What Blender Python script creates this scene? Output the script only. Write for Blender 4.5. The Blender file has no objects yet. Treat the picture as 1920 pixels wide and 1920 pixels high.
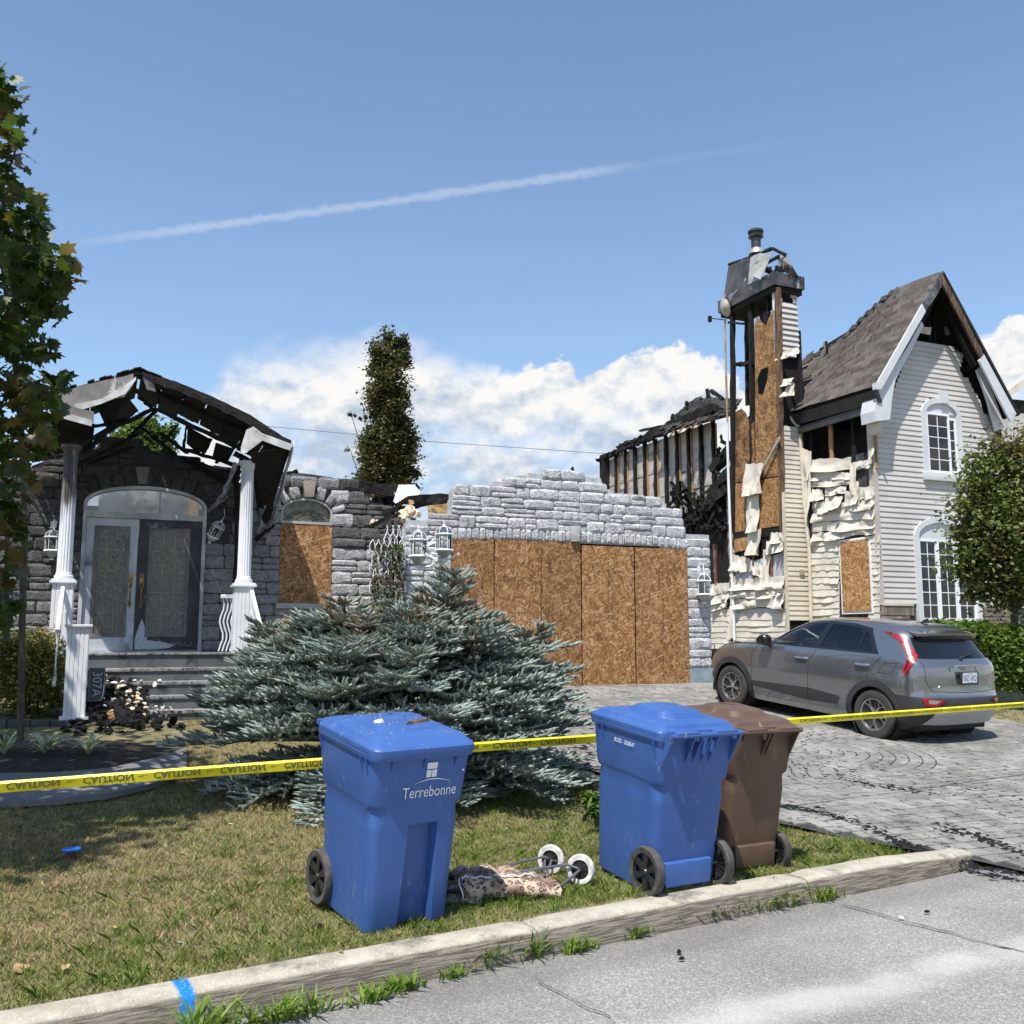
import bpy, bmesh, math, random
import numpy as np
from mathutils import Matrix, Vector, noise
random.seed(7); rng = np.random.default_rng(7)
C = bpy.context.scene.collection
sc = bpy.context.scene
R_ = math.radians
# ------------------------------------------------------------------ camera
FPX = 1800.0; PIT = math.atan(235/1800.0); CH = 1.6
cam = bpy.data.cameras.new('camera'); camo = bpy.data.objects.new('camera', cam); C.objects.link(camo)
cam.sensor_fit = 'HORIZONTAL'; cam.sensor_width = 36.0; cam.lens = 36.0*FPX/1920
cam.clip_start = .05; cam.clip_end = 3000
camo.location = (0, 0, CH); camo.rotation_euler = (R_(90)+PIT, 0, 0)
sc.camera = camo
# ------------------------------------------------------------------ sun + sky
SE = 62.0; sdir = Vector((-.375*math.cos(R_(SE)), -.927*math.cos(R_(SE)), math.sin(R_(SE)))).normalized()
sl = bpy.data.lights.new('sun', 'SUN'); sl.energy = 5.0; sl.angle = R_(.53); sl.color = (1, .945, .86)
so = bpy.data.objects.new('sun', sl); C.objects.link(so); so.rotation_euler = sdir.to_track_quat('Z', 'Y').to_euler(); so.location = (-5, -10, 20)
w = bpy.data.worlds.new('World'); sc.world = w; w.use_nodes = True
sc.view_settings.view_transform = 'Standard'; sc.view_settings.look = 'None'
sc.view_settings.exposure = .4; sc.view_settings.gamma = 1
sc.render.engine = 'CYCLES'; sc.cycles.max_bounces = 6; sc.cycles.transparent_max_bounces = 12
sc.cycles.use_denoising = True
sc.cycles.use_adaptive_sampling = True; sc.cycles.adaptive_threshold = .02

class NT:
    """tiny node helper"""
    def __init__(s, tree): s.t = tree; s.t.nodes.clear()
    def n(s, typ, **k):
        nd = s.t.nodes.new(typ)
        for a, b in k.items():
            if a.startswith('i_'):
                key = a[2:]; key = int(key) if key.isdigit() else key.replace('_', ' ')
                s.put(nd.inputs[key], b)
            else: setattr(nd, a, b)
        return nd
    def put(s, sock, b):
        if isinstance(b, bpy.types.NodeSocket): s.t.links.new(b, sock)
        elif isinstance(b, bpy.types.Node): s.t.links.new(b.outputs[0], sock)
        else:
            if hasattr(sock, 'default_value') and hasattr(sock.default_value, '__len__') and not isinstance(b, (tuple, list)): b = (b, b, b)
            if hasattr(sock.default_value, '__len__') and len(sock.default_value) == 4 and len(b) == 3: b = (*b, 1)
            sock.default_value = b
    def m(s, op, a, b=None, c=None, clamp=False):
        nd = s.t.nodes.new('ShaderNodeMath'); nd.operation = op; nd.use_clamp = clamp
        s.put(nd.inputs[0], a)
        if b is not None: s.put(nd.inputs[1], b)
        if c is not None: s.put(nd.inputs[2], c)
        return nd.outputs[0]
    def vm(s, op, a, b=None):
        nd = s.t.nodes.new('ShaderNodeVectorMath'); nd.operation = op
        s.put(nd.inputs[0], a)
        if b is not None: s.put(nd.inputs[1], b)
        return nd.outputs[0]
    def mix(s, f, a, b, blend='MIX'):
        nd = s.t.nodes.new('ShaderNodeMix'); nd.data_type = 'RGBA'; nd.blend_type = blend; nd.clamp_factor = True
        s.put(nd.inputs[0], f); s.put(nd.inputs[6], a); s.put(nd.inputs[7], b)
        return nd.outputs[2]
    def ss(s, x, lo, hi, a=0., b=1.):
        nd = s.t.nodes.new('ShaderNodeMapRange'); nd.interpolation_type = 'SMOOTHSTEP'
        for i, q in enumerate((x, lo, hi, a, b)): s.put(nd.inputs[i], q)
        return nd.outputs[0]
    def noise(s, vec, scale, detail=4, rough=.55, out=0, dist=0.):
        nd = s.t.nodes.new('ShaderNodeTexNoise'); s.put(nd.inputs['Vector'], vec); s.put(nd.inputs['Scale'], scale)
        nd.inputs['Detail'].default_value = detail; nd.inputs['Roughness'].default_value = rough; nd.inputs['Distortion'].default_value = dist
        return nd.outputs[out]
    def sep(s, v):
        nd = s.t.nodes.new('ShaderNodeSeparateXYZ'); s.put(nd.inputs[0], v); return nd.outputs
    def comb(s, x, y, z):
        nd = s.t.nodes.new('ShaderNodeCombineXYZ')
        for i, q in enumerate((x, y, z)): s.put(nd.inputs[i], q)
        return nd.outputs[0]

SKYK = (.118, .133, .160)
def sky():
    t = NT(w.node_tree)
    co = t.n('ShaderNodeTexCoord').outputs['Generated']
    x, y, z = t.sep(co)[:3]
    st = t.n('ShaderNodeTexSky'); st.sky_type = 'NISHITA'; st.sun_disc = False
    st.sun_elevation = R_(SE); st.sun_rotation = math.atan2(-.375, -.927); st.altitude = 20; st.air_density = 1.0; st.dust_density = .4; st.ozone_density = 1.5
    az = t.m('MULTIPLY', t.m('ARCTAN2', x, y), 57.2958)
    hor = t.m('SQRT', t.m('ADD', t.m('MULTIPLY', x, x), t.m('MULTIPLY', y, y)))
    el = t.m('MULTIPLY', t.m('ARCTAN2', z, hor), 57.2958)
    # cloud bank top (degrees of elevation) along azimuth, all the way round
    prof = [(-40, 8.6), (-35.4, 8.4), (-28.4, 8.8), (-20.4, 10.0), (-18.0, 13.1), (-16.9, 15.6), (-14.2, 16.7), (-12.3, 16.5), (-10.4, 17.2), (-8.5, 17.9), (-6.5, 17.8), (-4.6, 17.3), (-2.9, 15.9), (-0.3, 16.2), (0.5, 15.0), (1.3, 16.0), (2.6, 16.8), (4.1, 15.9), (5.5, 15.9), (6.5, 16.6), (7.8, 16.4), (9.1, 16.9), (10.7, 17.1), (12.3, 16.4), (13.5, 15.2), (15.6, 13.3), (25.6, 14.2), (26.8, 15.7), (27.9, 16.7), (29.0, 17.2), (35.5, 15.4)]
    fc = t.n('ShaderNodeFloatCurve'); cv = fc.mapping.curves[0]
    pts = [(0.0, .29)] + [((a+180)/360, e/50) for a, e in prof] + [(1.0, .29)]
    extra = [(-150, 13), (-120, 17), (-90, 14), (-65, 17), (65, 14), (95, 18), (120, 13), (150, 17)]
    pts += [((a+180)/360, e/50) for a, e in extra]; pts.sort()
    while len(cv.points) < len(pts): cv.points.new(.5, .5)
    for p, q in zip(cv.points, pts): p.location = q; p.handle_type = 'VECTOR'
    fc.mapping.update()
    t.put(fc.inputs['Value'], t.m('DIVIDE', t.m('ADD', az, 180.), 360.))
    top = t.m('MULTIPLY', fc.outputs[0], 50.)
    v = t.comb(t.m('MULTIPLY', az, .12), t.m('MULTIPLY', el, .17), 0.)
    n1 = t.noise(v, 1.5, 6, .58); n2 = t.noise(v, 5.0, 5, .6, dist=.3); nlow = t.noise(v, .9, 3, .5)
    d = t.m('ADD', t.m('SUBTRACT', top, el), t.m('MULTIPLY', t.m('SUBTRACT', n1, .5), 3.2))
    d = t.m('ADD', d, t.m('MULTIPLY', t.m('SUBTRACT', n2, .5), 2.4))
    soft = t.ss(az, -5., 2., 2.6, .32)          # wispy left part, crisp cumulus heads right
    mask = t.ss(t.m('DIVIDE', d, soft), -.4, 1.0)
    ve = t.comb(t.m('MULTIPLY', az, .12), t.m('MULTIPLY', t.m('ADD', el, .9), .17), 0.)
    lit = t.m('SUBTRACT', n1, t.noise(ve, 1.5, 6, .58))
    lit2 = t.m('SUBTRACT', n2, t.noise(ve, 5.0, 5, .6, dist=.3))
    br = t.m('ADD', t.m('ADD', t.m('MULTIPLY', lit, 4.2), t.m('MULTIPLY', lit2, 1.7)), t.m('MULTIPLY', t.m('SUBTRACT', nlow, .5), 1.6))
    br = t.m('ADD', br, t.ss(d, 7., .6, 0.0, .66))
    br = t.m('ADD', br, .32, clamp=True)
    bodyc = t.mix(br, (.37, .45, .56), (.74, .73, .715))
    thick = t.ss(d, 14., 4., .86, 1.)
    thin = t.m('MULTIPLY', t.m('MULTIPLY', mask, thick), t.m('MAXIMUM', t.ss(t.noise(v, 1.1, 5, .6), .34, .54, .35, 1.0), t.ss(d, 6., 2.5)))
    # haze veil + contrail
    veil = t.m('MULTIPLY', t.ss(el, 40., 8., 0., .16), t.ss(t.noise(t.comb(t.m('MULTIPLY', az, .05), t.m('MULTIPLY', el, .16), 3.), 1.6, 4, .6), .3, .8, .6, 1.))
    eline = t.m('MULTIPLY_ADD', t.m('MULTIPLY_ADD', az, -0.003276, 0.124154), az, 26.3054)
    wob = t.m('MULTIPLY', t.m('SUBTRACT', t.noise(t.comb(t.m('MULTIPLY', az, .9), t.m('MULTIPLY', el, 1.2), 0.), 1.4, 5, .65), .5), .55)
    dd = t.m('ABSOLUTE', t.m('ADD', t.m('SUBTRACT', el, eline), wob))
    tr = t.m('MULTIPLY', t.ss(dd, .36, .03), t.m('MULTIPLY', t.ss(az, -28., -19., 0., 1.), t.ss(az, 3.5, 9., 1., .12)))
    tr = t.m('MULTIPLY', tr, t.m('MULTIPLY', t.ss(az, 13., 22., 1., 0.), .33))
    skyc = t.mix(1.0, st.outputs[0], (.0,)*3, 'ADD')
    K = SKYK
    sc_ = t.vm('MULTIPLY', st.outputs[0], (K[0], K[1], K[2]))
    c1 = t.mix(veil, sc_, (.40, .52, .70)); c2 = t.mix(tr, c1, (.60, .65, .72)); c3 = t.mix(thin, c2, bodyc)
    below = t.ss(el, 0., -4.)
    c4 = t.mix(below, c3, (.25, .25, .24))
    bg = t.n('ShaderNodeBackground'); t.put(bg.inputs[0], t.vm('MULTIPLY', c4, (10., 10., 10.))); bg.inputs[1].default_value = .1
    o = t.n('ShaderNodeOutputWorld'); t.put(o.inputs[0], bg)
SKYK = (.137, .143, .146)
sky()
# ------------------------------------------------------------------ frames: world, house (u right along the facade, v away from street, z)
A = R_(23.2)
MH = Matrix.Rotation(A, 4, 'Z')
RH = (math.cos(A), math.sin(A)); DH = (-math.sin(A), math.cos(A))
cP, sP = math.cos(PIT), math.sin(PIT)
def ray(x, y):
    a = (x-960)/FPX; b = -(y-960)/FPX
    return Vector((a, cP-b*sP, sP+b*cP))
def fac(x, y, v):
    """photo pixel -> (u, v, z) on the plane at depth v of the house frame"""
    r = ray(x, y); t = v/(r.x*DH[0]+r.y*DH[1]); return ((r.x*RH[0]+r.y*RH[1])*t, v, CH+r.z*t)
def sid(x, y, u):
    r = ray(x, y); t = u/(r.x*RH[0]+r.y*RH[1]); return (u, (r.x*DH[0]+r.y*DH[1])*t, CH+r.z*t)
def hz(x, y, z=0.):
    r = ray(x, y); t = (z-CH)/r.z; return Vector((r.x*t, r.y*t, z))
def atZ(x, y, Z):
    r = ray(x, y)*Z; return Vector((r.x, r.y, CH+r.z))
def uv(p): return (p[0]*RH[0]+p[1]*RH[1], p[0]*DH[0]+p[1]*DH[1])
def xy(u, v): return (u*RH[0]+v*DH[0], u*RH[1]+v*DH[1])
GV = [(-400, 0), (4.9, 0), (7.5, .075), (10, .235), (12.7, .50), (15.2, .74), (16.5, .76), (600, .9)]
def gz(x, y):
    v = x*DH[0]+y*DH[1]
    for (a, b), (c, d) in zip(GV, GV[1:]):
        if v <= c:
            s = (v-a)/(c-a); return b+(d-b)*s
    return .9
def gpx(x, y, off=0.):
    """photo pixel -> point on the ground"""
    z = 0.
    for _ in range(12):
        p = hz(x, y, z); z = gz(p.x, p.y)+off
    return hz(x, y, z)
# ------------------------------------------------------------------ objects
def ident(p=None): return p.matrix_world_c if p else Matrix()
WM = {}
def tag(o, label=None, cat=None, group=None, kind=None):
    if label: o['label'] = label
    if cat: o['category'] = cat
    if group: o['group'] = group
    if kind: o['kind'] = kind
    return o
def wm(o):
    if o is None: return Matrix()
    return WM.get(o.name, Matrix())
def empty(name, loc, label=None, cat=None, group=None, rot=0., parent=None, mat=None):
    o = bpy.data.objects.new(name, None); C.objects.link(o); o.empty_display_size = .2
    M = mat if mat is not None else Matrix.Translation(loc) @ Matrix.Rotation(rot, 4, 'Z')
    if parent: o.parent = parent; o.matrix_local = wm(parent).inverted() @ M
    else: o.matrix_local = M
    WM[o.name] = M
    return tag(o, label, cat, group)
def link(name, me, parent=None, M=None, color=None):
    """object with mesh data `me` whose own world matrix is M"""
    o = bpy.data.objects.new(name, me); C.objects.link(o)
    M = M if M is not None else Matrix()
    if parent: o.parent = parent; o.matrix_local = wm(parent).inverted() @ M
    else: o.matrix_local = M
    WM[o.name] = M
    if color: o.color = (*color[:3], 1)
    return o
def npmesh(name, V, F, mat=None, smooth=False, flip=False):
    V = np.asarray(V, dtype=np.float32); F = np.asarray(F, dtype=np.int32)
    me = bpy.data.meshes.new(name); me.vertices.add(len(V)); me.vertices.foreach_set('co', V.ravel())
    k = F.shape[1]; me.loops.add(F.size); me.loops.foreach_set('vertex_index', F.ravel())
    me.polygons.add(len(F)); me.polygons.foreach_set('loop_start', np.arange(0, F.size, k, dtype=np.int32)); me.polygons.foreach_set('loop_total', np.full(len(F), k, dtype=np.int32))
    if smooth: me.polygons.foreach_set('use_smooth', np.ones(len(F), dtype=bool))
    me.update(calc_edges=True); me.validate()
    if mat: me.materials.append(mat)
    return me
class MB:
    def __init__(s, M=None): s.v = []; s.f = []; s.M = M if M is not None else Matrix()
    def add(s, vs, fs, M=None):
        T = s.M @ M if M is not None else s.M; n = len(s.v)
        s.v += [T @ Vector(p) for p in vs]; s.f += [tuple(i+n for i in f) for f in fs]; return s
    def box(s, a, b, M=None):
        x0, y0, z0 = a; x1, y1, z1 = b
        return s.add([(x0, y0, z0), (x1, y0, z0), (x1, y1, z0), (x0, y1, z0), (x0, y0, z1), (x1, y0, z1), (x1, y1, z1), (x0, y1, z1)],
                     [(0, 3, 2, 1), (4, 5, 6, 7), (0, 1, 5, 4), (1, 2, 6, 5), (2, 3, 7, 6), (3, 0, 4, 7)], M)
    def tube(s, pts, r, n=8, caps=True, closed=False, M=None):
        P = [Vector(p) for p in pts]; m = len(P); rs = r if isinstance(r, (list, tuple)) else [r]*m
        vs = []; up = None
        for i in range(m):
            if closed: d = P[(i+1) % m]-P[i-1]
            else: d = P[min(i+1, m-1)]-P[max(i-1, 0)]
            d.normalize()
            if up is None: up = Vector((0, 0, 1)) if abs(d.z) < .9 else Vector((1, 0, 0))
            a = d.cross(up)
            if a.length < 1e-4: a = d.orthogonal()
            a.normalize(); b = a.cross(d).normalized(); up = b
            for k in range(n):
                t = 2*math.pi*k/n; vs.append(P[i]+a*math.cos(t)*rs[i]+b*math.sin(t)*rs[i])
        fs = []
        for i in range(m if closed else m-1):
            j = (i+1) % m
            for k in range(n): fs.append((i*n+k, i*n+(k+1) % n, j*n+(k+1) % n, j*n+k))
        if caps and not closed: fs += [tuple(range(n))[::-1], tuple((m-1)*n+k for k in range(n))]
        return s.add(vs, fs, M)
    def lathe(s, prof, n=16, M=None, cap=True):
        vs = []; fs = []
        for (r, z) in prof:
            for k in range(n): t = 2*math.pi*k/n; vs.append((r*math.cos(t), r*math.sin(t), z))
        for i in range(len(prof)-1):
            for k in range(n): fs.append((i*n+k, i*n+(k+1) % n, (i+1)*n+(k+1) % n, (i+1)*n+k))
        if cap: fs += [tuple(range(n))[::-1], tuple((len(prof)-1)*n+k for k in range(n))]
        return s.add(vs, fs, M)
    def loft(s, rings, cap=True, M=None):
        n = len(rings[0]); vs = [p for r in rings for p in r]; fs = []
        for i in range(len(rings)-1):
            for k in range(n): fs.append((i*n+k, i*n+(k+1) % n, (i+1)*n+(k+1) % n, (i+1)*n+k))
        if cap: fs += [tuple(range(n))[::-1], tuple((len(rings)-1)*n+k for k in range(n))]
        return s.add(vs, fs, M)
    def prism(s, poly, y0, y1, M=None):
        """poly in (x,z), extruded along y"""
        n = len(poly); vs = [(p[0], y0, p[1]) for p in poly]+[(p[0], y1, p[1]) for p in poly]
        return s.add(vs, [tuple(range(n)), tuple(range(2*n-1, n-1, -1))]+[(k, k+n, (k+1) % n+n, (k+1) % n) for k in range(n)], M)
    def beam(s, p, q, w_, h_, jit=0., seg=1):
        """rectangular beam between two points; jit roughens it (charred wood)"""
        p = Vector(p); q = Vector(q); d = (q-p); L = d.length; d.normalize()
        up = Vector((0, 0, 1)) if abs(d.z) < .95 else Vector((0, 1, 0)); a = d.cross(up).normalized(); b = a.cross(d).normalized()
        rings = []
        for i in range(seg+1):
            c = p+d*(L*i/seg); f = 1.
            ring = []
            for sx, sz in ((-1, -1), (1, -1), (1, 1), (-1, 1)):
                j = Vector((random.uniform(-jit, jit) for _ in range(3))) if jit else Vector((0, 0, 0))
                ring.append(c+a*sx*w_/2+b*sz*h_/2+j)
            rings.append(ring)
        return s.loft(rings)
    def build(s, name, mat, parent=None, smooth=False, bevel=0., label=None, kind=None, color=None, angle=35):
        PM = wm(parent); inv = PM.inverted()
        me = bpy.data.meshes.new(name); me.from_pydata([inv @ p for p in s.v], [], s.f); me.update()
        bm = bmesh.new(); bm.from_mesh(me); bmesh.ops.recalc_face_normals(bm, faces=bm.faces)
        if bevel:
            ed = [e for e in bm.edges if len(e.link_faces) == 2 and e.calc_face_angle(0) > .6]
            bmesh.ops.bevel(bm, geom=ed, offset=bevel, segments=2, affect='EDGES', profile=.6)
        bm.to_mesh(me); bm.free()
        if smooth or bevel:
            me.polygons.foreach_set('use_smooth', [True]*len(me.polygons))
            me.set_sharp_from_angle(angle=R_(angle))
        if isinstance(mat, (list, tuple)):
            for m_ in mat: me.materials.append(m_)
        elif mat: me.materials.append(mat)
        o = bpy.data.objects.new(name, me); C.objects.link(o)
        if parent: o.parent = parent
        WM[o.name] = PM.copy()
        if label: o['label'] = label
        if kind: o['kind'] = kind
        if color: o.color = (*color[:3], 1)
        return o
# ------------------------------------------------------------------ materials
MC = {}
def pm(name, c1, c2=None, scale=6., rough=.6, bump=0., bscale=60., metal=0., spec=.5, stretch=(1, 1, 1), detail=4, lo=.35, hi=.65, objcol=False, rnd=0., coat=0., island=0., coord='pos', c3=None, s3=30., lo3=.6, hi3=.75, trans=0., bdist=.01, bdetail=4):
    if name in MC: return MC[name]
    m = bpy.data.materials.new(name); m.use_nodes = True; t = NT(m.node_tree)
    b = t.n('ShaderNodeBsdfPrincipled')
    if coord == 'pos': vec = t.n('ShaderNodeNewGeometry').outputs['Position']
    else: vec = t.n('ShaderNodeTexCoord').outputs['Object']
    if coord == 'house':
        pass
    if stretch != (1, 1, 1):
        vr = t.n('ShaderNodeVectorRotate'); vr.rotation_type = 'Z_AXIS'; t.put(vr.inputs['Vector'], t.n('ShaderNodeNewGeometry').outputs['Position'] if coord == 'pos' else vec); t.put(vr.inputs['Angle'], -A if coord == 'pos' else 0.)
        vec = t.vm('MULTIPLY', vr.outputs[0], stretch)
    col = None
    if c2 is not None: col = t.mix(t.ss(t.noise(vec, scale, detail), lo, hi), c1, c2)
    else:
        rg = t.n('ShaderNodeRGB'); rg.outputs[0].default_value = (*c1, 1); col = rg.outputs[0]
    if c3 is not None: col = t.mix(t.ss(t.noise(vec, s3, 5, .65), lo3, hi3), col, c3)
    if objcol: col = t.mix(1., col, t.n('ShaderNodeObjectInfo').outputs['Color'], 'MULTIPLY')
    if rnd:
        r = t.n('ShaderNodeObjectInfo').outputs['Random']; col = t.vm('MULTIPLY', col, t.comb(*[t.m('MULTIPLY_ADD', r, 2*rnd, 1-rnd)]*3))
    if island:
        r = t.n('ShaderNodeNewGeometry').outputs['Random Per Island']; col = t.vm('MULTIPLY', col, t.comb(*[t.m('MULTIPLY_ADD', r, 2*island, 1-island)]*3))
    t.put(b.inputs['Base Color'], col); b.inputs['Roughness'].default_value = rough; b.inputs['Metallic'].default_value = metal
    b.inputs['Specular IOR Level'].default_value = spec; b.inputs['Coat Weight'].default_value = coat
    if trans: b.inputs['Transmission Weight'].default_value = trans
    if bump:
        bp = t.n('ShaderNodeBump'); bp.inputs['Strength'].default_value = bump; bp.inputs['Distance'].default_value = bdist
        t.put(bp.inputs['Height'], t.noise(vec, bscale, bdetail, .6)); t.put(b.inputs['Normal'], bp.outputs[0])
    o = t.n('ShaderNodeOutputMaterial'); t.put(o.inputs[0], b.outputs[0])
    MC[name] = m; return m
def leafmat(name, c1, c2, scale=1.5, c3=None, s3=3., lo3=.55, hi3=.7, back=.35, rough=.55):
    if name in MC: return MC[name]
    m = bpy.data.materials.new(name); m.use_nodes = True; t = NT(m.node_tree)
    geo = t.n('ShaderNodeNewGeometry'); r = geo.outputs['Random Per Island']; pos = geo.outputs['Position']
    f = t.m('ADD', t.m('MULTIPLY', r, .7), t.m('MULTIPLY', t.ss(t.noise(pos, scale, 3), .35, .65), .4), clamp=True)
    col = t.mix(f, c1, c2)
    if c3 is not None:
        f3 = t.m('MULTIPLY', t.ss(t.noise(pos, s3, 3), lo3, hi3), t.ss(t.m('FRACT', t.m('MULTIPLY', r, 7.3)), .2, .8)); col = t.mix(f3, col, c3)
    b = t.n('ShaderNodeBsdfPrincipled'); t.put(b.inputs['Base Color'], col); b.inputs['Roughness'].default_value = rough; b.inputs['Specular IOR Level'].default_value = .35
    tl = t.n('ShaderNodeBsdfTranslucent'); t.put(tl.inputs[0], t.vm('MULTIPLY', col, (1.2, 1.35, .7)))
    mx = t.n('ShaderNodeMixShader'); mx.inputs[0].default_value = back; t.put(mx.inputs[1], b.outputs[0]); t.put(mx.inputs[2], tl.outputs[0])
    o = t.n('ShaderNodeOutputMaterial'); t.put(o.inputs[0], mx.outputs[0]); MC[name] = m; return m
def glassmat(name, tint=(.9, .95, .95), rough=.0, dark=None, mixf=.3):
    """window glass: a real dielectric-like mix of transparent and glossy by Fresnel"""
    if name in MC: return MC[name]
    m = bpy.data.materials.new(name); m.use_nodes = True; t = NT(m.node_tree)
    fr = t.n('ShaderNodeFresnel'); fr.inputs[0].default_value = 1.5
    g = t.n('ShaderNodeBsdfGlossy'); g.inputs['Roughness'].default_value = rough; g.inputs['Color'].default_value = (1, 1, 1, 1)
    tr = t.n('ShaderNodeBsdfTransparent'); tr.inputs[0].default_value = (*tint, 1)
    mx = t.n('ShaderNodeMixShader'); t.put(mx.inputs[0], t.m('ADD', fr.outputs[0], .03)); t.put(mx.inputs[1], tr.outputs[0]); t.put(mx.inputs[2], g.outputs[0])
    o = t.n('ShaderNodeOutputMaterial'); t.put(o.inputs[0], mx.outputs[0]); MC[name] = m; return m
M_stone = pm('rock_faced_stone', (.72, .73, .74), (.98, .98, .98), 9., rough=.95, bump=1., bscale=27., objcol=True, spec=.15, c3=(.42, .43, .45), s3=34., lo3=.50, hi3=.66, bdist=.035, bdetail=8)
M_mortar = pm('mortar', (.36, .37, .39), (.48, .49, .51), 9., rough=.95, bump=.5, bscale=60)
M_mortar_soot = pm('sooty_mortar', (.035, .035, .038), (.10, .10, .105), 5., rough=.95, bump=.5, bscale=60)
M_char = pm('charred_wood', (.005, .005, .005), (.018, .017, .016), 14., rough=.75, bump=1., bscale=55., spec=.3, bdist=.03, c3=(.075, .07, .066), s3=26., lo3=.68, hi3=.8)
M_scorch = pm('scorched_wood', (.20, .115, .055), (.04, .028, .02), 5., rough=.8, bump=.6, bscale=50, stretch=(3, 3, .6))
M_wood = pm('bare_stud_wood', (.46, .29, .14), (.30, .17, .08), 6., rough=.8, bump=.3, bscale=60, stretch=(4, 4, .5), c3=(.03, .02, .015), s3=5., lo3=.62, hi3=.72)
M_white = pm('white_painted_metal', (.74, .76, .80), (.68, .70, .74), 3., rough=.42, spec=.5)
M_whitesoot = pm('white_column_with_soot', (.72, .75, .80), (.66, .69, .74), 3., rough=.5, c3=(.22, .21, .20), s3=3., lo3=.55, hi3=.8)
M_lead = pm('dark_lead_line', (.10, .095, .08), rough=.5, metal=.6)
M_brass = pm('brass', (.45, .33, .12), (.12, .09, .05), 20., rough=.35, metal=.9)
M_key = pm('keystone_concrete', (.38, .37, .36), (.46, .45, .44), 12., rough=.9, bump=.2, bscale=90, objcol=True)
M_black = pm('black_plastic', (.016, .016, .017), (.03, .03, .03), 8., rough=.5)
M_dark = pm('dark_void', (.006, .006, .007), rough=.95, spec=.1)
def osb():
    m = bpy.data.materials.new('osb_strand_board'); m.use_nodes = True; t = NT(m.node_tree)
    vr = t.n('ShaderNodeVectorRotate'); vr.rotation_type = 'Z_AXIS'; t.put(vr.inputs['Vector'], t.n('ShaderNodeNewGeometry').outputs['Position']); t.put(vr.inputs['Angle'], -A)
    x, y, z = t.sep(vr.outputs[0])[:3]; oi = t.n('ShaderNodeObjectInfo'); hv = t.m('GREATER_THAN', t.sep(oi.outputs['Color'])[2], .5)
    x = t.m('ADD', x, t.m('MULTIPLY', y, 1.0))
    a = t.m('ADD', t.m('MULTIPLY', hv, z), t.m('MULTIPLY', t.m('SUBTRACT', 1., hv), x)); b = t.m('ADD', t.m('MULTIPLY', hv, x), t.m('MULTIPLY', t.m('SUBTRACT', 1., hv), z))
    base = t.comb(a, b, 0.); cols = []; hs = []
    for i, (ang, sa, sb) in enumerate(((.0, 30., 7.), (.40, 38., 8.5), (-.42, 34., 7.5), (1.2, 46., 13.))):
        r = t.n('ShaderNodeVectorRotate'); r.rotation_type = 'Z_AXIS'; t.put(r.inputs['Vector'], base); t.put(r.inputs['Angle'], ang)
        w1 = t.vm('ADD', r.outputs[0], t.vm('MULTIPLY', t.noise(r.outputs[0], 9., 2, .5, out=1), (.035, .05, 0.)))
        v = t.n('ShaderNodeTexVoronoi'); t.put(v.inputs['Vector'], t.vm('MULTIPLY', w1, (sa, sb, 1.))); v.inputs['Scale'].default_value = 1.
        cols.append(t.sep(v.outputs['Color'])[0])
    s1 = t.ss(t.noise(base, 30., 2), .48, .52); s2 = t.ss(t.noise(t.vm('ADD', base, (3., 7., 0.)), 26., 2), .47, .53)
    def mx(f, p, q): return t.m('ADD', t.m('MULTIPLY', f, q), t.m('MULTIPLY', t.m('SUBTRACT', 1., f), p))
    val = mx(t.ss(cols[3], .80, .82), mx(s2, mx(s1, cols[0], cols[1]), cols[2]), cols[3])
    val = t.m('ADD', t.m('MULTIPLY', val, .75), t.m('MULTIPLY', t.noise(base, 5., 4), .25))
    cr = t.n('ShaderNodeValToRGB'); t.put(cr.inputs[0], val)
    e = cr.color_ramp.elements; e[0].position = .12; e[0].color = (.115, .055, .024, 1); e[1].position = .9; e[1].color = (.50, .34, .19, 1)
    for p_, c_ in ((.35, (.215, .10, .036, 1)), (.55, (.29, .145, .055, 1)), (.74, (.38, .205, .088, 1))): q = e.new(p_); q.color = c_
    red = t.sep(oi.outputs['Color'])[0]
    col = t.vm('MULTIPLY', cr.outputs[0], t.comb(red, red, red))
    scor = t.sep(oi.outputs['Color'])[1]  # amount of scorching of this sheet
    sm = t.m('MULTIPLY', t.ss(t.noise(vr.outputs[0], 2.6, 5, .65), .48, .60), t.m('SUBTRACT', 1., scor))
    col = t.mix(sm, col, (.012, .010, .009))
    bs = t.n('ShaderNodeBsdfPrincipled'); t.put(bs.inputs['Base Color'], col); bs.inputs['Roughness'].default_value = .75; bs.inputs['Specular IOR Level'].default_value = .25
    bp = t.n('ShaderNodeBump'); bp.inputs['Strength'].default_value = .35; bp.inputs['Distance'].default_value = .004; t.put(bp.inputs['Height'], val); t.put(bs.inputs['Normal'], bp.outputs[0])
    o = t.n('ShaderNodeOutputMaterial'); t.put(o.inputs[0], bs.outputs[0]); MC['osb'] = m; return m
M_osb = osb()   # object colour: R brightness, G 1 = unscorched, B > .5 turns the strands on their side
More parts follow.
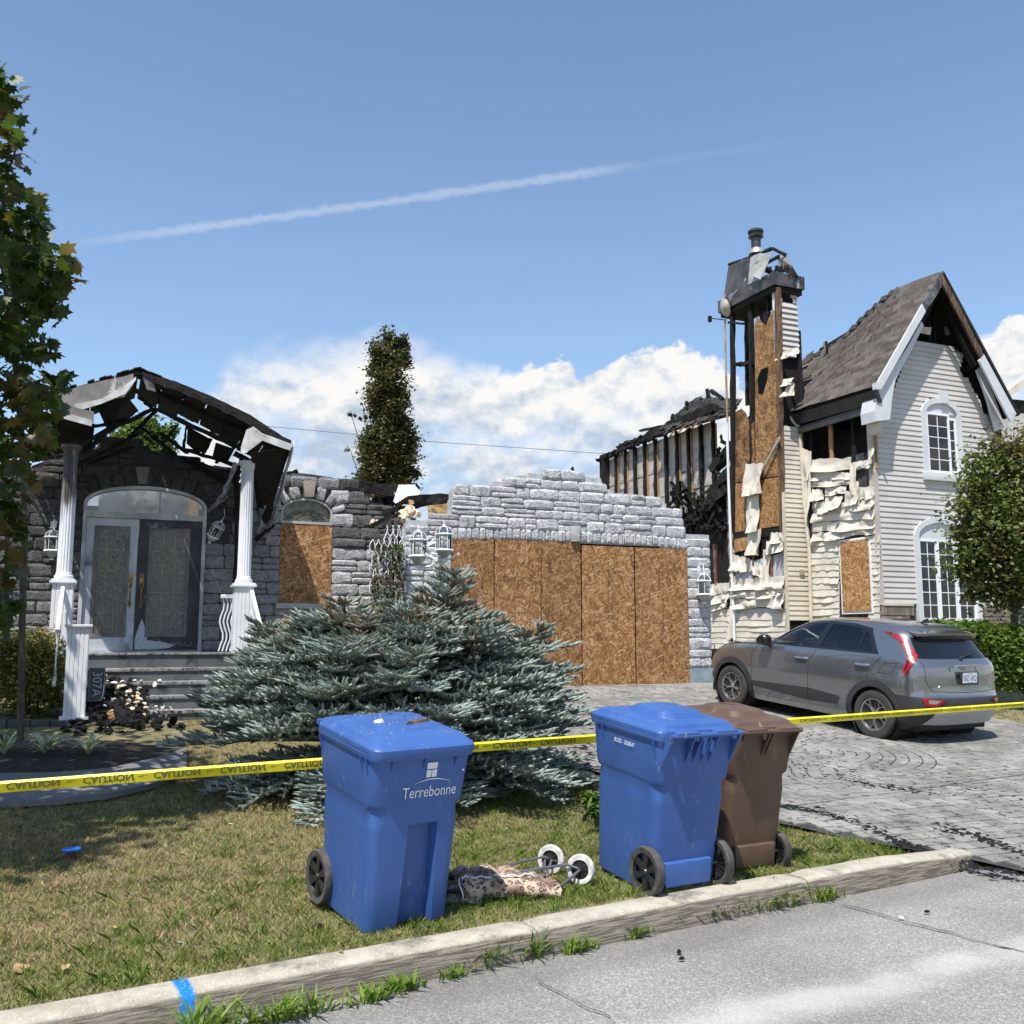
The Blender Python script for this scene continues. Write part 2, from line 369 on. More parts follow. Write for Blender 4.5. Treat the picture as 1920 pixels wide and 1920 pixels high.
# ================================================================== GROUND, LAWN, ROAD, KERB, DRIVEWAY
KS = .602                                            # slope of the kerb line in plan
KD = Vector((1, KS, 0)).normalized(); KN = Vector((-KS, 1, 0)).normalized()     # along, behind (to the house)
KP = Vector((-2.173, 4.317, 0))
def kq(x, y):
    """distance behind the back edge of the kerb, distance along it"""
    d = Vector((x, y, 0))-KP; return d.dot(KN), d.dot(KD)
def kpt(s, q, z=0.): p = KP+KD*s+KN*q; return Vector((p.x, p.y, z))
LEND = 6.36                                          # kerb runs to here, then the driveway mouth
M_soil = pm('lawn_soil_thatch', (.15, .135, .065), (.21, .18, .09), 5., rough=.95, bump=.8, bscale=70, c3=(.05, .055, .02), s3=9., lo3=.5, hi3=.62)
def road_mat():
    m = bpy.data.materials.new('worn_asphalt'); m.use_nodes = True; t = NT(m.node_tree)
    P = t.n('ShaderNodeNewGeometry').outputs['Position']
    vo = t.n('ShaderNodeTexVoronoi'); t.put(vo.inputs['Vector'], P); vo.inputs['Scale'].default_value = 170.
    vb = t.n('ShaderNodeTexVoronoi'); t.put(vb.inputs['Vector'], P); vb.inputs['Scale'].default_value = 95.
    sp = t.m('ADD', t.m('MULTIPLY', t.sep(vo.outputs['Color'])[0], .6), t.m('MULTIPLY', t.sep(vb.outputs['Color'])[1], .4))
    large = t.noise(P, .55, 4, .6)
    cr = t.n('ShaderNodeValToRGB'); t.put(cr.inputs[0], sp); e = cr.color_ramp.elements
    e[0].position = .10; e[0].color = (.16, .156, .15, 1); e[1].position = .92; e[1].color = (.46, .45, .43, 1)
    for p_, c_ in ((.4, (.225, .22, .212, 1)), (.65, (.29, .284, .273, 1))): q = e.new(p_); q.color = c_
    # worn pale band that runs along the street, 2.1 m out from the kerb
    q = t.m('ADD', t.m('MULTIPLY', t.m('SUBTRACT', t.sep(P)[0], KP.x), KN.x), t.m('MULTIPLY', t.m('SUBTRACT', t.sep(P)[1], KP.y), KN.y))
    s = t.m('ADD', t.m('MULTIPLY', t.m('SUBTRACT', t.sep(P)[0], KP.x), KD.x), t.m('MULTIPLY', t.m('SUBTRACT', t.sep(P)[1], KP.y), KD.y))
    qq = t.m('ADD', t.m('ADD', q, t.m('MULTIPLY', t.m('SUBTRACT', t.noise(P, 1.3, 3), .5), .35)), t.m('MULTIPLY', s, .03))
    band = t.m('MULTIPLY', t.ss(t.m('ABSOLUTE', t.m('ADD', qq, 1.27)), .26, .03), t.ss(t.noise(P, 2.5, 4), .25, .6, .35, 1.))
    col = t.vm('MULTIPLY', cr.outputs[0], t.comb(*[t.ss(large, .3, .7, .82, 1.14)]*3))
    col = t.mix(t.m('MULTIPLY', band, .55), col, (.56, .555, .54))
    edge = t.m('MULTIPLY', t.ss(q, -.62, -.36), .35); col = t.mix(edge, col, (.12, .11, .10))
    b = t.n('ShaderNodeBsdfPrincipled'); t.put(b.inputs['Base Color'], col); b.inputs['Roughness'].default_value = .85; b.inputs['Specular IOR Level'].default_value = .3
    bp = t.n('ShaderNodeBump'); bp.inputs['Strength'].default_value = .7; bp.inputs['Distance'].default_value = .006; t.put(bp.inputs['Height'], sp); t.put(b.inputs['Normal'], bp.outputs[0])
    t.put(t.n('ShaderNodeOutputMaterial').inputs[0], b.outputs[0]); return m
M_road = road_mat()
def axis(lo, hi, fine_lo, fine_hi, st):
    a = list(np.arange(fine_lo, fine_hi+1e-6, st)); x = fine_lo; g = st
    while x > lo: g *= 1.5; x -= g; a.insert(0, max(x, lo))
    x = fine_hi; g = st
    while x < hi: g *= 1.5; x += g; a.append(min(x, hi))
    return a
def lawn_z(x, y):
    q, s = kq(x, y); z = gz(x, y)
    if q > 0: z += .018*noise.noise(Vector((x*1.1, y*1.1, 3)))+.008*noise.noise(Vector((x*4, y*4, 1)))
    u, v = uv((x, y))
    if 3.9 < u < 13.4 or (s > LEND-.3 and q < 3):   # under the driveway
        z -= .05
    if q < .02: z = min(z, -.02)-.30*min(1, max(0, (.02-q)/.1))
    if s > LEND-.3 and q < .6: z -= .22
    return z
# ground sheet in kerb-aligned coordinates, reaching the horizon
ss_ = axis(-500, 700, -4, 14, .25); qs_ = axis(-400, 700, -.6, 16, .25)
qs_ = sorted(set([round(float(q), 4) for q in qs_]+[-.02, .0, .02, .05]))
V = []; 
for q in qs_:
    for s in ss_: p = kpt(s, q); V.append((p.x, p.y, lawn_z(p.x, p.y)))
n_ = len(ss_); F = [(j*n_+i, j*n_+i+1, (j+1)*n_+i+1, (j+1)*n_+i) for j in range(len(qs_)-1) for i in range(n_-1)]
g_ = link('ground', npmesh('ground', V, F, M_soil, smooth=True)); g_['kind'] = 'structure'
# road sheet: from the foot of the kerb out to the other side
RZ = -.135
mb = MB(); qr = [-9, -5, -3, -1.5, -.8, -.4, -.17]
sr = list(np.arange(-60, 80, 2.))
V = [(*kpt(s, q)[:2], RZ + (0 if q < -1 else (-.012 if q < -.3 else 0))) for q in qr for s in sr]; n_ = len(sr)
F = [(j*n_+i, j*n_+i+1, (j+1)*n_+i+1, (j+1)*n_+i) for j in range(len(qr)-1) for i in range(n_-1)]
road = link('road', npmesh('road', V, F, M_road, smooth=True)); road['kind'] = 'structure'
# cracks in the asphalt
M_kerbgrit = pm('pale_grit', (.5, .49, .47), rough=.9)
M_crack = pm('tar_in_crack', (.035, .033, .031), (.07, .067, .062), 30., rough=.9)
def crack(pts, wd):
    P = [hz(x, y, RZ) for x, y in pts]; Q = []
    for a, b in zip(P, P[1:]):
        n = max(2, int((b-a).length/.05))
        for i in range(n): Q.append(a+(b-a)*i/n)
    Q.append(P[-1]); vs = []
    for i, p in enumerate(Q):
        j = Vector((noise.noise(p*9), noise.noise(p*9+Vector((5, 5, 5))), 0))*.025; p = p+j
        k = wd*(.55+.6*random.random())*min(1, (i+.3)/3, (len(Q)-i)/4+.1); vs += [p+Vector((0, k, .005)), p-Vector((0, k, -.005))]
    m = MB(); m.add(vs, [(2*i, 2*i+1, 2*i+3, 2*i+2) for i in range(len(Q)-1)]); m.build('crack', M_crack, road)
crack([(1000, 1826), (1020, 1845), (1090, 1882), (1140, 1908), (1170, 1930)], .008)
crack([(1572, 1694), (1640, 1712), (1700, 1728), (1790, 1752), (1860, 1772), (1940, 1790)], .014)
crack([(1780, 1655), (1850, 1668), (1930, 1690)], .006)
# small bits of debris on the asphalt
for x, y, lb in ((1273, 1786, 'upper of two black crumbs close together on the asphalt'), (1278, 1799, 'lower of two black crumbs close together on the asphalt'), (1738, 1711, 'black crumb on the asphalt just above the long tar crack'), (1690, 1722, 'pale grey crumb on the asphalt beside the long tar crack')):
    p = hz(x, y, RZ); m = MB(Matrix.Translation(p+Vector((0, 0, .006))) @ Matrix.Rotation(random.random()*3, 4, 'Z')); r = random.uniform(.010, .016)
    m.loft([[(r*1.6*math.cos(t), r*math.sin(t), -.004) for t in np.arange(0, 6.2, 1.05)], [(r*math.cos(t), .6*r*math.sin(t), .008) for t in np.arange(0, 6.2, 1.05)]])
    tag(m.build('road_crumb', M_char if 'pale' not in lb else M_kerbgrit, None), lb, 'debris', 'crumbs on the asphalt')
# ---- kerb: cast concrete sections, with the marker paint on it
def kerb_mat():
    m = bpy.data.materials.new('kerb_concrete'); m.use_nodes = True; t = NT(m.node_tree)
    P = t.n('ShaderNodeNewGeometry').outputs['Position']; N = t.n('ShaderNodeNewGeometry').outputs['Normal']
    col = t.mix(t.ss(t.noise(P, 7., 5, .65), .32, .68), (.33, .30, .245), (.48, .44, .365))
    col = t.mix(t.ss(t.noise(P, 90., 3), .56, .72), col, (.62, .59, .54))
    st_ = t.ss(t.noise(P, 2.3, 5, .7), .54, .68); col = t.mix(t.m('MULTIPLY', st_, .7), col, (.10, .095, .09))
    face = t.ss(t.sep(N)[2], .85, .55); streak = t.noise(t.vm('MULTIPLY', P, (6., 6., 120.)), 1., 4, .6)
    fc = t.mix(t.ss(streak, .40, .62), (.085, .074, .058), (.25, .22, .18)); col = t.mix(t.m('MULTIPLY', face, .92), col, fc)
    # sprayed blue utility mark across the kerb
    pp = hz(352, 1868, 0); d = KP
    s = t.m('ADD', t.m('MULTIPLY', t.m('SUBTRACT', t.sep(P)[0], pp.x), KD.x), t.m('MULTIPLY', t.m('SUBTRACT', t.sep(P)[1], pp.y), KD.y))
    s = t.m('ADD', s, t.m('MULTIPLY', t.m('SUBTRACT', t.noise(P, 40., 3), .5), .03))
    col = t.mix(t.m('MULTIPLY', t.ss(t.m('ABSOLUTE', s), .045, .022), t.ss(t.noise(P, 60., 2), .3, .42)), col, (.01, .19, .60))
    b = t.n('ShaderNodeBsdfPrincipled'); t.put(b.inputs['Base Color'], col); b.inputs['Roughness'].default_value = .9; b.inputs['Specular IOR Level'].default_value = .25
    bp = t.n('ShaderNodeBump'); bp.inputs['Strength'].default_value = .8; bp.inputs['Distance'].default_value = .008
    t.put(bp.inputs['Height'], t.m('ADD', t.noise(P, 75., 5, .65), t.m('MULTIPLY', streak, face))); t.put(b.inputs['Normal'], bp.outputs[0])
    t.put(t.n('ShaderNodeOutputMaterial').inputs[0], b.outputs[0]); return m
M_kerb = kerb_mat()
kerb = empty('kerb', kpt(2, 0), rot=math.atan2(KD.y, KD.x)); kerb['kind'] = 'structure'
def kz(s): return 0. if s < 5.6 else -.085*min(1, (s-5.6)/1.2)**1.4
def kerb_seg(s0, s1):
    prof = [(.03, -.30), (.03, .012), (.015, .022), (-.115, .018), (-.15, .008), (-.168, -.02), (-.185, -.20), (-.185, -.30)]
    n = max(3, int((s1-s0)/.12)); rings = []
    for i in range(n+1):
        s = s0+(s1-s0)*i/n; ring = []
        for k, (q, z) in enumerate(prof):
            e = min(1, i*5, (n-i)*5); jj = .0 if k in (0, 7) else .006
            curve = .55*max(0, (s-5.9))**2*.35
            p = kpt(s, q+jj*noise.noise(Vector((s*5, k, 0)))+curve, (z if z < -.1 else z+kz(s)+.006*noise.noise(Vector((s*4, k, 9)))-(0 if e else .01)))
            ring.append(p)
        rings.append(ring)
    MB().loft(rings).build('kerb_section', M_kerb, kerb, smooth=True, angle=50)
for s0, s1 in ((-7.5, -4.5), (-4.49, -1.5), (-1.49, 2.6), (2.606, 4.72), (4.73, 7.0)): kerb_seg(s0, s1)
# ---- driveway: paver field (coordinates s along the kerb, up the slope v)
def dz(x, y):
    q, s = kq(x, y); u, v = uv((x, y)); z = gz(x, y)+.004
    return z-.115*(1-min(1, max(0, (q+.25)/1.3)))
# outline of the driveway in the photo -> ground
M_bed = pm('sooty_paver_bed', (.025, .025, .025), (.06, .058, .055), 9., rough=.95)
M_paver = pm('concrete_paver', (.18, .177, .166), (.265, .258, .24), 2.2, rough=.9, bump=.5, bscale=45, rnd=.14, spec=.25, c3=(.07, .068, .065), s3=11., lo3=.54, hi3=.66, bdist=.006)
left_edge = [(6.45, 4.95), (6.3, 5.6), (5.62, 6.3), (5.25, 7.0), (5.05, 8.2), (4.9, 10), (4.85, 15.3)]   # (u, v): lawn side
def du0(v):
    for (u0, v0), (u1, v1) in zip(left_edge, left_edge[1:]):
        if v <= v1: return u0+(u1-u0)*max(0, (v-v0)/(v1-v0))
    return left_edge[-1][0]
def du1(v): return 12.9 if v > 9 else 12.9+(9-v)*.25
drive = empty('driveway', (*xy(8, 10), gz(*xy(8, 10)))); drive['kind'] = 'structure'
vs_ = np.arange(4.3, 15.6, .2); V = []; 
for v in vs_:
    for k in range(25):
        u = du0(v)+(du1(v)-du0(v))*k/24; x, y = xy(u, v); V.append((x, y, dz(x, y)-.012))
F = [(j*25+i, j*25+i+1, (j+1)*25+i+1, (j+1)*25+i) for j in range(len(vs_)-1) for i in range(24)]
MB().add(V, F).build('paver_bed', M_bed, drive, smooth=True)
def paver_mesh(k):
    r = random.Random(k); vs = []; 
    for z, i in ((-.02, 0.), (.0, 0.), (.004, .035)):
        for sx, sy in ((-.5, -.5), (.5, -.5), (.5, .5), (-.5, .5)): vs.append((sx*(1-2*i)+r.uniform(-.012, .012), sy*(1-2*i)+r.uniform(-.012, .012), z))
    me = bpy.data.meshes.new('paver'); me.from_pydata(vs, [], [(0, 1, 5, 4), (1, 2, 6, 5), (2, 3, 7, 6), (3, 0, 4, 7), (4, 5, 9, 8), (5, 6, 10, 9), (6, 7, 11, 10), (7, 4, 8, 11), (8, 9, 10, 11)]); me.materials.append(M_paver); return me
PMs = [paver_mesh(k) for k in range(6)]
pav = []
v = 4.62; row = 0
CIR = uv(gpx(1470, 1405))
CR = 1.75
while v < 15.35:
    h = .148; u = du0(v)+.02+(row % 2)*.07; row += 1
    while u < du1(v):
        L = random.choice((.105, .15, .15, .21))
        uc, vc = u+L/2, v+h/2
        if math.hypot(uc-CIR[0], vc-CIR[1]) > CR+.05 and vc > 4.4: pav.append((uc, vc, L-.015, h-.015, random.uniform(-.012, .012)))
        u += L
    v += h
r = .12
while r < CR:                                        # the circle of pavers left of the car
    n = max(5, int(2*math.pi*r/.15))
    for k in range(n):
        a = 2*math.pi*(k+.5*(int(r*100) % 2))/n; pav.append((CIR[0]+(r+.07)*math.cos(a), CIR[1]+(r+.07)*math.sin(a), 2*math.pi*(r+.07)/n-.014, .134, a+math.pi/2))
    r += .146
pav.append((CIR[0], CIR[1], .2, .2, .3))
pts = []
for (u, v, L, h, a) in pav:
    x, y = xy(u, v); pts.append((math.hypot(x, y), u, v, L, h, a, x, y))
def in_view(x, y, mx=.56): return y > .5 and abs(x/ (y*cP))< mx
near = sorted([p for p in pts if in_view(p[6], p[7], .54) and not (p[6] < 1.2)])[:290]; ns = set(id(p) for p in near)
jb = MB()
for p in pts:
    d, u, v, L, h, a, x, y = p
    gx = (dz(x+.1, y)-dz(x-.1, y))/.2; gy = (dz(x, y+.1)-dz(x, y-.1))/.2
    nrm = Vector((-gx, -gy, 1)).normalized(); q = Vector((0, 0, 1)).rotation_difference(nrm).to_matrix().to_4x4()
    M = Matrix.Translation((x, y, dz(x, y)+random.uniform(-.0015, .002))) @ q @ Matrix.Rotation(A+a, 4, 'Z') @ Matrix.Diagonal((L, h, 1, 1))
    if id(p) in ns: link('paver', random.choice(PMs), drive, M)
    else:
        me = random.choice(PMs); jb.add([tuple(q_.co) for q_ in me.vertices][4:], [tuple(i-4 for i in f.vertices) for f in me.polygons][4:], M)
o = jb.build('paver_field', pm('concrete_paver_field', (.18, .177, .166), (.265, .258, .24), 2.2, rough=.9, bump=.5, bscale=45, island=.14, spec=.25, c3=(.07, .068, .065), s3=11., lo3=.54, hi3=.66, bdist=.006), drive); o['kind'] = 'stuff'
# soot, wet ash and small charcoal on the pavers
ash = MB()
def ashline(pts, wid, n, big=.05):
    P = [gpx(x, y) for x, y in pts]
    for _ in range(n):
        k = random.randrange(len(P)-1); p = P[k].lerp(P[k+1], random.random())+Vector((random.gauss(0, wid), random.gauss(0, wid), 0))
        z = dz(p.x, p.y)+.003; r = random.uniform(.25, 1)**2*big+.006; M = Matrix.Translation((p.x, p.y, z)) @ Matrix.Rotation(random.random()*6, 4, 'Z')
        m = random.randint(5, 7); ang = [2*math.pi*i/m for i in range(m)]; rr = [r*random.uniform(.5, 1.2) for _ in ang]
        ash.loft([[(rr[i]*1.5*math.cos(a), rr[i]*math.sin(a), 0) for i, a in enumerate(ang)], [(rr[i]*.9*math.cos(a), rr[i]*.55*math.sin(a), r*.28) for i, a in enumerate(ang)]], M=M)
ashline([(1465, 1512), (1540, 1525), (1620, 1545), (1700, 1570), (1780, 1587), (1915, 1612)], .045, 520, .022)
ashline([(1560, 1455), (1640, 1475), (1720, 1485)], .06, 120, .018)
ashline([(1760, 1540), (1840, 1555), (1915, 1575)], .07, 170, .022)
ashline([(1075, 1305), (1200, 1295), (1335, 1292)], .10, 260, .045)
ashline([(1085, 1440), (1100, 1400), (1075, 1330)], .12, 160, .035)
ashline([(1480, 1420), (1900, 1500)], .35, 200, .018); ashline([(1340, 1300), (1330, 1330)], .12, 60, .05); ashline([(1075, 1500), (1110, 1470)], .08, 120, .03)
tag(ash.build('charcoal_scatter', M_char), 'black ash and charcoal bits strewn over the driveway', 'ash', kind='stuff')
# ---- grass
def grass_mat():
    m = bpy.data.materials.new('grass_blades'); m.use_nodes = True; t = NT(m.node_tree); geo = t.n('ShaderNodeNewGeometry'); P = geo.outputs['Position']; r = geo.outputs['Random Per Island']
    n1 = t.noise(P, 1.15, 4, .6); n2 = t.noise(P, 6., 3, .6)
    dry = t.m('ADD', t.m('MULTIPLY', n1, .9), t.m('MULTIPLY', n2, .75))
    q, _ = None, None
    qq = t.m('ADD', t.m('MULTIPLY', t.m('SUBTRACT', t.sep(P)[0], KP.x), KN.x), t.m('MULTIPLY', t.m('SUBTRACT', t.sep(P)[1], KP.y), KN.y))
    left = t.ss(t.sep(P)[0], .1, -1.2, 0., .23); kerbside = t.ss(qq, 1.1, .2, 0., -.20)
    dry = t.m('ADD', t.m('ADD', dry, left), kerbside); dry = t.m('ADD', dry, t.m('MULTIPLY', t.m('SUBTRACT', r, .5), .55))
    f = t.ss(dry, .80, 1.18)
    g = t.mix(r, (.11, .165, .03), (.30, .36, .08)); d = t.mix(t.m('FRACT', t.m('MULTIPLY', r, 13.)), (.36, .265, .14), (.60, .48, .27))
    col = t.mix(f, g, d)
    b = t.n('ShaderNodeBsdfPrincipled'); t.put(b.inputs['Base Color'], col); b.inputs['Roughness'].default_value = .6; b.inputs['Specular IOR Level'].default_value = .3
    tl = t.n('ShaderNodeBsdfTranslucent'); t.put(tl.inputs[0], col); mx = t.n('ShaderNodeMixShader'); mx.inputs[0].default_value = .35; t.put(mx.inputs[1], b.outputs[0]); t.put(mx.inputs[2], tl.outputs[0])
    t.put(t.n('ShaderNodeOutputMaterial').inputs[0], mx.outputs[0]); return m
M_grass = grass_mat()
def blades(P, hmin, hmax, wd, lean=.5, seg2=True):
    n = len(P); h = rng.uniform(hmin, hmax, n); a = rng.uniform(0, 2*np.pi, n); b = rng.uniform(0, 2*np.pi, n); ln = rng.uniform(.1, lean, n)*h*2
    wv = np.stack([np.cos(a), np.sin(a), np.zeros(n)], 1)*(wd*rng.uniform(.6, 1.3, n))[:, None]
    tip = np.stack([np.cos(b)*ln, np.sin(b)*ln, h], 1); mid = tip*np.array([.35, .35, .6])
    V = np.empty((n, 5, 3)); V[:, 0] = P-wv; V[:, 1] = P+wv; V[:, 2] = P+mid+wv*.8; V[:, 3] = P+tip; V[:, 4] = P+mid-wv*.8
    F = np.arange(n*5).reshape(n, 5)
    return V.reshape(-1, 3), F
BEDP = [gpx(x, y) for x, y in [(-140, 1300), (100, 1340), (345, 1350), (352, 1425), (250, 1455), (100, 1478), (-140, 1482)]]
def inbed(x, y):
    c = False
    for i in range(len(BEDP)):
        a, b = BEDP[i], BEDP[i-1]
        if (a.y > y) != (b.y > y) and x < (b.x-a.x)*(y-a.y)/(b.y-a.y)+a.x: c = not c
    return c
def lawn_points(n, xr, yr, dens_far=True):
    out = []
    X = rng.uniform(*xr, n); Y = rng.uniform(*yr, n)
    for x, y in zip(X, Y):
        q, s = kq(x, y)
        if q < .035: continue
        u, v = uv((x, y))
        if v < 15.3 and s < 14 and du0(v)-.03 < u < du1(v)+.03 : continue
        if s > LEND-.05 and q < .4: continue
        if abs(x) > .56*y+.3 and (abs(x) > .85*y+.8 or random.random() < .5): continue
        if random.random() > min(1, (6.2/max(y, 3.6))**1.6)*(1 if y < 11 else .8): continue
        # planting bed + boards left
        if v > 13.2 and u < 4.8: continue
        if x < -1.5 and y > 7.5 and inbed(x, y): continue
        z = lawn_z(x, y); out.append((x, y, z-.004))
    return np.array(out)
gp_ = lawn_points(720000, (-8.0, 4.6), (3.8, 13.5))
gp2 = lawn_points(60000, (4.5, 12.), (9., 20.))
V1, F1 = blades(gp_, .014, .042, .0026, .8); V2, F2 = blades(gp2, .03, .07, .004)
gr = link('grass', npmesh('grass', np.concatenate([V1, V2]), np.concatenate([F1, F2+len(V1)]), M_grass)); tag(gr, 'short patchy lawn grass, dry straw yellow to green, behind the kerb', 'grass', kind='stuff')
# taller tufts scattered in the lawn and along the kerb
tp = []
for _ in range(420):
    s = random.uniform(-1, 6.3); q = abs(random.gauss(0, 1.1))+.05; p = kpt(s, q); 
    if q > 3.3: continue
    k = random.randint(10, 26); c = (p.x, p.y)
    u, v = uv(c)
    if du0(v)-.05 < u and v > 4: continue
    for _ in range(k): x = c[0]+random.gauss(0, .03); y = c[1]+random.gauss(0, .03); tp.append((x, y, lawn_z(x, y)))
V, F = blades(np.array(tp), .03, .075, .0026, .8)
o = link('grass', npmesh('tufts', V, F, leafmat('tuft_green', (.07, .13, .02), (.19, .27, .05), c3=(.33, .26, .12)))); tag(o, 'taller green tufts and clover standing in the patchy lawn', 'grass', kind='stuff')
# weeds growing in the gutter at the foot of the kerb
M_weed = leafmat('gutter_weed', (.08, .15, .02), (.22, .32, .05), scale=6., c3=(.38, .30, .12), s3=12.)
def weed(px, py, nb, hgt, spread, broad, label):
    p = hz(px, py, RZ); P = []; V = []; F = []
    for _ in range(nb):
        s = random.gauss(0, spread); c = p+KD*s+KN*random.uniform(-.06, -.01)
        h = hgt*random.uniform(.35, 1.); a = random.uniform(0, 6.28); ln = h*random.uniform(.3, 1.1); wd = broad*random.uniform(.6, 1.2)
        d = Vector((math.cos(a), math.sin(a), 0)); sd = Vector((-d.y, d.x, 0)); m_ = len(V)
        for t_, wf in ((0, .5), (.3, 1.), (.65, .8), (1., .05)):
            c2 = c+d*ln*t_**1.5+Vector((0, 0, h*(t_-.42*t_*t_*(ln/h)))); V += [c2-sd*wd*wf, c2+sd*wd*wf]
        F += [(m_+2*i, m_+2*i+1, m_+2*i+3, m_+2*i+2) for i in range(3)]
    o = MB(Matrix()).add(V, F).build('gutter_weed', M_weed, None); tag(o, label, 'weed', 'weeds in the gutter along the kerb')
weed(690, 1872, 60, .11, .07, .009, 'low dark leafy weed at the kerb foot below the front of the left blue bin')
weed(755, 1852, 50, .12, .05, .010, 'broad leaved weed in the gutter just right of the left blue bin')
weed(850, 1828, 50, .09, .06, .007, 'small creeping weed in the gutter between two grassy tufts')
weed(915, 1808, 75, .20, .07, .006, 'tall spindly grass tuft in the gutter below the leopard trolley')
weed(1000, 1792, 60, .22, .05, .006, 'tall spindly tuft at the kerb foot right of the lowest leopard bag corner')
weed(1075, 1782, 70, .13, .05, .006, 'bright green tuft alone at the kerb foot between trolley and right bins')
weed(1180, 1756, 60, .12, .05, .006, 'low weed at the kerb foot left of the right bins')
weed(1345, 1720, 170, .15, .14, .006, 'long bushy grass clump in the gutter below the right blue bin wheel')
weed(1455, 1700, 150, .18, .12, .006, 'big bright grass clump in the gutter below the brown bin')
weed(1540, 1686, 80, .17, .06, .006, 'grass clump in the gutter at the kerb joint')
weed(1730, 1642, 40, .09, .06, .005, 'small dry tuft on the kerb foot near its right end')
weed(410, 1935, 50, .22, .06, .006, 'tall weed right of the blue paint mark at the kerb foot')
weed(520, 1908, 130, .16, .12, .007, 'long grass clump in the gutter left of the left blue bin')
weed(365, 1948, 50, .24, .03, .008, 'weed standing in front of the blue paint mark')
# fallen leaves and small litter in the lawn
M_dleaf = pm('dry_leaf', (.42, .30, .15), (.28, .17, .08), 12., rough=.8)
M_paper = pm('white_litter', (.75, .74, .70), (.60, .58, .52), 20., rough=.7)
def leafbit(px, py, sz, mat, name, label, cat, group=None):
    p = gpx(px, py, .02); m = MB(Matrix.Translation(p) @ Matrix.Rotation(random.random()*6, 4, 'Z') @ Matrix.Rotation(.3, 4, 'X'))
    k = 9; ring = [(sz*(1+.35*math.sin(i*2.7))*math.cos(2*math.pi*i/k), .7*sz*(1+.3*math.cos(i*3.1))*math.sin(2*math.pi*i/k), .35*sz*random.random()) for i in range(k)]
    m.loft([[(a, b, c-.003) for a, b, c in ring], ring]); tag(m.build(name, mat), label, cat, group)
leafbit(38, 1817, .045, M_dleaf, 'fallen_leaf', 'large pale dry leaf in the grass at the far left', 'leaf')
leafbit(122, 1815, .03, M_dleaf, 'fallen_leaf', 'small brown leaf in the grass second from the left', 'leaf')
leafbit(218, 1738, .022, M_dleaf, 'fallen_leaf', 'pale curled leaf amid the lawn above the paint mark', 'leaf')
leafbit(338, 1767, .016, M_paper, 'paper_scrap', 'white scrap in the grass above the blue paint mark', 'litter')
leafbit(595, 1738, .03, M_char, 'charcoal_lump', 'black charcoal lump on the grass beside the left bin wheel', 'debris')
leafbit(625, 1763, .025, M_dleaf, 'fallen_leaf', 'orange brown leaf near the kerb below the left blue bin', 'leaf')
leafbit(432, 1545, .02, M_paper, 'paper_scrap', 'small white scrap in the grass in front of the spruce', 'litter')
leafbit(640, 1785, .02, M_dleaf, 'fallen_leaf', 'dry leaf on the lawn edge at the kerb', 'leaf')
leafbit(1532, 1600, .035, M_dleaf, 'fallen_leaf', 'curled pale leaf in the grass right of the brown bin', 'leaf')
leafbit(1535, 1512, .06, M_paper, 'paper_scrap', 'pale scrap lying on the driveway right of the brown bin', 'litter')
leafbit(1275, 1318, .09, pm('grey_rubble', (.45, .42, .38), (.2, .19, .18), 20, rough=.9), 'rubble_lump', 'grey rubble lump on the driveway behind the right blue bin', 'debris')
# ================================================================== BURNED HOUSE (stone front, garage, porch)
VG = 15.414; VD = 15.914
house = empty('burned_house', (*xy(4, 15.9), .75), 'burned out roofless grey stone bungalow with boarded garage and charred porch roof', 'house')
def poly_spans(poly, z):
    """u intervals of a polygon (u,z) at height z"""
    xs = []; n = len(poly)
    for i in range(n):
        (a, b), (c, d) = poly[i], poly[(i+1) % n]
        if (b <= z < d) or (d <= z < b): xs.append(a+(c-a)*(z-b)/(d-b))
    xs.sort(); return list(zip(xs[::2], xs[1::2]))
def sub_spans(sp, holes):
    for (h0, h1) in holes:
        out = []
        for a, b in sp:
            if h1 <= a or h0 >= b: out.append((a, b)); continue
            if h0 > a: out.append((a, h0))
            if h1 < b: out.append((h1, b))
        sp = out
    return sp
def stone_mesh(k):
    r = random.Random(100+k); nx, nz = 6, 4; vs = []; idx = {}
    for i in range(nx):
        for j in range(nz):
            x = -.5+i/(nx-1); z = -.5+j/(nz-1); e = (i in (0, nx-1))+(j in (0, nz-1))
            if e: x *= .995; z *= .985
            y = -(.62 if e == 1 else .5) if e else -1-r.uniform(-.28, .5)
            if not e: x += r.uniform(-.04, .04); z += r.uniform(-.06, .06)
            if i in (1, nx-2) : x += (.08 if i > 1 else -.08)
            if j in (1, nz-2) : z += (.10 if j > 1 else -.10)
            if e: x += r.uniform(-.012, .012); z += r.uniform(-.03, .03)
            if e == 2: x *= .95; z *= .90
            idx[i, j] = len(vs); vs.append((x, y, z))
    fs = [(idx[i, j], idx[i+1, j], idx[i+1, j+1], idx[i, j+1]) for i in range(nx-1) for j in range(nz-1)]
    ring = [idx[i, 0] for i in range(nx)]+[idx[nx-1, j] for j in range(1, nz)]+[idx[i, nz-1] for i in range(nx-2, -1, -1)]+[idx[0, j] for j in range(nz-2, 0, -1)]
    base = len(vs); vs += [(vs[q][0], .2, vs[q][2]) for q in ring]; n = len(ring)
    fs += [(ring[q], base+q, base+(q+1) % n, ring[(q+1) % n]) for q in range(n)]
    me = bpy.data.meshes.new('stone'); me.from_pydata(vs, [], fs); me.materials.append(M_stone)
    me.polygons.foreach_set('use_smooth', [True]*len(fs)); me.set_sharp_from_angle(angle=R_(42)); return me
STM = [stone_mesh(k) for k in range(12)]
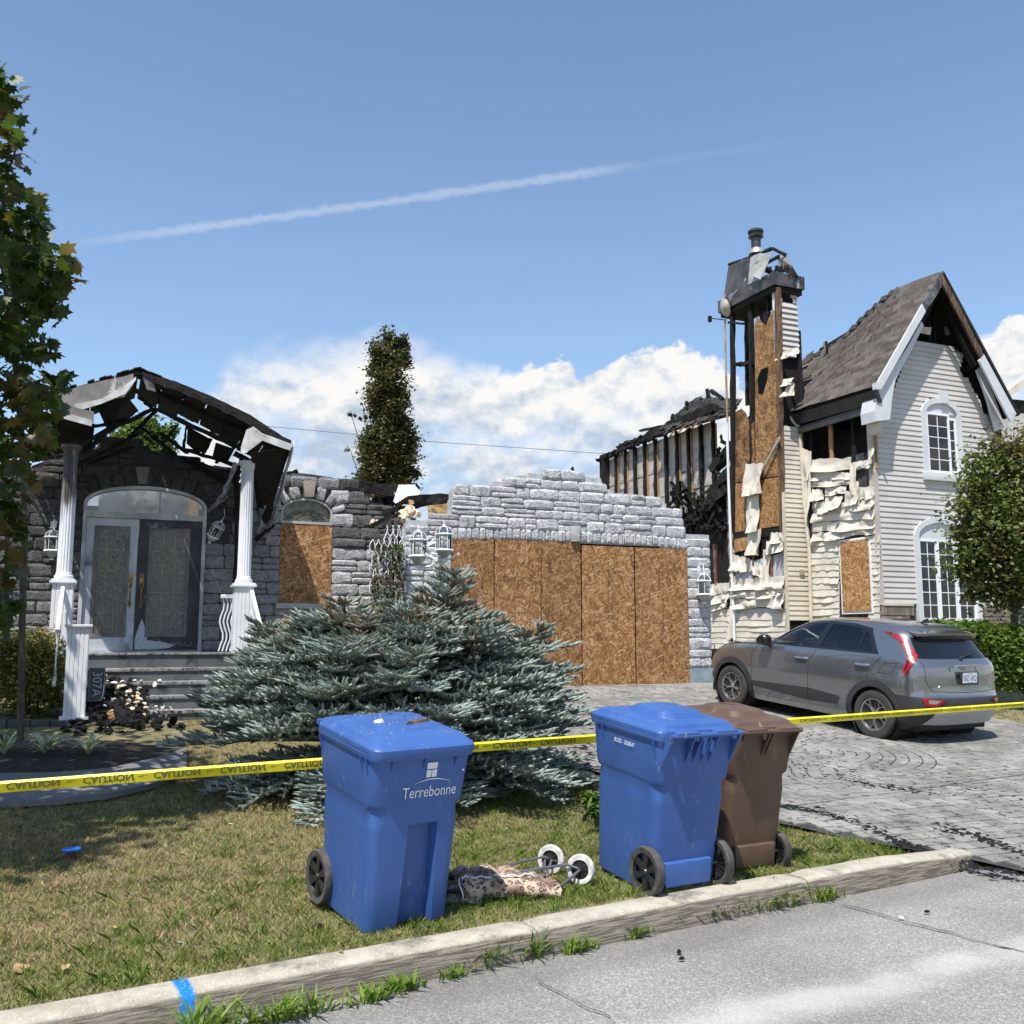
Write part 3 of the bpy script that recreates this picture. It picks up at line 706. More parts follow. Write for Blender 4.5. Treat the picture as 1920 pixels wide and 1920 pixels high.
def put_stone(u, v, z, L, h, parent, col, d=.030, rot=0):
    M = MH @ Matrix.Translation((u, v, z)) @ Matrix.Rotation(rot, 4, 'Y') @ Matrix.Diagonal((L, d*random.uniform(.8, 1.35), h, 1))
    return link('stone', random.choice(STM), parent, M, col)
def stone_wall(v, poly, holes, parent, colf, z0, courses=(.20, .16, .22, .18), gap=.009, lim=None, seed=1):
    random.seed(seed); z = z0; zt = max(p[1] for p in poly); ci = 0
    while z < zt:
        h = random.choice(courses); ci += 1; zc = z+h/2
        sp = poly_spans(poly, zc); hs = []
        for hp in holes: hs += poly_spans(hp, zc)
        for a, b in sub_spans(sp, hs):
            u = a
            while u < b-.03:
                L = random.uniform(.22, .62); 
                if b-u-L < .16: L = b-u
                if L > .75: L = L/2
                cu = u+L/2; inside = True
                k = random.random()
                if k < .22 and L > .24:      # split into two low stones
                    f = random.uniform(.4, .6)
                    for (zz, hh) in ((z+h*f/2, h*f), (z+h*f+h*(1-f)/2, h*(1-f))): put_stone(cu, v, zz, L-gap, hh-gap, parent, colf(cu, zz))
                elif k < .30 and L > .42:
                    put_stone(u+L*.3, v, zc, L*.6-gap, h-gap, parent, colf(cu, zc)); put_stone(u+L*.8, v, zc+h*.25, L*.4-gap, h*.5-gap, parent, colf(cu, zc)); put_stone(u+L*.8, v, zc-h*.25, L*.4-gap, h*.5-gap, parent, colf(cu, zc))
                else: put_stone(cu, v, zc, L-gap, h-gap, parent, colf(cu, zc))
                u += L
        z += h
def backing(name, v0, v1, poly, holes, mat, parent):
    """wall core with openings: strips per height band"""
    m = MB(MH); zs = sorted(set([p[1] for p in poly]+[p[1] for h in holes for p in h])); zz = []
    for a, b in zip(zs, zs[1:]):
        n = max(1, int((b-a)/.1)); zz += [a+(b-a)*i/n for i in range(n)]
    zz.append(zs[-1])
    for a, b in zip(zz, zz[1:]):
        if b-a < 1e-4: continue
        hs = []
        for hp in holes: hs += poly_spans(hp, (a+b)/2)
        for p, q in sub_spans(poly_spans(poly, (a+b)/2), hs): m.box((p, v0, a), (q, v1, b))
    return m.build(name, mat, parent)
def P2(pts, v): return [(lambda t: (t[0], t[2]))(fac(x, y, v)) for x, y in pts]
# ---- garage wall
gpoly = P2([(760, 1300), (760, 985), (772, 975), (846, 972), (848, 938), (853, 914), (903, 911), (935, 903), (970, 901), (972, 891), (1018, 888), (1075, 892), (1127, 897), (1131, 914), (1163, 925), (1228, 932), (1232, 940), (1248, 944), (1252, 958), (1278, 962), (1281, 985), (1285, 1001), (1330, 1003), (1334, 1252)], VG)
gpoly[0] = (gpoly[0][0], .2); gpoly.append((gpoly[-1][0], gpoly[-1][1]))
ghole = P2([(847, 1012), (980, 1014), (1287, 1032), (1290, 1283)], VG); ghole = [(ghole[0][0], .2), (ghole[0][0], ghole[0][1]), (ghole[0][0]+.9, ghole[0][1]+.05), (ghole[2][0]-.9, ghole[2][1]+.05), (ghole[2][0], ghole[2][1]), (ghole[2][0], .2)]
gz0 = fac(1310, 1252, VG)[2]
gw = backing('garage_wall', VG+.012, VG+.25, gpoly[:-1]+[(gpoly[-1][0], .2)], [ghole], M_mortar, house)
def gcol(u, z):
    k = random.uniform(.57, .67); s = 1.0
    if u < 5.5 and z > 3.3: s = .8
    return (k*s, k*s, k*s*1.02)
HT = ghole[1][1]
# soldier course of narrow upright stones over the opening
u = ghole[0][0]
while u < ghole[4][0]-.05:
    L = random.uniform(.10, .16); uc = u+L/2; e = min(1, (uc-ghole[0][0])/.9, (ghole[4][0]-uc)/.9); zb = HT+.05*max(0, e)
    if abs(uc-(fac(1000, 1000, VG)[0]+.62)) > .0: put_stone(uc, VG, zb+.10, L-.012, .195, gw, gcol(uc, zb))
    u += L
hh = [(ghole[0][0], .2), (ghole[0][0], HT+.22), (ghole[4][0], HT+.22), (ghole[4][0], .2)]
stone_wall(VG, gpoly[:-1]+[(gpoly[-1][0], gz0)], [hh], gw, gcol, gz0+.0, seed=11)
b0 = fac(1288, 1250, VG); MB(MH).box((ghole[4][0], VG-.03, .3), (gpoly[-1][0]+.02, VG+.2, gz0-.003)).build('foundation', pm('blue_grey_parging', (.20, .26, .29), (.27, .33, .36), 6., rough=.9, bump=.4), house)
kc = P2([(1066, 987), (1085, 987), (1083, 1016), (1069, 1016)], VG); MB(MH).prism(kc, VG-.085, VG+.01).build('keystone', M_key, gw, bevel=.006, color=(1, 1, 1))
# charred inner side behind the opening and steps of the wall return on the right
MB(MH).box((gpoly[-1][0]-.2, VG+.25, .3), (gpoly[-1][0]-.02, VG+3.2, 2.6)).build('side_wall', M_mortar_soot, house)
# OSB sheets over the garage door
sheets = [850, 925, 1013, 1088, 1139, 1187, 1241, 1287]
xs_ = [(847, 925, 0, .88), (927, 1013, 1, 1.0), (1015, 1088, 0, .95), (1090, 1187, 0, 1.06), (1189, 1286, 0, 1.1)]
for x0, x1, hor, br in xs_:
    a = fac(x0, 1020, VG)[0]; b = fac(x1, 1020, VG)[0]; e0 = HT+(.045 if x1 < 1100 else .0)
    ys = [(gz(*xy(a, VG))+.0, e0)]
    if hor: ys = [(gz(*xy(a, VG)), 2.02), (2.026, e0)]
    for z0, z1 in ys:
        vj = VG-.012-random.uniform(0, .012); jt = random.uniform(-.006, .006)
        MB(MH).prism([(a, z0), (b, z0), (b+jt, z1), (a+jt, z1+.0)], vj, vj+.013).build('board', M_osb, house, color=(br*random.uniform(.86, 1.10), 1, 1. if hor else 0.))
MB(MH).box((ghole[0][0]+.002, VG+.020, .5), (ghole[4][0]-.002, VG+.04, HT+.03)).build('opening_backing', M_dark, house)
# printed stamps on the sheets (rows of small dark print, unreadable in the photo)
M_ink = pm('printed_ink', (.05, .035, .025), rough=.8)
def text(name, body, size, M, mat, parent=None, align='CENTER', extr=0., font=None, shear=0., sx=1., bold=0.):
    cu = bpy.data.curves.new(name, 'FONT'); cu.body = body; cu.size = size; cu.align_x = align; cu.align_y = 'CENTER'; cu.extrude = extr; cu.shear = shear; cu.resolution_u = 4; cu.offset = bold
    o = bpy.data.objects.new(name, cu); dg = None
    C.objects.link(o); bpy.context.view_layer.update()
    me = bpy.data.meshes.new_from_object(o.evaluated_get(bpy.context.evaluated_depsgraph_get())); bpy.data.objects.remove(o)
    me.materials.clear(); me.materials.append(mat); me.transform(Matrix.Diagonal((sx, 1, 1, 1)))
    return link(name, me, parent, M)
def wallM(u, v, z, roll=0.): return MH @ Matrix.Translation((u, v, z)) @ Matrix.Rotation(R_(90), 4, 'X') @ Matrix.Rotation(roll, 4, 'Z')
def stamp(px, py, body, size, roll, off=.034):
    u, _, z = fac(px, py, VG-.03); text('lettering', body, size, wallM(u, VG-off, z, roll), M_ink, house)
stamp(971, 1083, 'OSB 7/16 - 24/16  EXPOSURE 1', .05, 0); stamp(955, 1089, '11.1 MM   SHEATHING SPAN', .028, 0)
for x, y in ((904, 1075), (904, 1160), (1030, 1090), (1030, 1160), (1141, 1100), (1141, 1060), (1141, 1200), (1243, 1090), (1243, 1220), (1243, 1160)):
    stamp(x, y, 'OSB 7/16  24/16  EXPOSURE 1  STRENGTH AXIS THIS DIRECTION' if y % 3 else 'SHEATHING  11.1 MM  PS 2-10  MILL 402', .026, R_(90))
# ---- front (door + window) wall
fpoly = P2([(-160, 1300), (-160, 905), (60, 880), (110, 862), (150, 850), (190, 829), (235, 826), (300, 846), (345, 858), (400, 876), (440, 888), (505, 889), (560, 888), (600, 893), (662, 903), (680, 914), (690, 930), (700, 942), (730, 950), (745, 975), (762, 985)], VD)
fpoly = [(fpoly[0][0], .2)]+fpoly[1:]+[(fpoly[-1][0], .2)]
def arch(u0, u1, zb, zs, zt, n=10):
    """opening: bottom zb, springing zs, crown zt"""
    r = [(u0, zb), (u0, zs)]
    for i in range(1, n): t = math.pi*(1-i/n); r.append(((u0+u1)/2+(u1-u0)/2*math.cos(t), zs+(zt-zs)*math.sin(t)))
    return r+[(u1, zs), (u1, zb)]
du_0 = fac(145, 1200, VD)[0]-.02; du_1 = fac(374, 1200, VD)[0]+.03; ZL = 1.385
dzs = fac(260, 947, VD)[2]; dzt = fac(262, 911, VD)[2]
dhole = arch(du_0, du_1, .2, dzs, dzt)
wu0, wu1 = fac(524, 1050, VD)[0], fac(622, 1050, VD)[0]; wzb = fac(570, 1131, VD)[2]; wzs = fac(575, 962, VD)[2]; wzt = fac(575, 934, VD)[2]
whole = arch(wu0, wu1, wzb, wzs, wzt)
fw = backing('front_wall', VD+.012, VD+.25, fpoly, [dhole, whole], M_mortar_soot, house)
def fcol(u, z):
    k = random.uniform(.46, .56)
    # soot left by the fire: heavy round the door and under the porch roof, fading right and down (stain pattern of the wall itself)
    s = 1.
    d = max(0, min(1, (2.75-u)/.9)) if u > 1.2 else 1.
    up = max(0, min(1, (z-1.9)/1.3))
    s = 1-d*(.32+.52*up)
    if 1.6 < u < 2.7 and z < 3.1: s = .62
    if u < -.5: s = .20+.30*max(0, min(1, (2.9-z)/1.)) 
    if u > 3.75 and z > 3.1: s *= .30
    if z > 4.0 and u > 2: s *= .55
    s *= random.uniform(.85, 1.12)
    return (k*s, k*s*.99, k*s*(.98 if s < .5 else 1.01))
# voussoirs round both arches
def vouss(u0, u1, zs, zt, n, parent, colf, h=.20):
    cu = (u0+u1)/2; a = (u1-u0)/2; b = zt-zs
    for i in range(n):
        t = math.pi*(1-(i+.5)/n)
        if abs(t-math.pi/2) < math.pi/n*.9: continue
        px, pz = cu+a*math.cos(t), zs+b*math.sin(t); nx, nz = math.cos(t)/a, math.sin(t)/b; l = math.hypot(nx, nz); nx /= l; nz /= l
        dx = -a*math.sin(t)*math.pi/n; dz_ = b*math.cos(t)*math.pi/n; L = math.hypot(dx, dz_)
        put_stone(px+nx*h/2, VD-.005, pz+nz*h/2, L-.014, h-.01, parent, colf(px, pz), rot=math.atan2(nx, nz))
vouss(du_0, du_1, dzs, dzt, 13, fw, fcol, .22); vouss(wu0, wu1, wzs, wzt, 7, fw, fcol, .22)
def grow(h, g): 
    cu = sum(p[0] for p in h)/len(h); out = []
    for (u, z) in h: out.append((u, z+(g if z > 3.4 else 0)))
    return out
stone_wall(VD, fpoly, [grow(dhole, .2), grow(whole, .2)], fw, fcol, .95, seed=5)
kc = P2([(254, 877), (280, 877), (275, 908), (259, 908)], VD); MB(MH).prism(kc, VD-.10, VD+.01).build('keystone', M_key, fw, bevel=.006, color=(.42, .42, .44))
kc = P2([(567, 904), (590, 904), (587, 933), (570, 933)], VD); MB(MH).prism(kc, VD-.10, VD+.01).build('keystone', M_key, fw, bevel=.006, color=(.72, .62, .54))
s0 = fac(516, 1131, VD); s1 = fac(626, 1142, VD); MB(MH).box((s0[0], VD-.12, s1[2]), (s1[0], VD+.05, s0[2])).build('sill', M_key, fw, bevel=.008, color=(.95, .93, .95))
# charred remains of the wall plate along the top of the stone
random.seed(3)
def charline(pts, v, w_=.10, name='wall_plate', parent=None, n=3):
    for i, (p, q) in enumerate(zip(pts, pts[1:])):
        a = fac(*p, v); b = fac(*q, v); m = MB(MH)
        for k in range(n): m.beam((a[0], v+k*.06, a[2]+.0+k*.015), (b[0], v+k*.06, b[2]+k*.015), .08, w_, jit=.022, seg=max(2, int(abs(b[0]-a[0])/.12)))
        m.build(name, M_char, parent or house)
charline([(480, 893), (528, 893), (560, 889)], VD+.08); charline([(560, 892), (600, 898), (665, 906)], VD+.08, .05)
charline([(655, 910), (700, 912), (745, 914)], VD+.15, .09)
charline([(60, 880), (110, 864), (165, 850)], VD+.1, .07); charline([(300, 850), (400, 880), (505, 895)], VD+.12, .07)
# window: arched transom over OSB
random.seed(4)
fr = MB(MH)
def arch_frame(m, u0, u1, zb, zs, zt, w_, v0, v1):
    o = arch(u0, u1, zb, zs, zt, 14); cu = (u0+u1)/2; i_ = arch(u0+w_, u1-w_, zb, zs, zt-w_, 14)
    vs = [(p[0], v0, p[1]) for p in o]+[(p[0], v0, p[1]) for p in i_]+[(p[0], v1, p[1]) for p in o]+[(p[0], v1, p[1]) for p in i_]; n = len(o); fs = []
    for k in range(n-1): fs += [(k, k+1, n+k+1, n+k), (2*n+k, 3*n+k, 3*n+k+1, 2*n+k+1), (k, 2*n+k, 2*n+k+1, k+1), (n+k, n+k+1, 3*n+k+1, 3*n+k)]
    fs += [(0, n, 3*n, 2*n), (n-1, 3*n-1, 4*n-1, 2*n-1)]
    m.add(vs, fs)
wz1 = fac(575, 978, VD)[2]
win = empty('window', (*xy((wu0+wu1)/2, VD), wzb), parent=house)
M_frame = pm('window_frame_grey_green', (.42, .44, .42), (.34, .36, .35), 5., rough=.5)
m = MB(MH); arch_frame(m, wu0, wu1, wz1, wzs, wzt, .035, VD+.0, VD+.12); m.box((wu0, VD-.0, wz1-.04), (wu1, VD+.12, wz1)); m.build('frame', M_frame, win)
M_pane = pm('dusty_transom_glass', (.17, .165, .11), (.07, .06, .045), 9., rough=.15, spec=.6)
MB(MH).prism(arch(wu0+.035, wu1-.035, wz1, wzs, wzt-.035, 14), VD+.08, VD+.09).build('pane', M_pane, win)
m = MB(MH)
for k in range(9):
    t = math.pi*k/8; cu = (wu0+wu1)/2; m.tube([(cu+.12*math.cos(t), VD+.075, wz1+.0+.10*math.sin(t)), (cu+.33*math.cos(t), VD+.075, wz1+.20*math.sin(t))], .005, 4)
for rr in (.12, .2, .28, .33): m.tube([((wu0+wu1)/2+rr*math.cos(math.pi*k/16), VD+.075, wz1+rr*.62*math.sin(math.pi*k/16)) for k in range(17)], .005, 4)
m.build('came', M_lead, win)
MB(MH).prism([(wu0+.003, wzb+.003), (wu1-.003, wzb+.003), (wu1-.003, wz1-.045), (wu0+.003, wz1-.045)], VD+.01, VD+.024).build('board', M_osb, win, color=(1.0, .9, 0.))
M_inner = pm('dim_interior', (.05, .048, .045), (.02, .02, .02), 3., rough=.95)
# entrance: double door, frame, transom
ent = empty('entrance_door', (*xy((du_0+du_1)/2, VD), ZL), parent=house)
M_door = pm('grey_steel_door', (.52, .55, .60), (.44, .47, .51), 2.5, rough=.45, c3=(.10, .10, .105), s3=1.6, lo3=.52, hi3=.7)
M_doorb = pm('soot_blackened_door', (.055, .055, .06), (.025, .025, .028), 3., rough=.55, c3=(.30, .30, .31), s3=5., lo3=.60, hi3=.72)
M_dframe = pm('grey_door_frame', (.50, .52, .54), (.30, .31, .32), 3., rough=.5)
zh = fac(260, 962, VD)[2]
m = MB(MH); arch_frame(m, du_0, du_1, zh, dzs, dzt, .05, VD-.02, VD+.14); m.box((du_0, VD-.02, zh-.09), (du_1, VD+.14, zh)); m.box((du_0, VD-.02, ZL), (du_0+.055, VD+.14, zh-.09)); m.box((du_1-.055, VD-.02, ZL), (du_1, VD+.14, zh-.09)); m.box((du_0-.01, VD-.06, ZL-.03), (du_1+.01, VD+.14, ZL+.012)); m.build('frame', M_dframe, ent)
M_tglass = glassmat('transom_glass', (.75, .78, .78), .03)
MB(MH).prism(arch(du_0+.05, du_1-.05, zh, dzs, dzt-.05, 14), VD+.05, VD+.056).build('transom_pane', M_tglass, ent)
MB(MH).box(((du_0+du_1)/2+.18, VD+.03, zh), ((du_0+du_1)/2+.21, VD+.05, dzt-.06)).build('mullion', M_dframe, ent)
# what shows through the transom: pale plaster ceiling scraps, bare stud
MB(MH).box((du_0+.2, VD+.9, zh-.3), (du_1+.4, VD+.95, dzt+.1)).build('scorched_plaster', pm('scorched_plaster', (.22, .225, .23), (.05, .05, .05), 1.6, rough=.9, c3=(.45, .45, .45), s3=1.1, lo3=.5, hi3=.62), ent)
MB(MH).box((du_1-.22, VD+.75, zh-.3), (du_1-.06, VD+.82, dzt)).build('stud', M_wood, ent)
du_m = fac(255, 1100, VD)[0]; M_leaded = pm('leaded_bevel_glass', (.17, .165, .14), (.085, .08, .065), 26., rough=.16, bump=.5, bscale=85, spec=.8, c3=(.36, .35, .31), s3=34., lo3=.63, hi3=.72)
for k, (a, b, mt) in enumerate(((du_0+.06, du_m-.006, M_door), (du_m+.006, du_1-.06, M_doorb))):
    leafo = empty('door_leaf', (*xy((a+b)/2, VD+.02), ZL), parent=ent) if 0 else None
    w_ = b-a; g0, g1 = a+w_*.20, b-w_*.20 if k == 0 else b-w_*.22; z0, z1 = ZL+.255, zh-.09-.16
    m = MB(MH)
    for q in ((a, ZL+.015, g0, zh-.095), (g1, ZL+.015, b, zh-.095), (g0, ZL+.015, g1, z0), (g0, z1, g1, zh-.095)): m.box((q[0], VD+.03, q[1]), (q[2], VD+.075, q[3]))
    lf = m.build('door_leaf', mt, ent, label='pale grey left door leaf' if k == 0 else 'soot blackened right door leaf')
    m = MB(MH)
    for q in ((g0-.035, z0-.035, g0+.012, z1+.035), (g1-.012, z0-.035, g1+.035, z1+.035), (g0+.012, z0-.035, g1-.012, z0+.012), (g0+.012, z1-.012, g1-.012, z1+.035)): m.box((q[0], VD+.018, q[1]), (q[2], VD+.0299, q[3]))
    m.build('moulding', pm('taupe_glass_moulding', (.19, .18, .16), (.10, .095, .09), 5., rough=.5), lf)
    nx, nz = 3, 5
    for i in range(nx):
        for j in range(nz):
            p0 = g0+.012+(g1-g0-.024)*i/nx; p1 = g0+.012+(g1-g0-.024)*(i+1)/nx; r0 = z0+.012+(z1-z0-.024)*j/nz; r1 = z0+.012+(z1-z0-.024)*(j+1)/nz
            MB(MH).box((p0+.003, VD+.042, r0+.003), (p1-.003, VD+.048, r1-.003)).build('pane', M_leaded, lf)
    m = MB(MH)
    for i in range(1, nx): p0 = g0+.012+(g1-g0-.024)*i/nx; m.box((p0-.004, VD+.037, z0+.012), (p0+.004, VD+.0499, z1-.012))
    for j in range(1, nz): r0 = z0+.012+(z1-z0-.024)*j/nz; m.box((g0+.012, VD+.0375, r0-.004), (g1-.012, VD+.0495, r0+.004))
    m.build('came', pm('brass_came', (.40, .36, .20), (.12, .10, .07), 18., rough=.4, metal=.7), lf)
    hx = b-.075 if k == 0 else a+.075; z = ZL+.86
    m = MB(MH); m.box((hx-.028, VD+.018, z+.12), (hx+.028, VD+.0295, z+.34)); m.tube([(hx, VD+.02, z+.16), (hx, VD-.03, z+.10), (hx, VD-.035, z-.02), (hx, VD+.0, z-.12), (hx, VD+.02, z-.14)], .013, 6); m.box((hx-.022, VD+.018, z-.19), (hx+.022, VD+.0295, z-.10)); m.build('handle', M_brass, lf, smooth=True)
# pale unburned patch and chalk curl at the foot of the right leaf (real stains on the door)
M_pale = pm('flaking_pale_paint', (.42, .45, .50), (.55, .58, .63), 30., rough=.7)
vsx = [(du_m+.02, ZL+.03), (du_m+.30, ZL+.03), (du_m+.52, ZL+.05), (du_m+.60, ZL+.10), (du_m+.40, ZL+.15), (du_m+.20, ZL+.17), (du_m+.17, ZL+.34), (du_m+.11, ZL+.5), (du_m+.07, ZL+.38), (du_m+.02, ZL+.2)]
MB(MH).prism(vsx, VD+.024, VD+.0294).build('flaked_paint', M_pale, ent)
MB(MH).tube([(du_m+.55+.02*k+.03*math.sin(k*1.5), VD+.022, ZL+.11+.035*math.cos(k*1.25)) for k in range(17)], .004, 4).build('melted_trim_wire', pm('grey_wire', (.4, .4, .4)), ent)
# floor slab behind and a dim inner wall that blocks the view right through
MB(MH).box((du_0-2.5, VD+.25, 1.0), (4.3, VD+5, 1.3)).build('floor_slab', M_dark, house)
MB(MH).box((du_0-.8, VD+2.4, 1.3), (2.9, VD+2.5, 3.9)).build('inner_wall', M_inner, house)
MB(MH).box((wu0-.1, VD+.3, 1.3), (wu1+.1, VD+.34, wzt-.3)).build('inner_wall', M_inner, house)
# ---- stoop: landing + steps
M_step = pm('grey_painted_concrete', (.115, .125, .135), (.085, .09, .10), 3., rough=.8, bump=.2, c3=(.03, .03, .03), s3=5., lo3=.52, hi3=.7)
M_nose = pm('chipped_step_edge', (.30, .30, .285), (.15, .15, .15), 9., rough=.9, bump=.4, c3=(.04, .04, .04), s3=14., lo3=.5, hi3=.62)
stoop = empty('entry_steps', (*xy(.8, 14), .5), 'grey concrete entry steps under the charred porch, littered with burned debris', 'steps')
SU0, SU1 = -.55, 2.25; LV = 14.38
MB(MH).box((SU0, LV, .2), (SU1, VD-.0, ZL-.03)).build('landing', M_step, stoop)
NR = 5; RI = (ZL-.03-.50)/NR; TR = .29
for k in range(1, NR):
    z = ZL-.03-RI*k; v1 = LV-TR*(k-1)-.001; v0 = v1-TR+.001
    MB(MH).box((SU0+.28 if k < 5 else SU0, v0, .2), (SU1, v1, z-.045)).build('riser', M_step, stoop)
    MB(MH).box((SU0+.28, v0-.02, z-.044), (SU1, v1, z)).build('tread', M_nose, stoop, bevel=.008)
MB(MH).box((SU0, LV-.025, ZL-.029), (SU1, LV+.25, ZL)).build('tread', M_nose, stoop, bevel=.008)
MB(MH).box((SU0, LV-TR*4-.3, .2), (SU1, LV-TR*4, .50)).build('riser', M_step, stoop)
# ---- porch: columns, pedestals, newels, railings
porch = empty('porch', (*xy(.8, 14.5), ZL), 'collapsing charred gable porch with white fluted columns over the entry steps', 'porch')
def pedestal(u, v, z0, z1, w_, parent, cap=True, name='pedestal'):
    m = MB(MH); rings = []
    # fluted square box: grooves on each face
    def sq(h, z):
        pts = []; g = .008; n = 5
        for side in range(4):
            for i in range(n):
                for f, dd in ((.08, 0), (.82, 0), (.86, g), (.96, g)):
                    s_ = -h+2*h*(i+f)/n; y = -h+dd
                    a = side*math.pi/2; pts.append((u+s_*math.cos(a)-y*math.sin(a), v+s_*math.sin(a)+y*math.cos(a), z))
        return pts
    m.loft([sq(w_/2, z0), sq(w_/2, z1)]); o = m.build(name, M_white, parent)
    MB(MH).box((u-w_/2-.035, v-w_/2-.035, z1), (u+w_/2+.035, v+w_/2+.035, z1+.035)).build('cap', M_white, o, bevel=.008)
    if cap: MB(MH).box((u-w_/2-.015, v-w_/2-.015, z1+.036), (u+w_/2+.015, v+w_/2+.015, z1+.06)).build('cap', M_white, o, bevel=.006)
    if z0 < 1.0: MB(MH).box((u-w_/2-.04, v-w_/2-.04, z0-.03), (u+w_/2+.04, v+w_/2+.04, z0-.0005)).build('base', M_white, o)
    return o
def soot_col():
    """white flutes with the soot the fire left near the top"""
    m = bpy.data.materials.new('column_paint_sooted'); m.use_nodes = True; t = NT(m.node_tree); P = t.n('ShaderNodeNewGeometry').outputs['Position']; z = t.sep(P)[2]; x = t.sep(P)[0]
    f = t.m('ADD', t.ss(z, 2.7, 3.9), t.m('MULTIPLY', t.m('SUBTRACT', t.noise(t.vm('MULTIPLY', P, (9., 9., 1.2)), 1.5, 4), .5), 1.5))
    f = t.m('MULTIPLY', t.ss(f, .35, .9), t.ss(x, -4., -5.4, .22, 1.))
    col = t.mix(f, (.74, .76, .80), (.085, .075, .068)); b = t.n('ShaderNodeBsdfPrincipled'); t.put(b.inputs['Base Color'], col); b.inputs['Roughness'].default_value = .45
    t.put(t.n('ShaderNodeOutputMaterial').inputs[0], b.outputs[0]); return m
M_col = soot_col()
def column(u, v, z0, z1, r=.098):
    m = MB(MH); n = 48
    def ring(rr, z, fl): return [(u+(rr-(.012 if (k % 3 == 0) and fl else 0))*math.cos(2*math.pi*k/n), v+(rr-(.012 if (k % 3 == 0) and fl else 0))*math.sin(2*math.pi*k/n), z) for k in range(n)]
    m.loft([ring(r*1.28, z0, 0), ring(r*1.28, z0+.04, 0), ring(r*1.12, z0+.05, 0), ring(r*1.06, z0+.08, 0), ring(r, z0+.10, 1), ring(r*.97, (z0+z1)/2, 1), ring(r*.90, z1-.14, 1), ring(r*.93, z1-.12, 0), ring(r*1.12, z1-.07, 0), ring(r*1.4, z1-.045, 0), ring(r*1.4, z1, 0)])
    o = m.build('column', M_col, porch, smooth=True, angle=28)
    return o
PU = [(fac(119, 1090, 14.514)[0], 835), (fac(457, 1090, 14.56)[0], 865)]
PU0, PU1 = PU[0][0], PU[1][0]
pedestal(PU0, 14.56, ZL, 2.33, .27, porch); pedestal(PU1, 14.56, ZL, 2.33, .27, porch)
cz0 = fac(130, 835, 14.56)[2]; cz1 = fac(468, 866, 14.56)[2]
column(PU0, 14.56, 2.395, cz0); column(PU1, 14.56, 2.395, cz1)
nu = fac(141, 1300, 13.25); nz0 = fac(135, 1344, 13.2)[2]; nz1 = fac(143, 1176, 13.25)[2]
pedestal(nu[0]-.0, 13.25, nz0, nz1, .25, porch, cap=False, name='newel_post')
nu2 = SU1-.12; pedestal(nu2, 13.25, nz0, nz1, .25, porch, cap=False, name='newel_post')
def railing(u, v0, z0, v1, z1, drop=.62, n=6):
    g = MB(MH); g.beam((u, v0, z0), (u, v1, z1), .05, .06); o = g.build('handrail', M_white, porch, bevel=.004)
    for i in range(n):
        f = (i+.5)/n; v = v0+(v1-v0)*f; z = z0+(z1-z0)*f-.03
        MB(MH).tube([(u, v+.028*math.sin(k*1.25), z-drop*k/6) for k in range(7)], .011, 6).build('baluster', M_white, o, smooth=True)
    MB(MH).beam((u, v0, z0-drop-.04), (u, v1, z1-drop-.04), .04, .05).build('bottom_rail', M_white, o)
railing(PU0, 14.42, 2.26, 13.38, nz1-.05); railing(PU1+.1, 14.42, 2.26, 13.38, nz1-.05)
# wavy balustrade stub at the wall beside the right column
o = MB(MH).box((1.70, 15.2, 2.19), (1.93, 15.28, 2.25)).build('handrail', M_white, porch, bevel=.004)
for i in range(4): MB(MH).tube([(1.73+i*.055+.03*math.sin(k*1.2), 15.24, 2.19-.8*k/9) for k in range(10)], .014, 6).build('baluster', M_white, o, smooth=True)
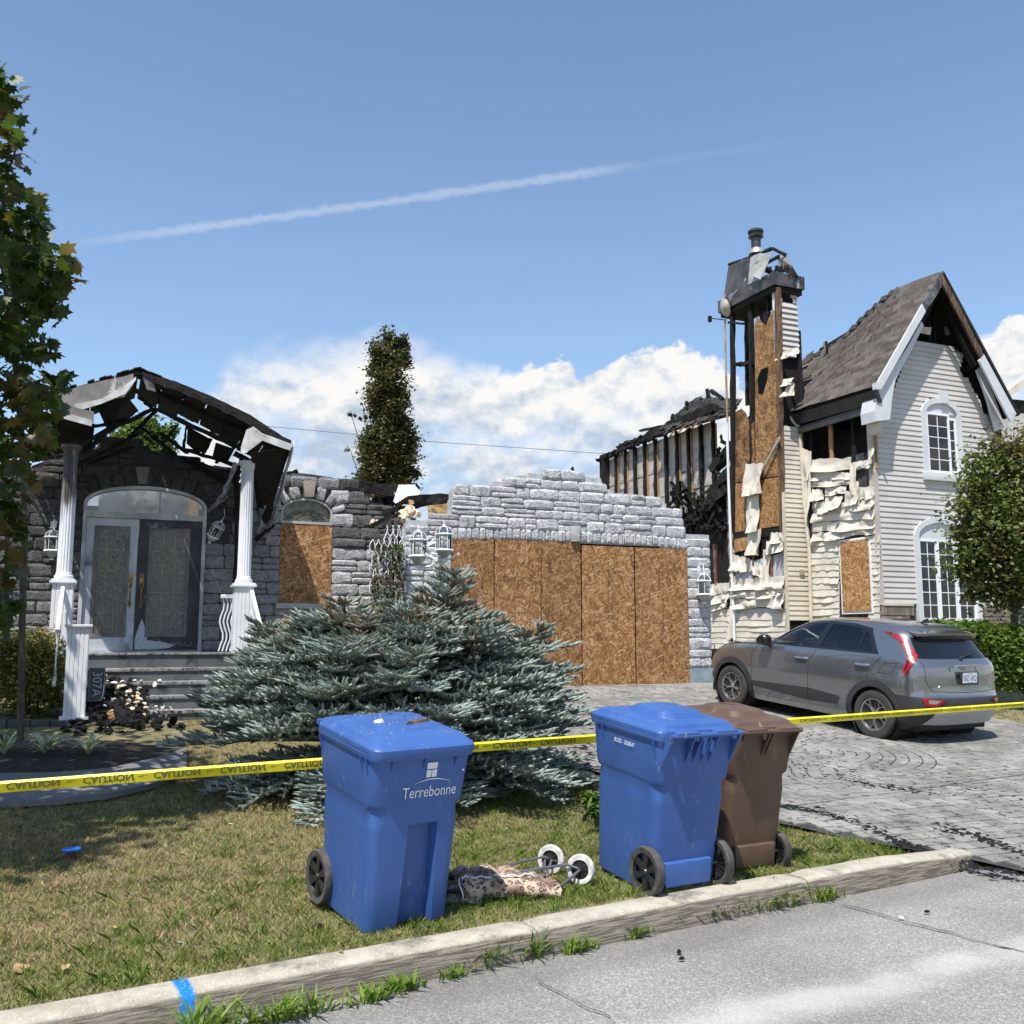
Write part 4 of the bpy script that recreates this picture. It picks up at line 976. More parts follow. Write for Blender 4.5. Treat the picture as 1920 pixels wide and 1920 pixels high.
# ---- porch roof: two charred slopes, fascia, hanging soffit, beams
random.seed(9)
V0, V1 = 14.15, 15.75
M_shing = pm('burned_shingle', (.022, .022, .023), (.045, .044, .043), 18., rough=.9, bump=.8, bscale=60, rnd=.25)
M_fascia = pm('heat_stained_fascia', (.34, .315, .29), (.18, .165, .15), 2.4, rough=.45, metal=.15, c3=(.62, .62, .62), s3=1.3, lo3=.55, hi3=.62)
M_fasciaw = pm('white_fascia', (.72, .72, .71), (.45, .44, .43), 4., rough=.45, c3=(.12, .11, .10), s3=4., lo3=.6, hi3=.72)
apex = fac(262, 698, V0); lef = fac(97, 742, V0); rig = fac(546, 832, V0)
def slope(p, q, sag, name, back=V1, kl=1.0):
    """roof deck from eave p to apex q running back, as charred boards"""
    for i in range(7):
        f0, f1 = i/7, (i+1)/7-.012; m = MB(MH)
        for j in range(5):
            if random.random() < .10 and 0 < i < 6 and j > 1: continue
            v0 = V0+(back-V0)*j/5; v1 = V0+(back-V0)*(j+1)/5+.0
            def pt(f, v, dz_=0): s = (v-V0)/(back-V0); return (p[0]+(q[0]-p[0])*f, v, p[2]+(q[2]-p[2])*f-sag*s*(1-f)+dz_+.02*noise.noise(Vector((f*9, v*4, 1))))
            a, b, c, d = pt(f0, v0), pt(f1, v0), pt(f1, v1), pt(f0, v1); up = lambda t_, k=.045: (t_[0], t_[1], t_[2]+k)
            m.add([a, b, c, d, up(a), up(b), up(c), up(d)], [(0, 3, 2, 1), (4, 5, 6, 7), (0, 1, 5, 4), (1, 2, 6, 5), (2, 3, 7, 6), (3, 0, 4, 7)])
        m.build(name, M_char, porch)
    # shingles left on top
    n = 15
    for i in range(n):
        for j in range(5):
            if random.random() < .35: continue
            f = (i+.5)/n; v = V0-.03+(back-V0)*(j+.5)/5; s = (v-V0)/(back-V0); z = p[2]+(q[2]-p[2])*f-sag*s*(1-f)+.062
            sl_ = math.atan2(q[2]-p[2], q[0]-p[0]); L = math.hypot(q[0]-p[0], q[2]-p[2])/n
            M = MH @ Matrix.Translation((p[0]+(q[0]-p[0])*f, v, z+random.uniform(0, .02))) @ Matrix.Rotation(-sl_, 4, 'Y') @ Matrix.Rotation(random.uniform(-.12, .12), 4, 'Y') @ Matrix.Diagonal((L*1.15, .30, .014, 1))
            link('shingle', CUBE_SH, porch, M)
def cube_mesh(name, mat):
    me = bpy.data.meshes.new(name); v = [(x, y, z) for x in (-.5, .5) for y in (-.5, .5) for z in (-.5, .5)]
    me.from_pydata(v, [], [(0, 1, 3, 2), (4, 6, 7, 5), (0, 4, 5, 1), (2, 3, 7, 6), (0, 2, 6, 4), (1, 5, 7, 3)]); me.materials.append(mat); return me
CUBE_SH = cube_mesh('shingle', M_shing)
slope(lef, apex, .15, 'roof_board'); slope(rig, apex, .10, 'roof_board')
def strip(pts, w0, v, mat, name, parent, th=.02, seg=1, jit=0.):
    """band hanging below a pixel polyline: pts (x, y_top, y_bottom)"""
    P = []
    for i in range(len(pts)-1):
        for k in range(seg): f = k/seg; P.append(tuple(a+(b-a)*f for a, b in zip(pts[i], pts[i+1])))
    P.append(pts[-1]); m = MB(MH); rings = []
    for x, yt, yb in P:
        a = fac(x, yt, v); b = fac(x, yb, v); j = random.uniform(-jit, jit)
        rings.append([(a[0], v+j, a[2]), (b[0], v+j, b[2]+j), (b[0], v+th+j, b[2]+j), (a[0], v+th+j, a[2])])
    m.loft(rings); return m.build(name, mat, parent)
strip([(92, 744, 782), (150, 724, 768), (200, 712, 752), (232, 706, 744), (250, 700, 722)], 0, V0-.03, M_fascia, 'fascia', porch, seg=3, jit=.006)
strip([(140, 758, 772), (190, 748, 757), (235, 722, 738), (255, 706, 712)], 0, V0-.045, M_fasciaw, 'fascia', porch, th=.012)
strip([(92, 747, 764), (120, 756, 777), (150, 766, 785), (176, 772, 792)], 0, V0-.10, pm('taupe_soffit', (.22, .20, .19), (.16, .15, .14), 5., rough=.6), 'fascia', porch, th=.015)
strip([(95, 768, 776), (130, 776, 788), (172, 788, 799)], 0, V0-.12, M_fasciaw, 'gutter', porch, th=.02)
strip([(268, 698, 712), (330, 715, 732), (400, 744, 762), (470, 778, 797), (545, 828, 836)], 0, V0-.02, M_char, 'rake_board', porch, seg=6, jit=.012, th=.05)
strip([(290, 728, 738), (350, 752, 764), (410, 782, 792), (470, 806, 818)], 0, V0+.25, M_char, 'rake_board', porch, seg=6, jit=.012, th=.05)
# sooted corner box of the right eave and its melted cover
strip([(452, 838, 850), (462, 806, 848), (475, 800, 838), (492, 812, 826), (545, 832, 845)], 0, V0-.06, M_fasciaw, 'fascia', porch, seg=2, jit=.01)
def hang(p0, v0, p1, v1, w_, mat, name, parent, th=.02, seg=6, jit=.02):
    a = Vector(fac(*p0, v0)); b = Vector(fac(*p1, v1)); m = MB(MH); m.beam(a, b, th, w_, jit=jit, seg=seg); return m.build(name, mat, parent)
hang((550, 832), V0, (515, 965), V1-.1, .14, M_fasciaw, 'fascia', porch, jit=.012); hang((541, 842), V0+.05, (503, 975), V1, .07, M_char, 'fascia', porch)
hang((515, 965), V1-.1, (497, 1008), V1, .10, pm('peeled_grey_cladding', (.35, .34, .33), (.12, .12, .12), 7., rough=.5), 'fascia', porch, jit=.02)
hang((98, 768), V0-.1, (38, 858), V1-.2, .06, M_fasciaw, 'fascia', porch, jit=.003); hang((84, 760), V0-.05, (30, 850), V1-.1, .03, M_fasciaw, 'gutter', porch, jit=.003)
hang((90, 775), V0, (44, 858), V1, .16, M_char, 'rafter', porch)
# soffit fields: left dark, right dark triangle
def quad(pts, mat, name, parent, th=.03):
    P = [Vector(fac(x, y, v)) for x, y, v in pts]; n = len(P); back_ = [p+Vector((0, th, th*.3)) for p in P]
    return MB(MH).add(P+back_, [tuple(range(n)), tuple(range(2*n-1, n-1, -1))]+[(k, k+n, (k+1) % n+n, (k+1) % n) for k in range(n)]).build(name, mat, parent)
quad([(95, 778, V0), (178, 795, V0), (172, 846, V1), (60, 868, V1)], M_char, 'soffit', porch); quad([(470, 850, V0+.1), (545, 838, V0), (500, 985, V1), (483, 965, V1)], M_char, 'soffit', porch)
quad([(180, 760, V0+.5), (235, 738, V0+.5), (260, 770, V1), (205, 815, V1)], M_char, 'soffit', porch)
quad([(452, 790, V0+.3), (330, 745, V0+.4), (345, 772, V1), (470, 835, V1)], M_char, 'soffit', porch)
B = [((150, 832), 14.5, (288, 767), 14.5, .05), ((288, 765), 14.5, (476, 852), 14.5, .055), ((145, 872), 15.1, (262, 812), 15.6, .045), ((292, 770), 14.6, (235, 826), 15.5, .035), ((292, 772), 14.6, (262, 745), 14.4, .04),
     ((330, 800), 15.0, (302, 835), 15.6, .03), ((300, 812), 15.2, (352, 850), 15.6, .045), ((350, 798), 15.1, (344, 842), 15.3, .03), ((395, 824), 14.9, (380, 852), 15.2, .04), ((345, 842), 15.4, (440, 872), 15.2, .05),
     ((440, 838), 14.6, (405, 868), 15.3, .035), ((262, 800), 15.3, (330, 852), 15.7, .04), ((180, 800), 15.0, (240, 785), 14.7, .05), ((165, 870), 15.7, (250, 838), 15.8, .05), ((160, 850), 14.5, (210, 800), 15.5, .06), ((440, 850), 14.6, (478, 872), 14.6, .08), ((340, 858), 15.75, (425, 905), 15.85, .06), ((455, 860), 15.3, (437, 900), 15.8, .05)]
for p, v0, q, v1, w_ in B: hang(p, v0, q, v1, w_, M_char, 'rafter', porch, th=w_, seg=8, jit=.012)
quad([(352, 800, 15.0), (398, 825, 15.0), (386, 850, 15.3), (366, 846, 15.3), (350, 832, 15.2)], M_char, 'hanging_sheathing', porch)
quad([(405, 830, 15.), (440, 842, 14.8), (425, 870, 15.2), (398, 858, 15.2)], M_char, 'hanging_sheathing', porch)
o = hang((444, 905), 14.9, (440, 1160), 15.4, .055, M_char, 'rafter', porch, th=.05)                    # charred post by the right column
# peeled cladding strips hanging by the column
M_peel = pm('peeled_grey_metal', (.33, .34, .36), (.14, .14, .15), 9., rough=.45, metal=.3)
hang((443, 868), 14.7, (418, 925), 14.9, .07, M_peel, 'peeled_strip', porch, th=.01, jit=.02); hang((436, 905), 14.9, (400, 950), 15.2, .05, M_peel, 'peeled_strip', porch, th=.01, jit=.02); hang((428, 930), 15.1, (390, 960), 15.3, .03, M_peel, 'peeled_strip', porch, th=.01, jit=.015)
hang((447, 868), 14.6, (447, 960), 14.9, .02, M_char, 'hanging_cable', porch, th=.02, jit=.012); hang((458, 862), 14.4, (450, 905), 14.5, .05, M_whitesoot, 'peeled_strip', porch, th=.01)
hang((498, 925), 15.3, (484, 990), 15.5, .10, M_peel, 'peeled_strip', porch, th=.012, jit=.03); hang((515, 985), 15.5, (478, 1012), 15.7, .05, M_char, 'peeled_strip', porch, th=.02)
quad([(268, 708, V0-.05), (288, 720, V0-.05), (293, 735, V0-.02), (275, 730, V0-.02)], M_peel, 'peeled_flap', porch)
# ---- connecting ruin between window wall and garage
ru = MB(MH)
hang((682, 918), 15.9, (738, 925), 15.9, .12, M_char, 'roof_timber', house, th=.1); hang((700, 940), 16.1, (850, 935), 16.6, .16, M_char, 'roof_timber', house, th=.14, seg=10, jit=.03)
hang((716, 960), 15.9, (840, 938), 16.0, .07, M_char, 'roof_timber', house, th=.1, seg=10, jit=.02); hang((730, 915), 16.0, (738, 985), 15.95, .12, M_char, 'stud', house, th=.1); hang((745, 930), 16.1, (752, 980), 15.95, .10, M_char, 'stud', house, th=.1)
hang((770, 940), 16.2, (775, 975), 16.0, .07, M_wood, 'stud', house, th=.09, jit=.01); hang((700, 918), 16.0, (697, 930), 15.9, .07, M_wood, 'stud', house, th=.09, jit=.01)
MB(MH).box((fac(705, 1000, VD)[0], VD+.05, .6), (fac(764, 1000, VD)[0]+.9, VD+.1, 3.4)).build('scorched_sheathing', M_char, house)
quad([(802, 945, 16.3), (846, 935, 16.4), (846, 965, 16.3), (805, 968, 16.2)], pm('yellow_osb_scrap', (.45, .30, .12), (.12, .08, .04), 8., rough=.9), 'scorched_sheathing', house)
quad([(738, 940, 15.75), (748, 909, 15.85), (777, 909, 15.95), (764, 930, 15.75), (742, 944, 15.7)], pm('white_vinyl', (.80, .81, .82), rough=.4), 'vinyl_scrap', house, th=.012)
quad([(764, 930, 15.75), (777, 909, 15.95), (788, 922, 15.9), (785, 928, 15.85)], M_white, 'vinyl_scrap', house, th=.012)
insul = MB(MH); random.seed(12)
for x, y, r in ((745, 972, .11), (757, 964, .13), (770, 960, .13), (783, 962, .09), (700, 980, .07)):
    c = fac(x, y, 15.7); 
    for k in range(5):
        M = Matrix.Translation((c[0]+random.gauss(0, .04), c[1]+random.gauss(0, .03), c[2]+random.gauss(0, .02))) @ Matrix.Rotation(random.random()*3, 4, Vector((1, 1, 1)).normalized()); s = r*random.uniform(.5, 1)
        insul.loft([[(s*(.9+.4*random.random())*math.cos(t), s*.6*math.sin(t), -s*.3) for t in np.arange(0, 6.2, .9)], [(s*1.1*math.cos(t), s*.7*math.sin(t), 0) for t in np.arange(0, 6.2, .9)], [(s*.7*math.cos(t), s*.4*math.sin(t), s*.35) for t in np.arange(0, 6.2, .9)]], M=M)
insul.build('torn_insulation', pm('torn_tan_insulation', (.55, .42, .28), (.70, .62, .50), 14., rough=.95, c3=(.12, .08, .05), s3=8.), house)
hang((697, 985), 15.6, (750, 962), 15.6, .05, M_char, 'roof_timber', house, th=.12); hang((1075, 893), 15.6, (1074, 876), 15.6, .05, M_char, 'roof_timber', house, th=.05)
for x, y in ((690, 900), (696, 930), (705, 925)): pass
# ================================================================== TWO-STOREY HOUSE WITH PARTLY BURNED GABLE
UR = 15.704; VR = 16.206; VC = 18.492; UC = 14.982
gh = empty('sided_house', (*xy(18, 16.2), .8), 'two storey house with grey vinyl sided gable, scorched attic and heat melted beige side wall', 'house')
M_sidg = pm('grey_vinyl_siding', (.54, .52, .50), (.49, .47, .45), 1.4, rough=.5, objcol=True, c3=(.40, .37, .35), s3=.9, lo3=.6, hi3=.75, bump=.08, bscale=200)
M_sidb = pm('beige_vinyl_siding', (.62, .585, .51), (.55, .51, .43), 2.2, rough=.5, objcol=True, bump=.1, bscale=120)
M_trimb = pm('pale_blue_trim', (.60, .62, .65), (.55, .57, .60), 3., rough=.45)
M_win = pm('white_vinyl_window', (.78, .80, .84), rough=.35)
M_glass = glassmat('window_glass', (.80, .86, .84), .0)
M_curt = pm('pale_curtain', (.55, .58, .57), (.75, .76, .76), 5., rough=.9, stretch=(12, 1, .4))
M_beige = pm('beige_trim', (.62, .56, .45), (.50, .44, .36), 4., rough=.5)
M_shg = pm('brown_grey_shingle', (.088, .076, .068), (.125, .11, .10), 3., rough=.9, bump=.5, bscale=160, rnd=.30, spec=.15)
# -- gable wall
gp = P2([(1664, 1131), (1640, 775), (1668, 752), (1700, 664), (1710, 640), (1735, 643), (1768, 650), (1790, 655), (1806, 664), (1799, 690), (1799, 700), (1814, 710), (1826, 735), (1836, 748), (1842, 772), (1856, 780), (1858, 806), (1868, 815), (1880, 868), (1886, 930), (1895, 1130)], VR)
gp[0] = (UR+.10, gp[0][1]); gp[1] = (UR+.10, gp[1][1]); gp[-1] = (20.2, gp[-1][1]); gp[-2] = (20.15, gp[-2][1])
def pv(x, y): t = fac(x, y, VR); return t[0], t[2]
au0, au1 = pv(1729, 850)[0], pv(1802, 850)[0]; azb, azs, azt = pv(1766, 888)[1], pv(1766, 778)[1], pv(1766, 748)[1]
bu0, bu1 = pv(1716, 1100)[0], pv(1835, 1100)[0]; bzb, bzs, bzt = pv(1775, 1166)[1], pv(1775, 1008)[1], pv(1775, 970)[1]
ga = arch(au0, au1, azb, azs, azt); gb = arch(bu0, bu1, bzb, bzs, bzt)
backing('gable_wall', VR+.004, VR+.12, gp, [ga, gb], pm('wall_sheathing', (.12, .11, .10), rough=.9), gh)
BOARD = bpy.data.meshes.new('siding_board')
BOARD.from_pydata([(x, y, z) for x in (-.5, .5) for (y, z) in ((.0, .0), (-1., .0), (-1.05, .12), (-.30, .97), (-.05, 1.0), (0, 1.0))], [], [(i, i+1, i+7, i+6) for i in range(5)]+[(5, 0, 6, 11), (0, 5, 4, 3, 2, 1), (6, 7, 8, 9, 10, 11)])
def boards(poly, holes, mat, parent, M0, z0, ch, colf, depth=.022, u_as_v=False):
    me = BOARD.copy(); me.materials.append(mat); z = z0; zt = max(p[1] for p in poly)
    while z < zt:
        hs = []; zc = z+ch*.5
        for hp in holes: hs += poly_spans(hp, zc)
        for a, b in sub_spans(poly_spans(poly, zc), hs):
            if b-a < .02: continue
            M = M0 @ Matrix.Translation(((a+b)/2, 0, z)) @ Matrix.Diagonal((b-a, depth, ch, 1)); link('siding_board', me, parent, M, colf((a+b)/2, z))
        z += ch
def gc(u, z):
    k = random.uniform(.97, 1.04); s = 1.
    if z > 8.0: s = .9
    return (k*s, k*s, k*s)
gwl = empty('gable_siding', (*xy(18, VR), 2.3), parent=gh)
boards(gp, [ga, gb], M_sidg, gwl, MH @ Matrix.Translation((0, VR, 0)), 2.335, .120, gc)
m = MB(MH); m.box((UR-.02, VR-.03, 2.3), (UR+.10, VR+.05, 6.9)); m.build('corner_board', pm('greige_corner', (.50, .46, .42), (.42, .38, .34), 3., rough=.5), gh)
MB(MH).box((UR+.06, VR-.05, 2.29), (bu0-.11, VR+.02, 2.332)).build('sill_band', M_beige, gh)
# brick base course
M_brick = pm('brown_brick', (.165, .13, .115), (.23, .19, .17), 8., rough=.95, bump=.5, bscale=70, rnd=.25)
MB(MH).box((UR-.0, VR+.012, .5), (20.2, VR+.15, 2.288)).build('base_wall', M_mortar_soot, gh)
BR = cube_mesh('brick', M_brick)
bw = empty('brick_base', (*xy(18, VR), 2.), parent=gh)
u = UR+.05
while u < 19.9:
    if not (bu0-.10 < u < bu1+.10):
        link('brick', BR, bw, MH @ Matrix.Translation((u, VR+.0, 2.18)) @ Matrix.Diagonal((.058, .07, .2, 1)))
    u += .072
for r_ in range(2):
    u = UR+.1+.1*r_
    while u < 19.9:
        if not (bu0-.2 < u < bu1+.2): link('brick', BR, bw, MH @ Matrix.Translation((u, VR+.002, 2.03-.075*r_)) @ Matrix.Diagonal((.195, .06, .062, 1)))
        u += .208
# -- windows
def sash(parent, u0, u1, z0, z1, nc, nr, v, fw=.045, name='sash'):
    m = MB(MH); m.box((u0, v, z0), (u0+fw, v+.05, z1)); m.box((u1-fw, v, z0), (u1, v+.05, z1)); m.box((u0+fw, v, z0), (u1-fw, v+.05, z0+fw)); m.box((u0+fw, v, z1-fw), (u1-fw, v+.05, z1)); s = m.build(name, M_win, parent)
    a, b, c, d = u0+fw, u1-fw, z0+fw, z1-fw
    m = MB(MH)
    for i in range(1, nc): x = a+(b-a)*i/nc; m.box((x-.009, v+.015, c), (x+.009, v+.034, d))
    for j in range(1, nr): z = c+(d-c)*j/nr; m.box((a, v+.0155, z-.009), (b, v+.0335, z+.009))
    m.build('muntin', M_win, s)
    for i in range(nc):
        for j in range(nr): MB(MH).box((a+(b-a)*i/nc+.009, v+.022, c+(d-c)*j/nr+.009), (a+(b-a)*(i+1)/nc-.009, v+.027, c+(d-c)*(j+1)/nr-.009)).build('pane', M_glass, s)
    return s
def archwin(u0, u1, zb, zs, zt, ztop, tw, key):
    w_ = empty('window', (*xy((u0+u1)/2, VR), zb), parent=gh)
    m = MB(MH); arch_frame(m, u0, u1, zb, zs, zt, tw, VR-.07, VR+.03); m.build('casing', M_trimb, w_)
    a, b, c, d = key; m = MB(MH); m.prism([(a, c), (b, c), (b+.02, d), (a-.02, d)], VR-.11, VR-.01); m.build('keystone', M_trimb, w_)
    i_ = arch(u0+tw, u1-tw, ztop, zs-.0, zt-tw, 14); MB(MH).prism(i_, VR-.02, VR+.0).build('arch_panel', M_trimb, w_)
    MB(MH).box((u0+tw, VR+.14, zb), (u1-tw, VR+.16, ztop)).build('room_darkness', pm('dim_room', (.045, .05, .05), rough=.9), w_) if 0 else None
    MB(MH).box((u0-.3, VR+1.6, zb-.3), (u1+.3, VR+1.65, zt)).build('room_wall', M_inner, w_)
    return w_
k = (*pv(1759, 757), *pv(1770, 735)); w1 = archwin(au0, au1, azb, azs, azt, pv(1760, 776)[1], .13, (k[0], k[2], k[1], k[3]))
MB(MH).box((au0-.04, VR-.11, azb-.19), (au1+.04, VR+.0, azb)).build('sill', M_trimb, w1, bevel=.01)
zt1 = pv(1760, 776)[1]; um = pv(1779, 830)[0]
sash(w1, au0+.131, um, azb+.002, zt1, 2, 5, VR-.05, .05); sash(w1, um+.002, au1-.131, azb+.05, zt1-.09, 1, 5, VR-.01, .035)
MB(MH).box((um+.002, VR-.005, zt1-.088), (au1-.131, VR+.03, zt1)).build('head_filler', M_trimb, w1)
def curtain(u0, u1, z0, z1, v, parent, fold=.03):
    n = 26; V = []
    for i in range(n+1):
        u = u0+(u1-u0)*i/n; vv = v+fold*math.sin(i*1.3)+.01*math.sin(i*3.1)
        V += [(u, vv, z0), (u+.0, vv, z1)]
    MB(MH).add(V, [(2*i, 2*i+2, 2*i+3, 2*i+1) for i in range(n)]).build('curtain', M_curt, parent, smooth=True, angle=180)
curtain(au0+.50, au0+.80, azb+.1, zt1-.05, VR+.12, w1); curtain(au1-.32, au1-.15, azb+.1, zt1-.1, VR+.16, w1); curtain(au0+.13, au0+.2, azb, zt1, VR+.2, w1)
k = (*pv(1766, 984), *pv(1781, 960)); w2 = archwin(bu0, bu1, bzb, bzs, bzt, pv(1775, 1013)[1], .13, (k[0], k[2], k[1], k[3]))
zt2 = pv(1775, 1013)[1]; L3 = (bu1-bu0-.26)/3
for i in range(3): sash(w2, bu0+.131+L3*i, bu0+.129+L3*(i+1), bzb+.03, zt2, 2, 6, VR-.03, .055)
curtain(bu1-.13-L3, bu1-.2, bzb+.1, bzb+.9, VR+.25, w2, .02)
# -- roof of the gable, sagging towards the burned part
def zr(v):
    T = [(15.7, 10.03), (16.6, 10.08), (17.2, 10.1), (18.1, 9.78), (18.9, 9.42), (19.5, 9.3), (20.2, 9.28), (21.3, 9.1)]
    for (a, b), (c, d) in zip(T, T[1:]):
        if v <= c: return b+(d-b)*max(0, (v-a)/(c-a))
    return T[-1][1]
def Rf(v, b, off=0.):
    u = 15.45+(17.67-15.45)*b; ze = 7.09+.02*(v-15.8); z = ze+(zr(v)-ze)*(b**1.06)
    s = min(1, max(0, (v-16.3)/2.)); z += s*(.05*noise.noise(Vector((v*1.5, b*4, 0)))+.03*math.sin(v*5+b*7)*b)-s*.10*math.sin(math.pi*b)
    return Vector((u-off*.8, v, z+off*.6))
rf = MB(MH); nv, nb = 28, 14
V = [Rf(15.72+(20.9-15.72)*i/nv, j/nb, -.02) for i in range(nv+1) for j in range(nb+1)]
V2 = [p+Vector((.04, 0, -.09)) for p in V]; N1 = len(V)
F = [(i*(nb+1)+j, (i+1)*(nb+1)+j, (i+1)*(nb+1)+j+1, i*(nb+1)+j+1) for i in range(nv) for j in range(nb)]
F2 = [tuple(q+N1 for q in f[::-1]) for f in F]; E = [(j, j+1, j+1+N1, j+N1) for j in range(nb)]+[(nv*(nb+1)+j+1, nv*(nb+1)+j, nv*(nb+1)+j+N1, nv*(nb+1)+j+1+N1) for j in range(nb)]+[((i+1)*(nb+1), i*(nb+1), i*(nb+1)+N1, (i+1)*(nb+1)+N1) for i in range(nv)]
roof = rf.add(V+V2, F+F2+E).build('roof', M_char, gh)
CUBE_G = cube_mesh('shingle', M_shg); rows = 28; random.seed(21); cnt = 0; jb = MB()
for j in range(rows):
    b = (j+.5)/rows; v = 15.70+(.16 if j % 2 else 0)
    while v < 20.8:
        L = random.choice((.28, .32, .36)); vc_ = v+L/2; p = Rf(vc_, b, .012); q = Rf(vc_, min(1, b+.03), .012); r_ = Rf(vc_+.1, b, .012)
        ex = (r_-p).normalized(); ey = (q-p).normalized(); ez = ex.cross(ey).normalized()
        if ez.z < 0: ez = -ez
        lift = random.uniform(0, .008); burn = vc_ > 18.2 and b > .55 and random.random() < .35
        if burn: lift += random.uniform(0, .05)
        if vc_ > 19.6 and random.random() < .25: v += L; continue
        Rm = Matrix((ex, ey, ez)).transposed().to_4x4()
        M = MH @ Matrix.Translation(p+ez*lift) @ Rm @ Matrix.Rotation(random.uniform(.10, .15)+(random.uniform(0, .2) if burn else 0), 4, 'X') @ Matrix.Diagonal((L-.012, .165, .014, 1))
        if cnt < 298 and (vc_ < 18.3): link('shingle', CUBE_G, roof, M); cnt += 1
        else: jb.add([(x, y, z) for x in (-.5, .5) for y in (-.5, .5) for z in (-.5, .5)], [(0, 1, 3, 2), (4, 6, 7, 5), (0, 4, 5, 1), (2, 3, 7, 6), (0, 2, 6, 4), (1, 5, 7, 3)], M)
        v += L
jb.build('shingle_field', pm('brown_grey_shingle_field', (.088, .076, .068), (.125, .11, .10), 3., rough=.9, bump=.5, bscale=160, island=.30, spec=.15), roof, kind='stuff')
# ridge cap shingles and the charred ridge
for k_ in range(18):
    v = 15.75+.27*k_; p = Vector((17.67, v, zr(v)+.03)); s = v > 17.
    MB(MH).add([(p.x-.13, v, p.z-.17), (p.x, v-.01, p.z), (p.x+.13, v, p.z-.17), (p.x-.13, v+.29, p.z-.15), (p.x, v+.29, p.z+.015), (p.x+.13, v+.29, p.z-.15)], [(0, 1, 4, 3), (1, 2, 5, 4), (0, 3, 5, 2), (0, 2, 1), (3, 4, 5)]).build('ridge_cap', M_shing if s else M_shg, roof)
# right slope deck
MB(MH).add([(17.68, 15.72, 10.02), (19.86, 15.72, 6.84), (19.86, 20, 6.84), (17.68, 20, 9.4), (17.66, 15.72, 9.93), (19.78, 15.72, 6.80), (19.78, 20, 6.80), (17.66, 20, 9.3)], [(0, 1, 2, 3), (4, 7, 6, 5), (0, 4, 5, 1), (3, 2, 6, 7), (1, 5, 6, 2), (0, 3, 7, 4)]).build('roof_deck', M_char, gh)
# rakes
def band(pts_out, pts_in, v0, v1, mat, name, jit=0.):
    a = [fac(x, y, v0) for x, y in pts_out]; b = [fac(x, y, v0) for x, y in pts_in]; m = MB(MH)
    m.loft([[(p[0]+random.uniform(-jit, jit), v0, p[2]), (q[0], v0, q[2]+random.uniform(-jit, jit)), (q[0], v1, q[2]), (p[0], v1, p[2])] for p, q in zip(a, b)]); return m.build(name, mat, gh)
band([(1646, 716), (1705, 614), (1730, 570)], [(1652, 731), (1712, 626), (1736, 584)], 15.69, 15.74, M_trimb, 'rake_board'); band([(1730, 570), (1748, 540), (1765, 511)], [(1736, 584), (1752, 560), (1766, 537)], 15.69, 15.74, pm('scorched_blue_trim', (.16, .16, .17), (.03, .03, .03), 4., rough=.6), 'rake_board')
band([(1652, 734), (1704, 646), (1728, 602)], [(1659, 748), (1709, 657), (1732, 610)], 15.80, 15.84, M_trimb, 'frieze_board')
band([(1765, 511), (1800, 575), (1845, 664)], [(1765, 528), (1794, 584), (1839, 672)], 15.69, 15.74, M_scorch, 'rake_board', .01); band([(1845, 664), (1906, 776)], [(1836, 676), (1895, 790)], 15.69, 15.74, M_trimb, 'rake_board')
band([(1838, 688), (1862, 738), (1885, 800)], [(1832, 694), (1852, 748), (1868, 808)], 16.0, 16.06, M_trimb, 'frieze_board', .004); band([(1770, 535), (1800, 598), (1836, 680)], [(1764, 545), (1790, 604), (1826, 690)], 15.95, 16.05, M_char, 'rafter', .015)
band([(1765, 520), (1742, 562), (1712, 622)], [(1768, 535), (1750, 572), (1722, 632)], 15.95, 16.05, M_char, 'rafter', .01)
# boxed eave return at the corner with its curved soffit
ret = P2([(1645, 735), (1702, 650), (1690, 688), (1679, 712), (1673, 745), (1669, 786), (1642, 790), (1640, 770)], 15.78)
MB(MH).prism(ret, 15.78, VR+.0).build('eave_return', M_trimb, gh)
m = MB(MH); m.add([(15.52, 15.75, 6.72), (15.52, 18.5, 6.78), (15.40, 18.5, 7.02), (15.40, 15.75, 6.98), (15.62, 15.75, 6.72), (15.62, 18.5, 6.78), (15.5, 18.5, 7.05), (15.5, 15.75, 7.02)], [(0, 1, 2, 3), (4, 7, 6, 5), (0, 4, 5, 1), (3, 2, 6, 7), (0, 3, 7, 4), (1, 5, 6, 2)]); m.build('gutter', pm('charcoal_gutter', (.035, .036, .04), (.055, .056, .06), 3., rough=.4, metal=.2), gh)
MB(MH).box((15.53, 15.80, 6.55), (15.60, 18.45, 6.718)).build('fascia', pm('charcoal_gutter', (.035, .036, .04)), gh)
MB(MH).box((15.36, 15.66, 6.98), (15.50, 15.76, 7.12)).build('gutter_end', M_trimb, gh)
m = MB(MH)
for i in range(7):
    t0 = math.pi/2*i/7; t1 = math.pi/2*(i+1)/7
    m.box((15.56+.0, 15.80+.0, 0), (15.561, 15.801, .001)) if 0 else None
    m.add([(15.53+.17*(1-math.cos(t0)), 15.79, 6.55-.55*math.sin(t0)*.9), (15.53+.17*(1-math.cos(t1)), 15.79, 6.55-.55*math.sin(t1)*.9), (15.53+.17*(1-math.cos(t1)), 16.2, 6.55-.55*math.sin(t1)*.9), (15.53+.17*(1-math.cos(t0)), 16.2, 6.55-.55*math.sin(t0)*.9)], [(0, 1, 2, 3)])
m.build('curved_soffit', pm('off_white_soffit', (.62, .60, .58), rough=.5), gh)
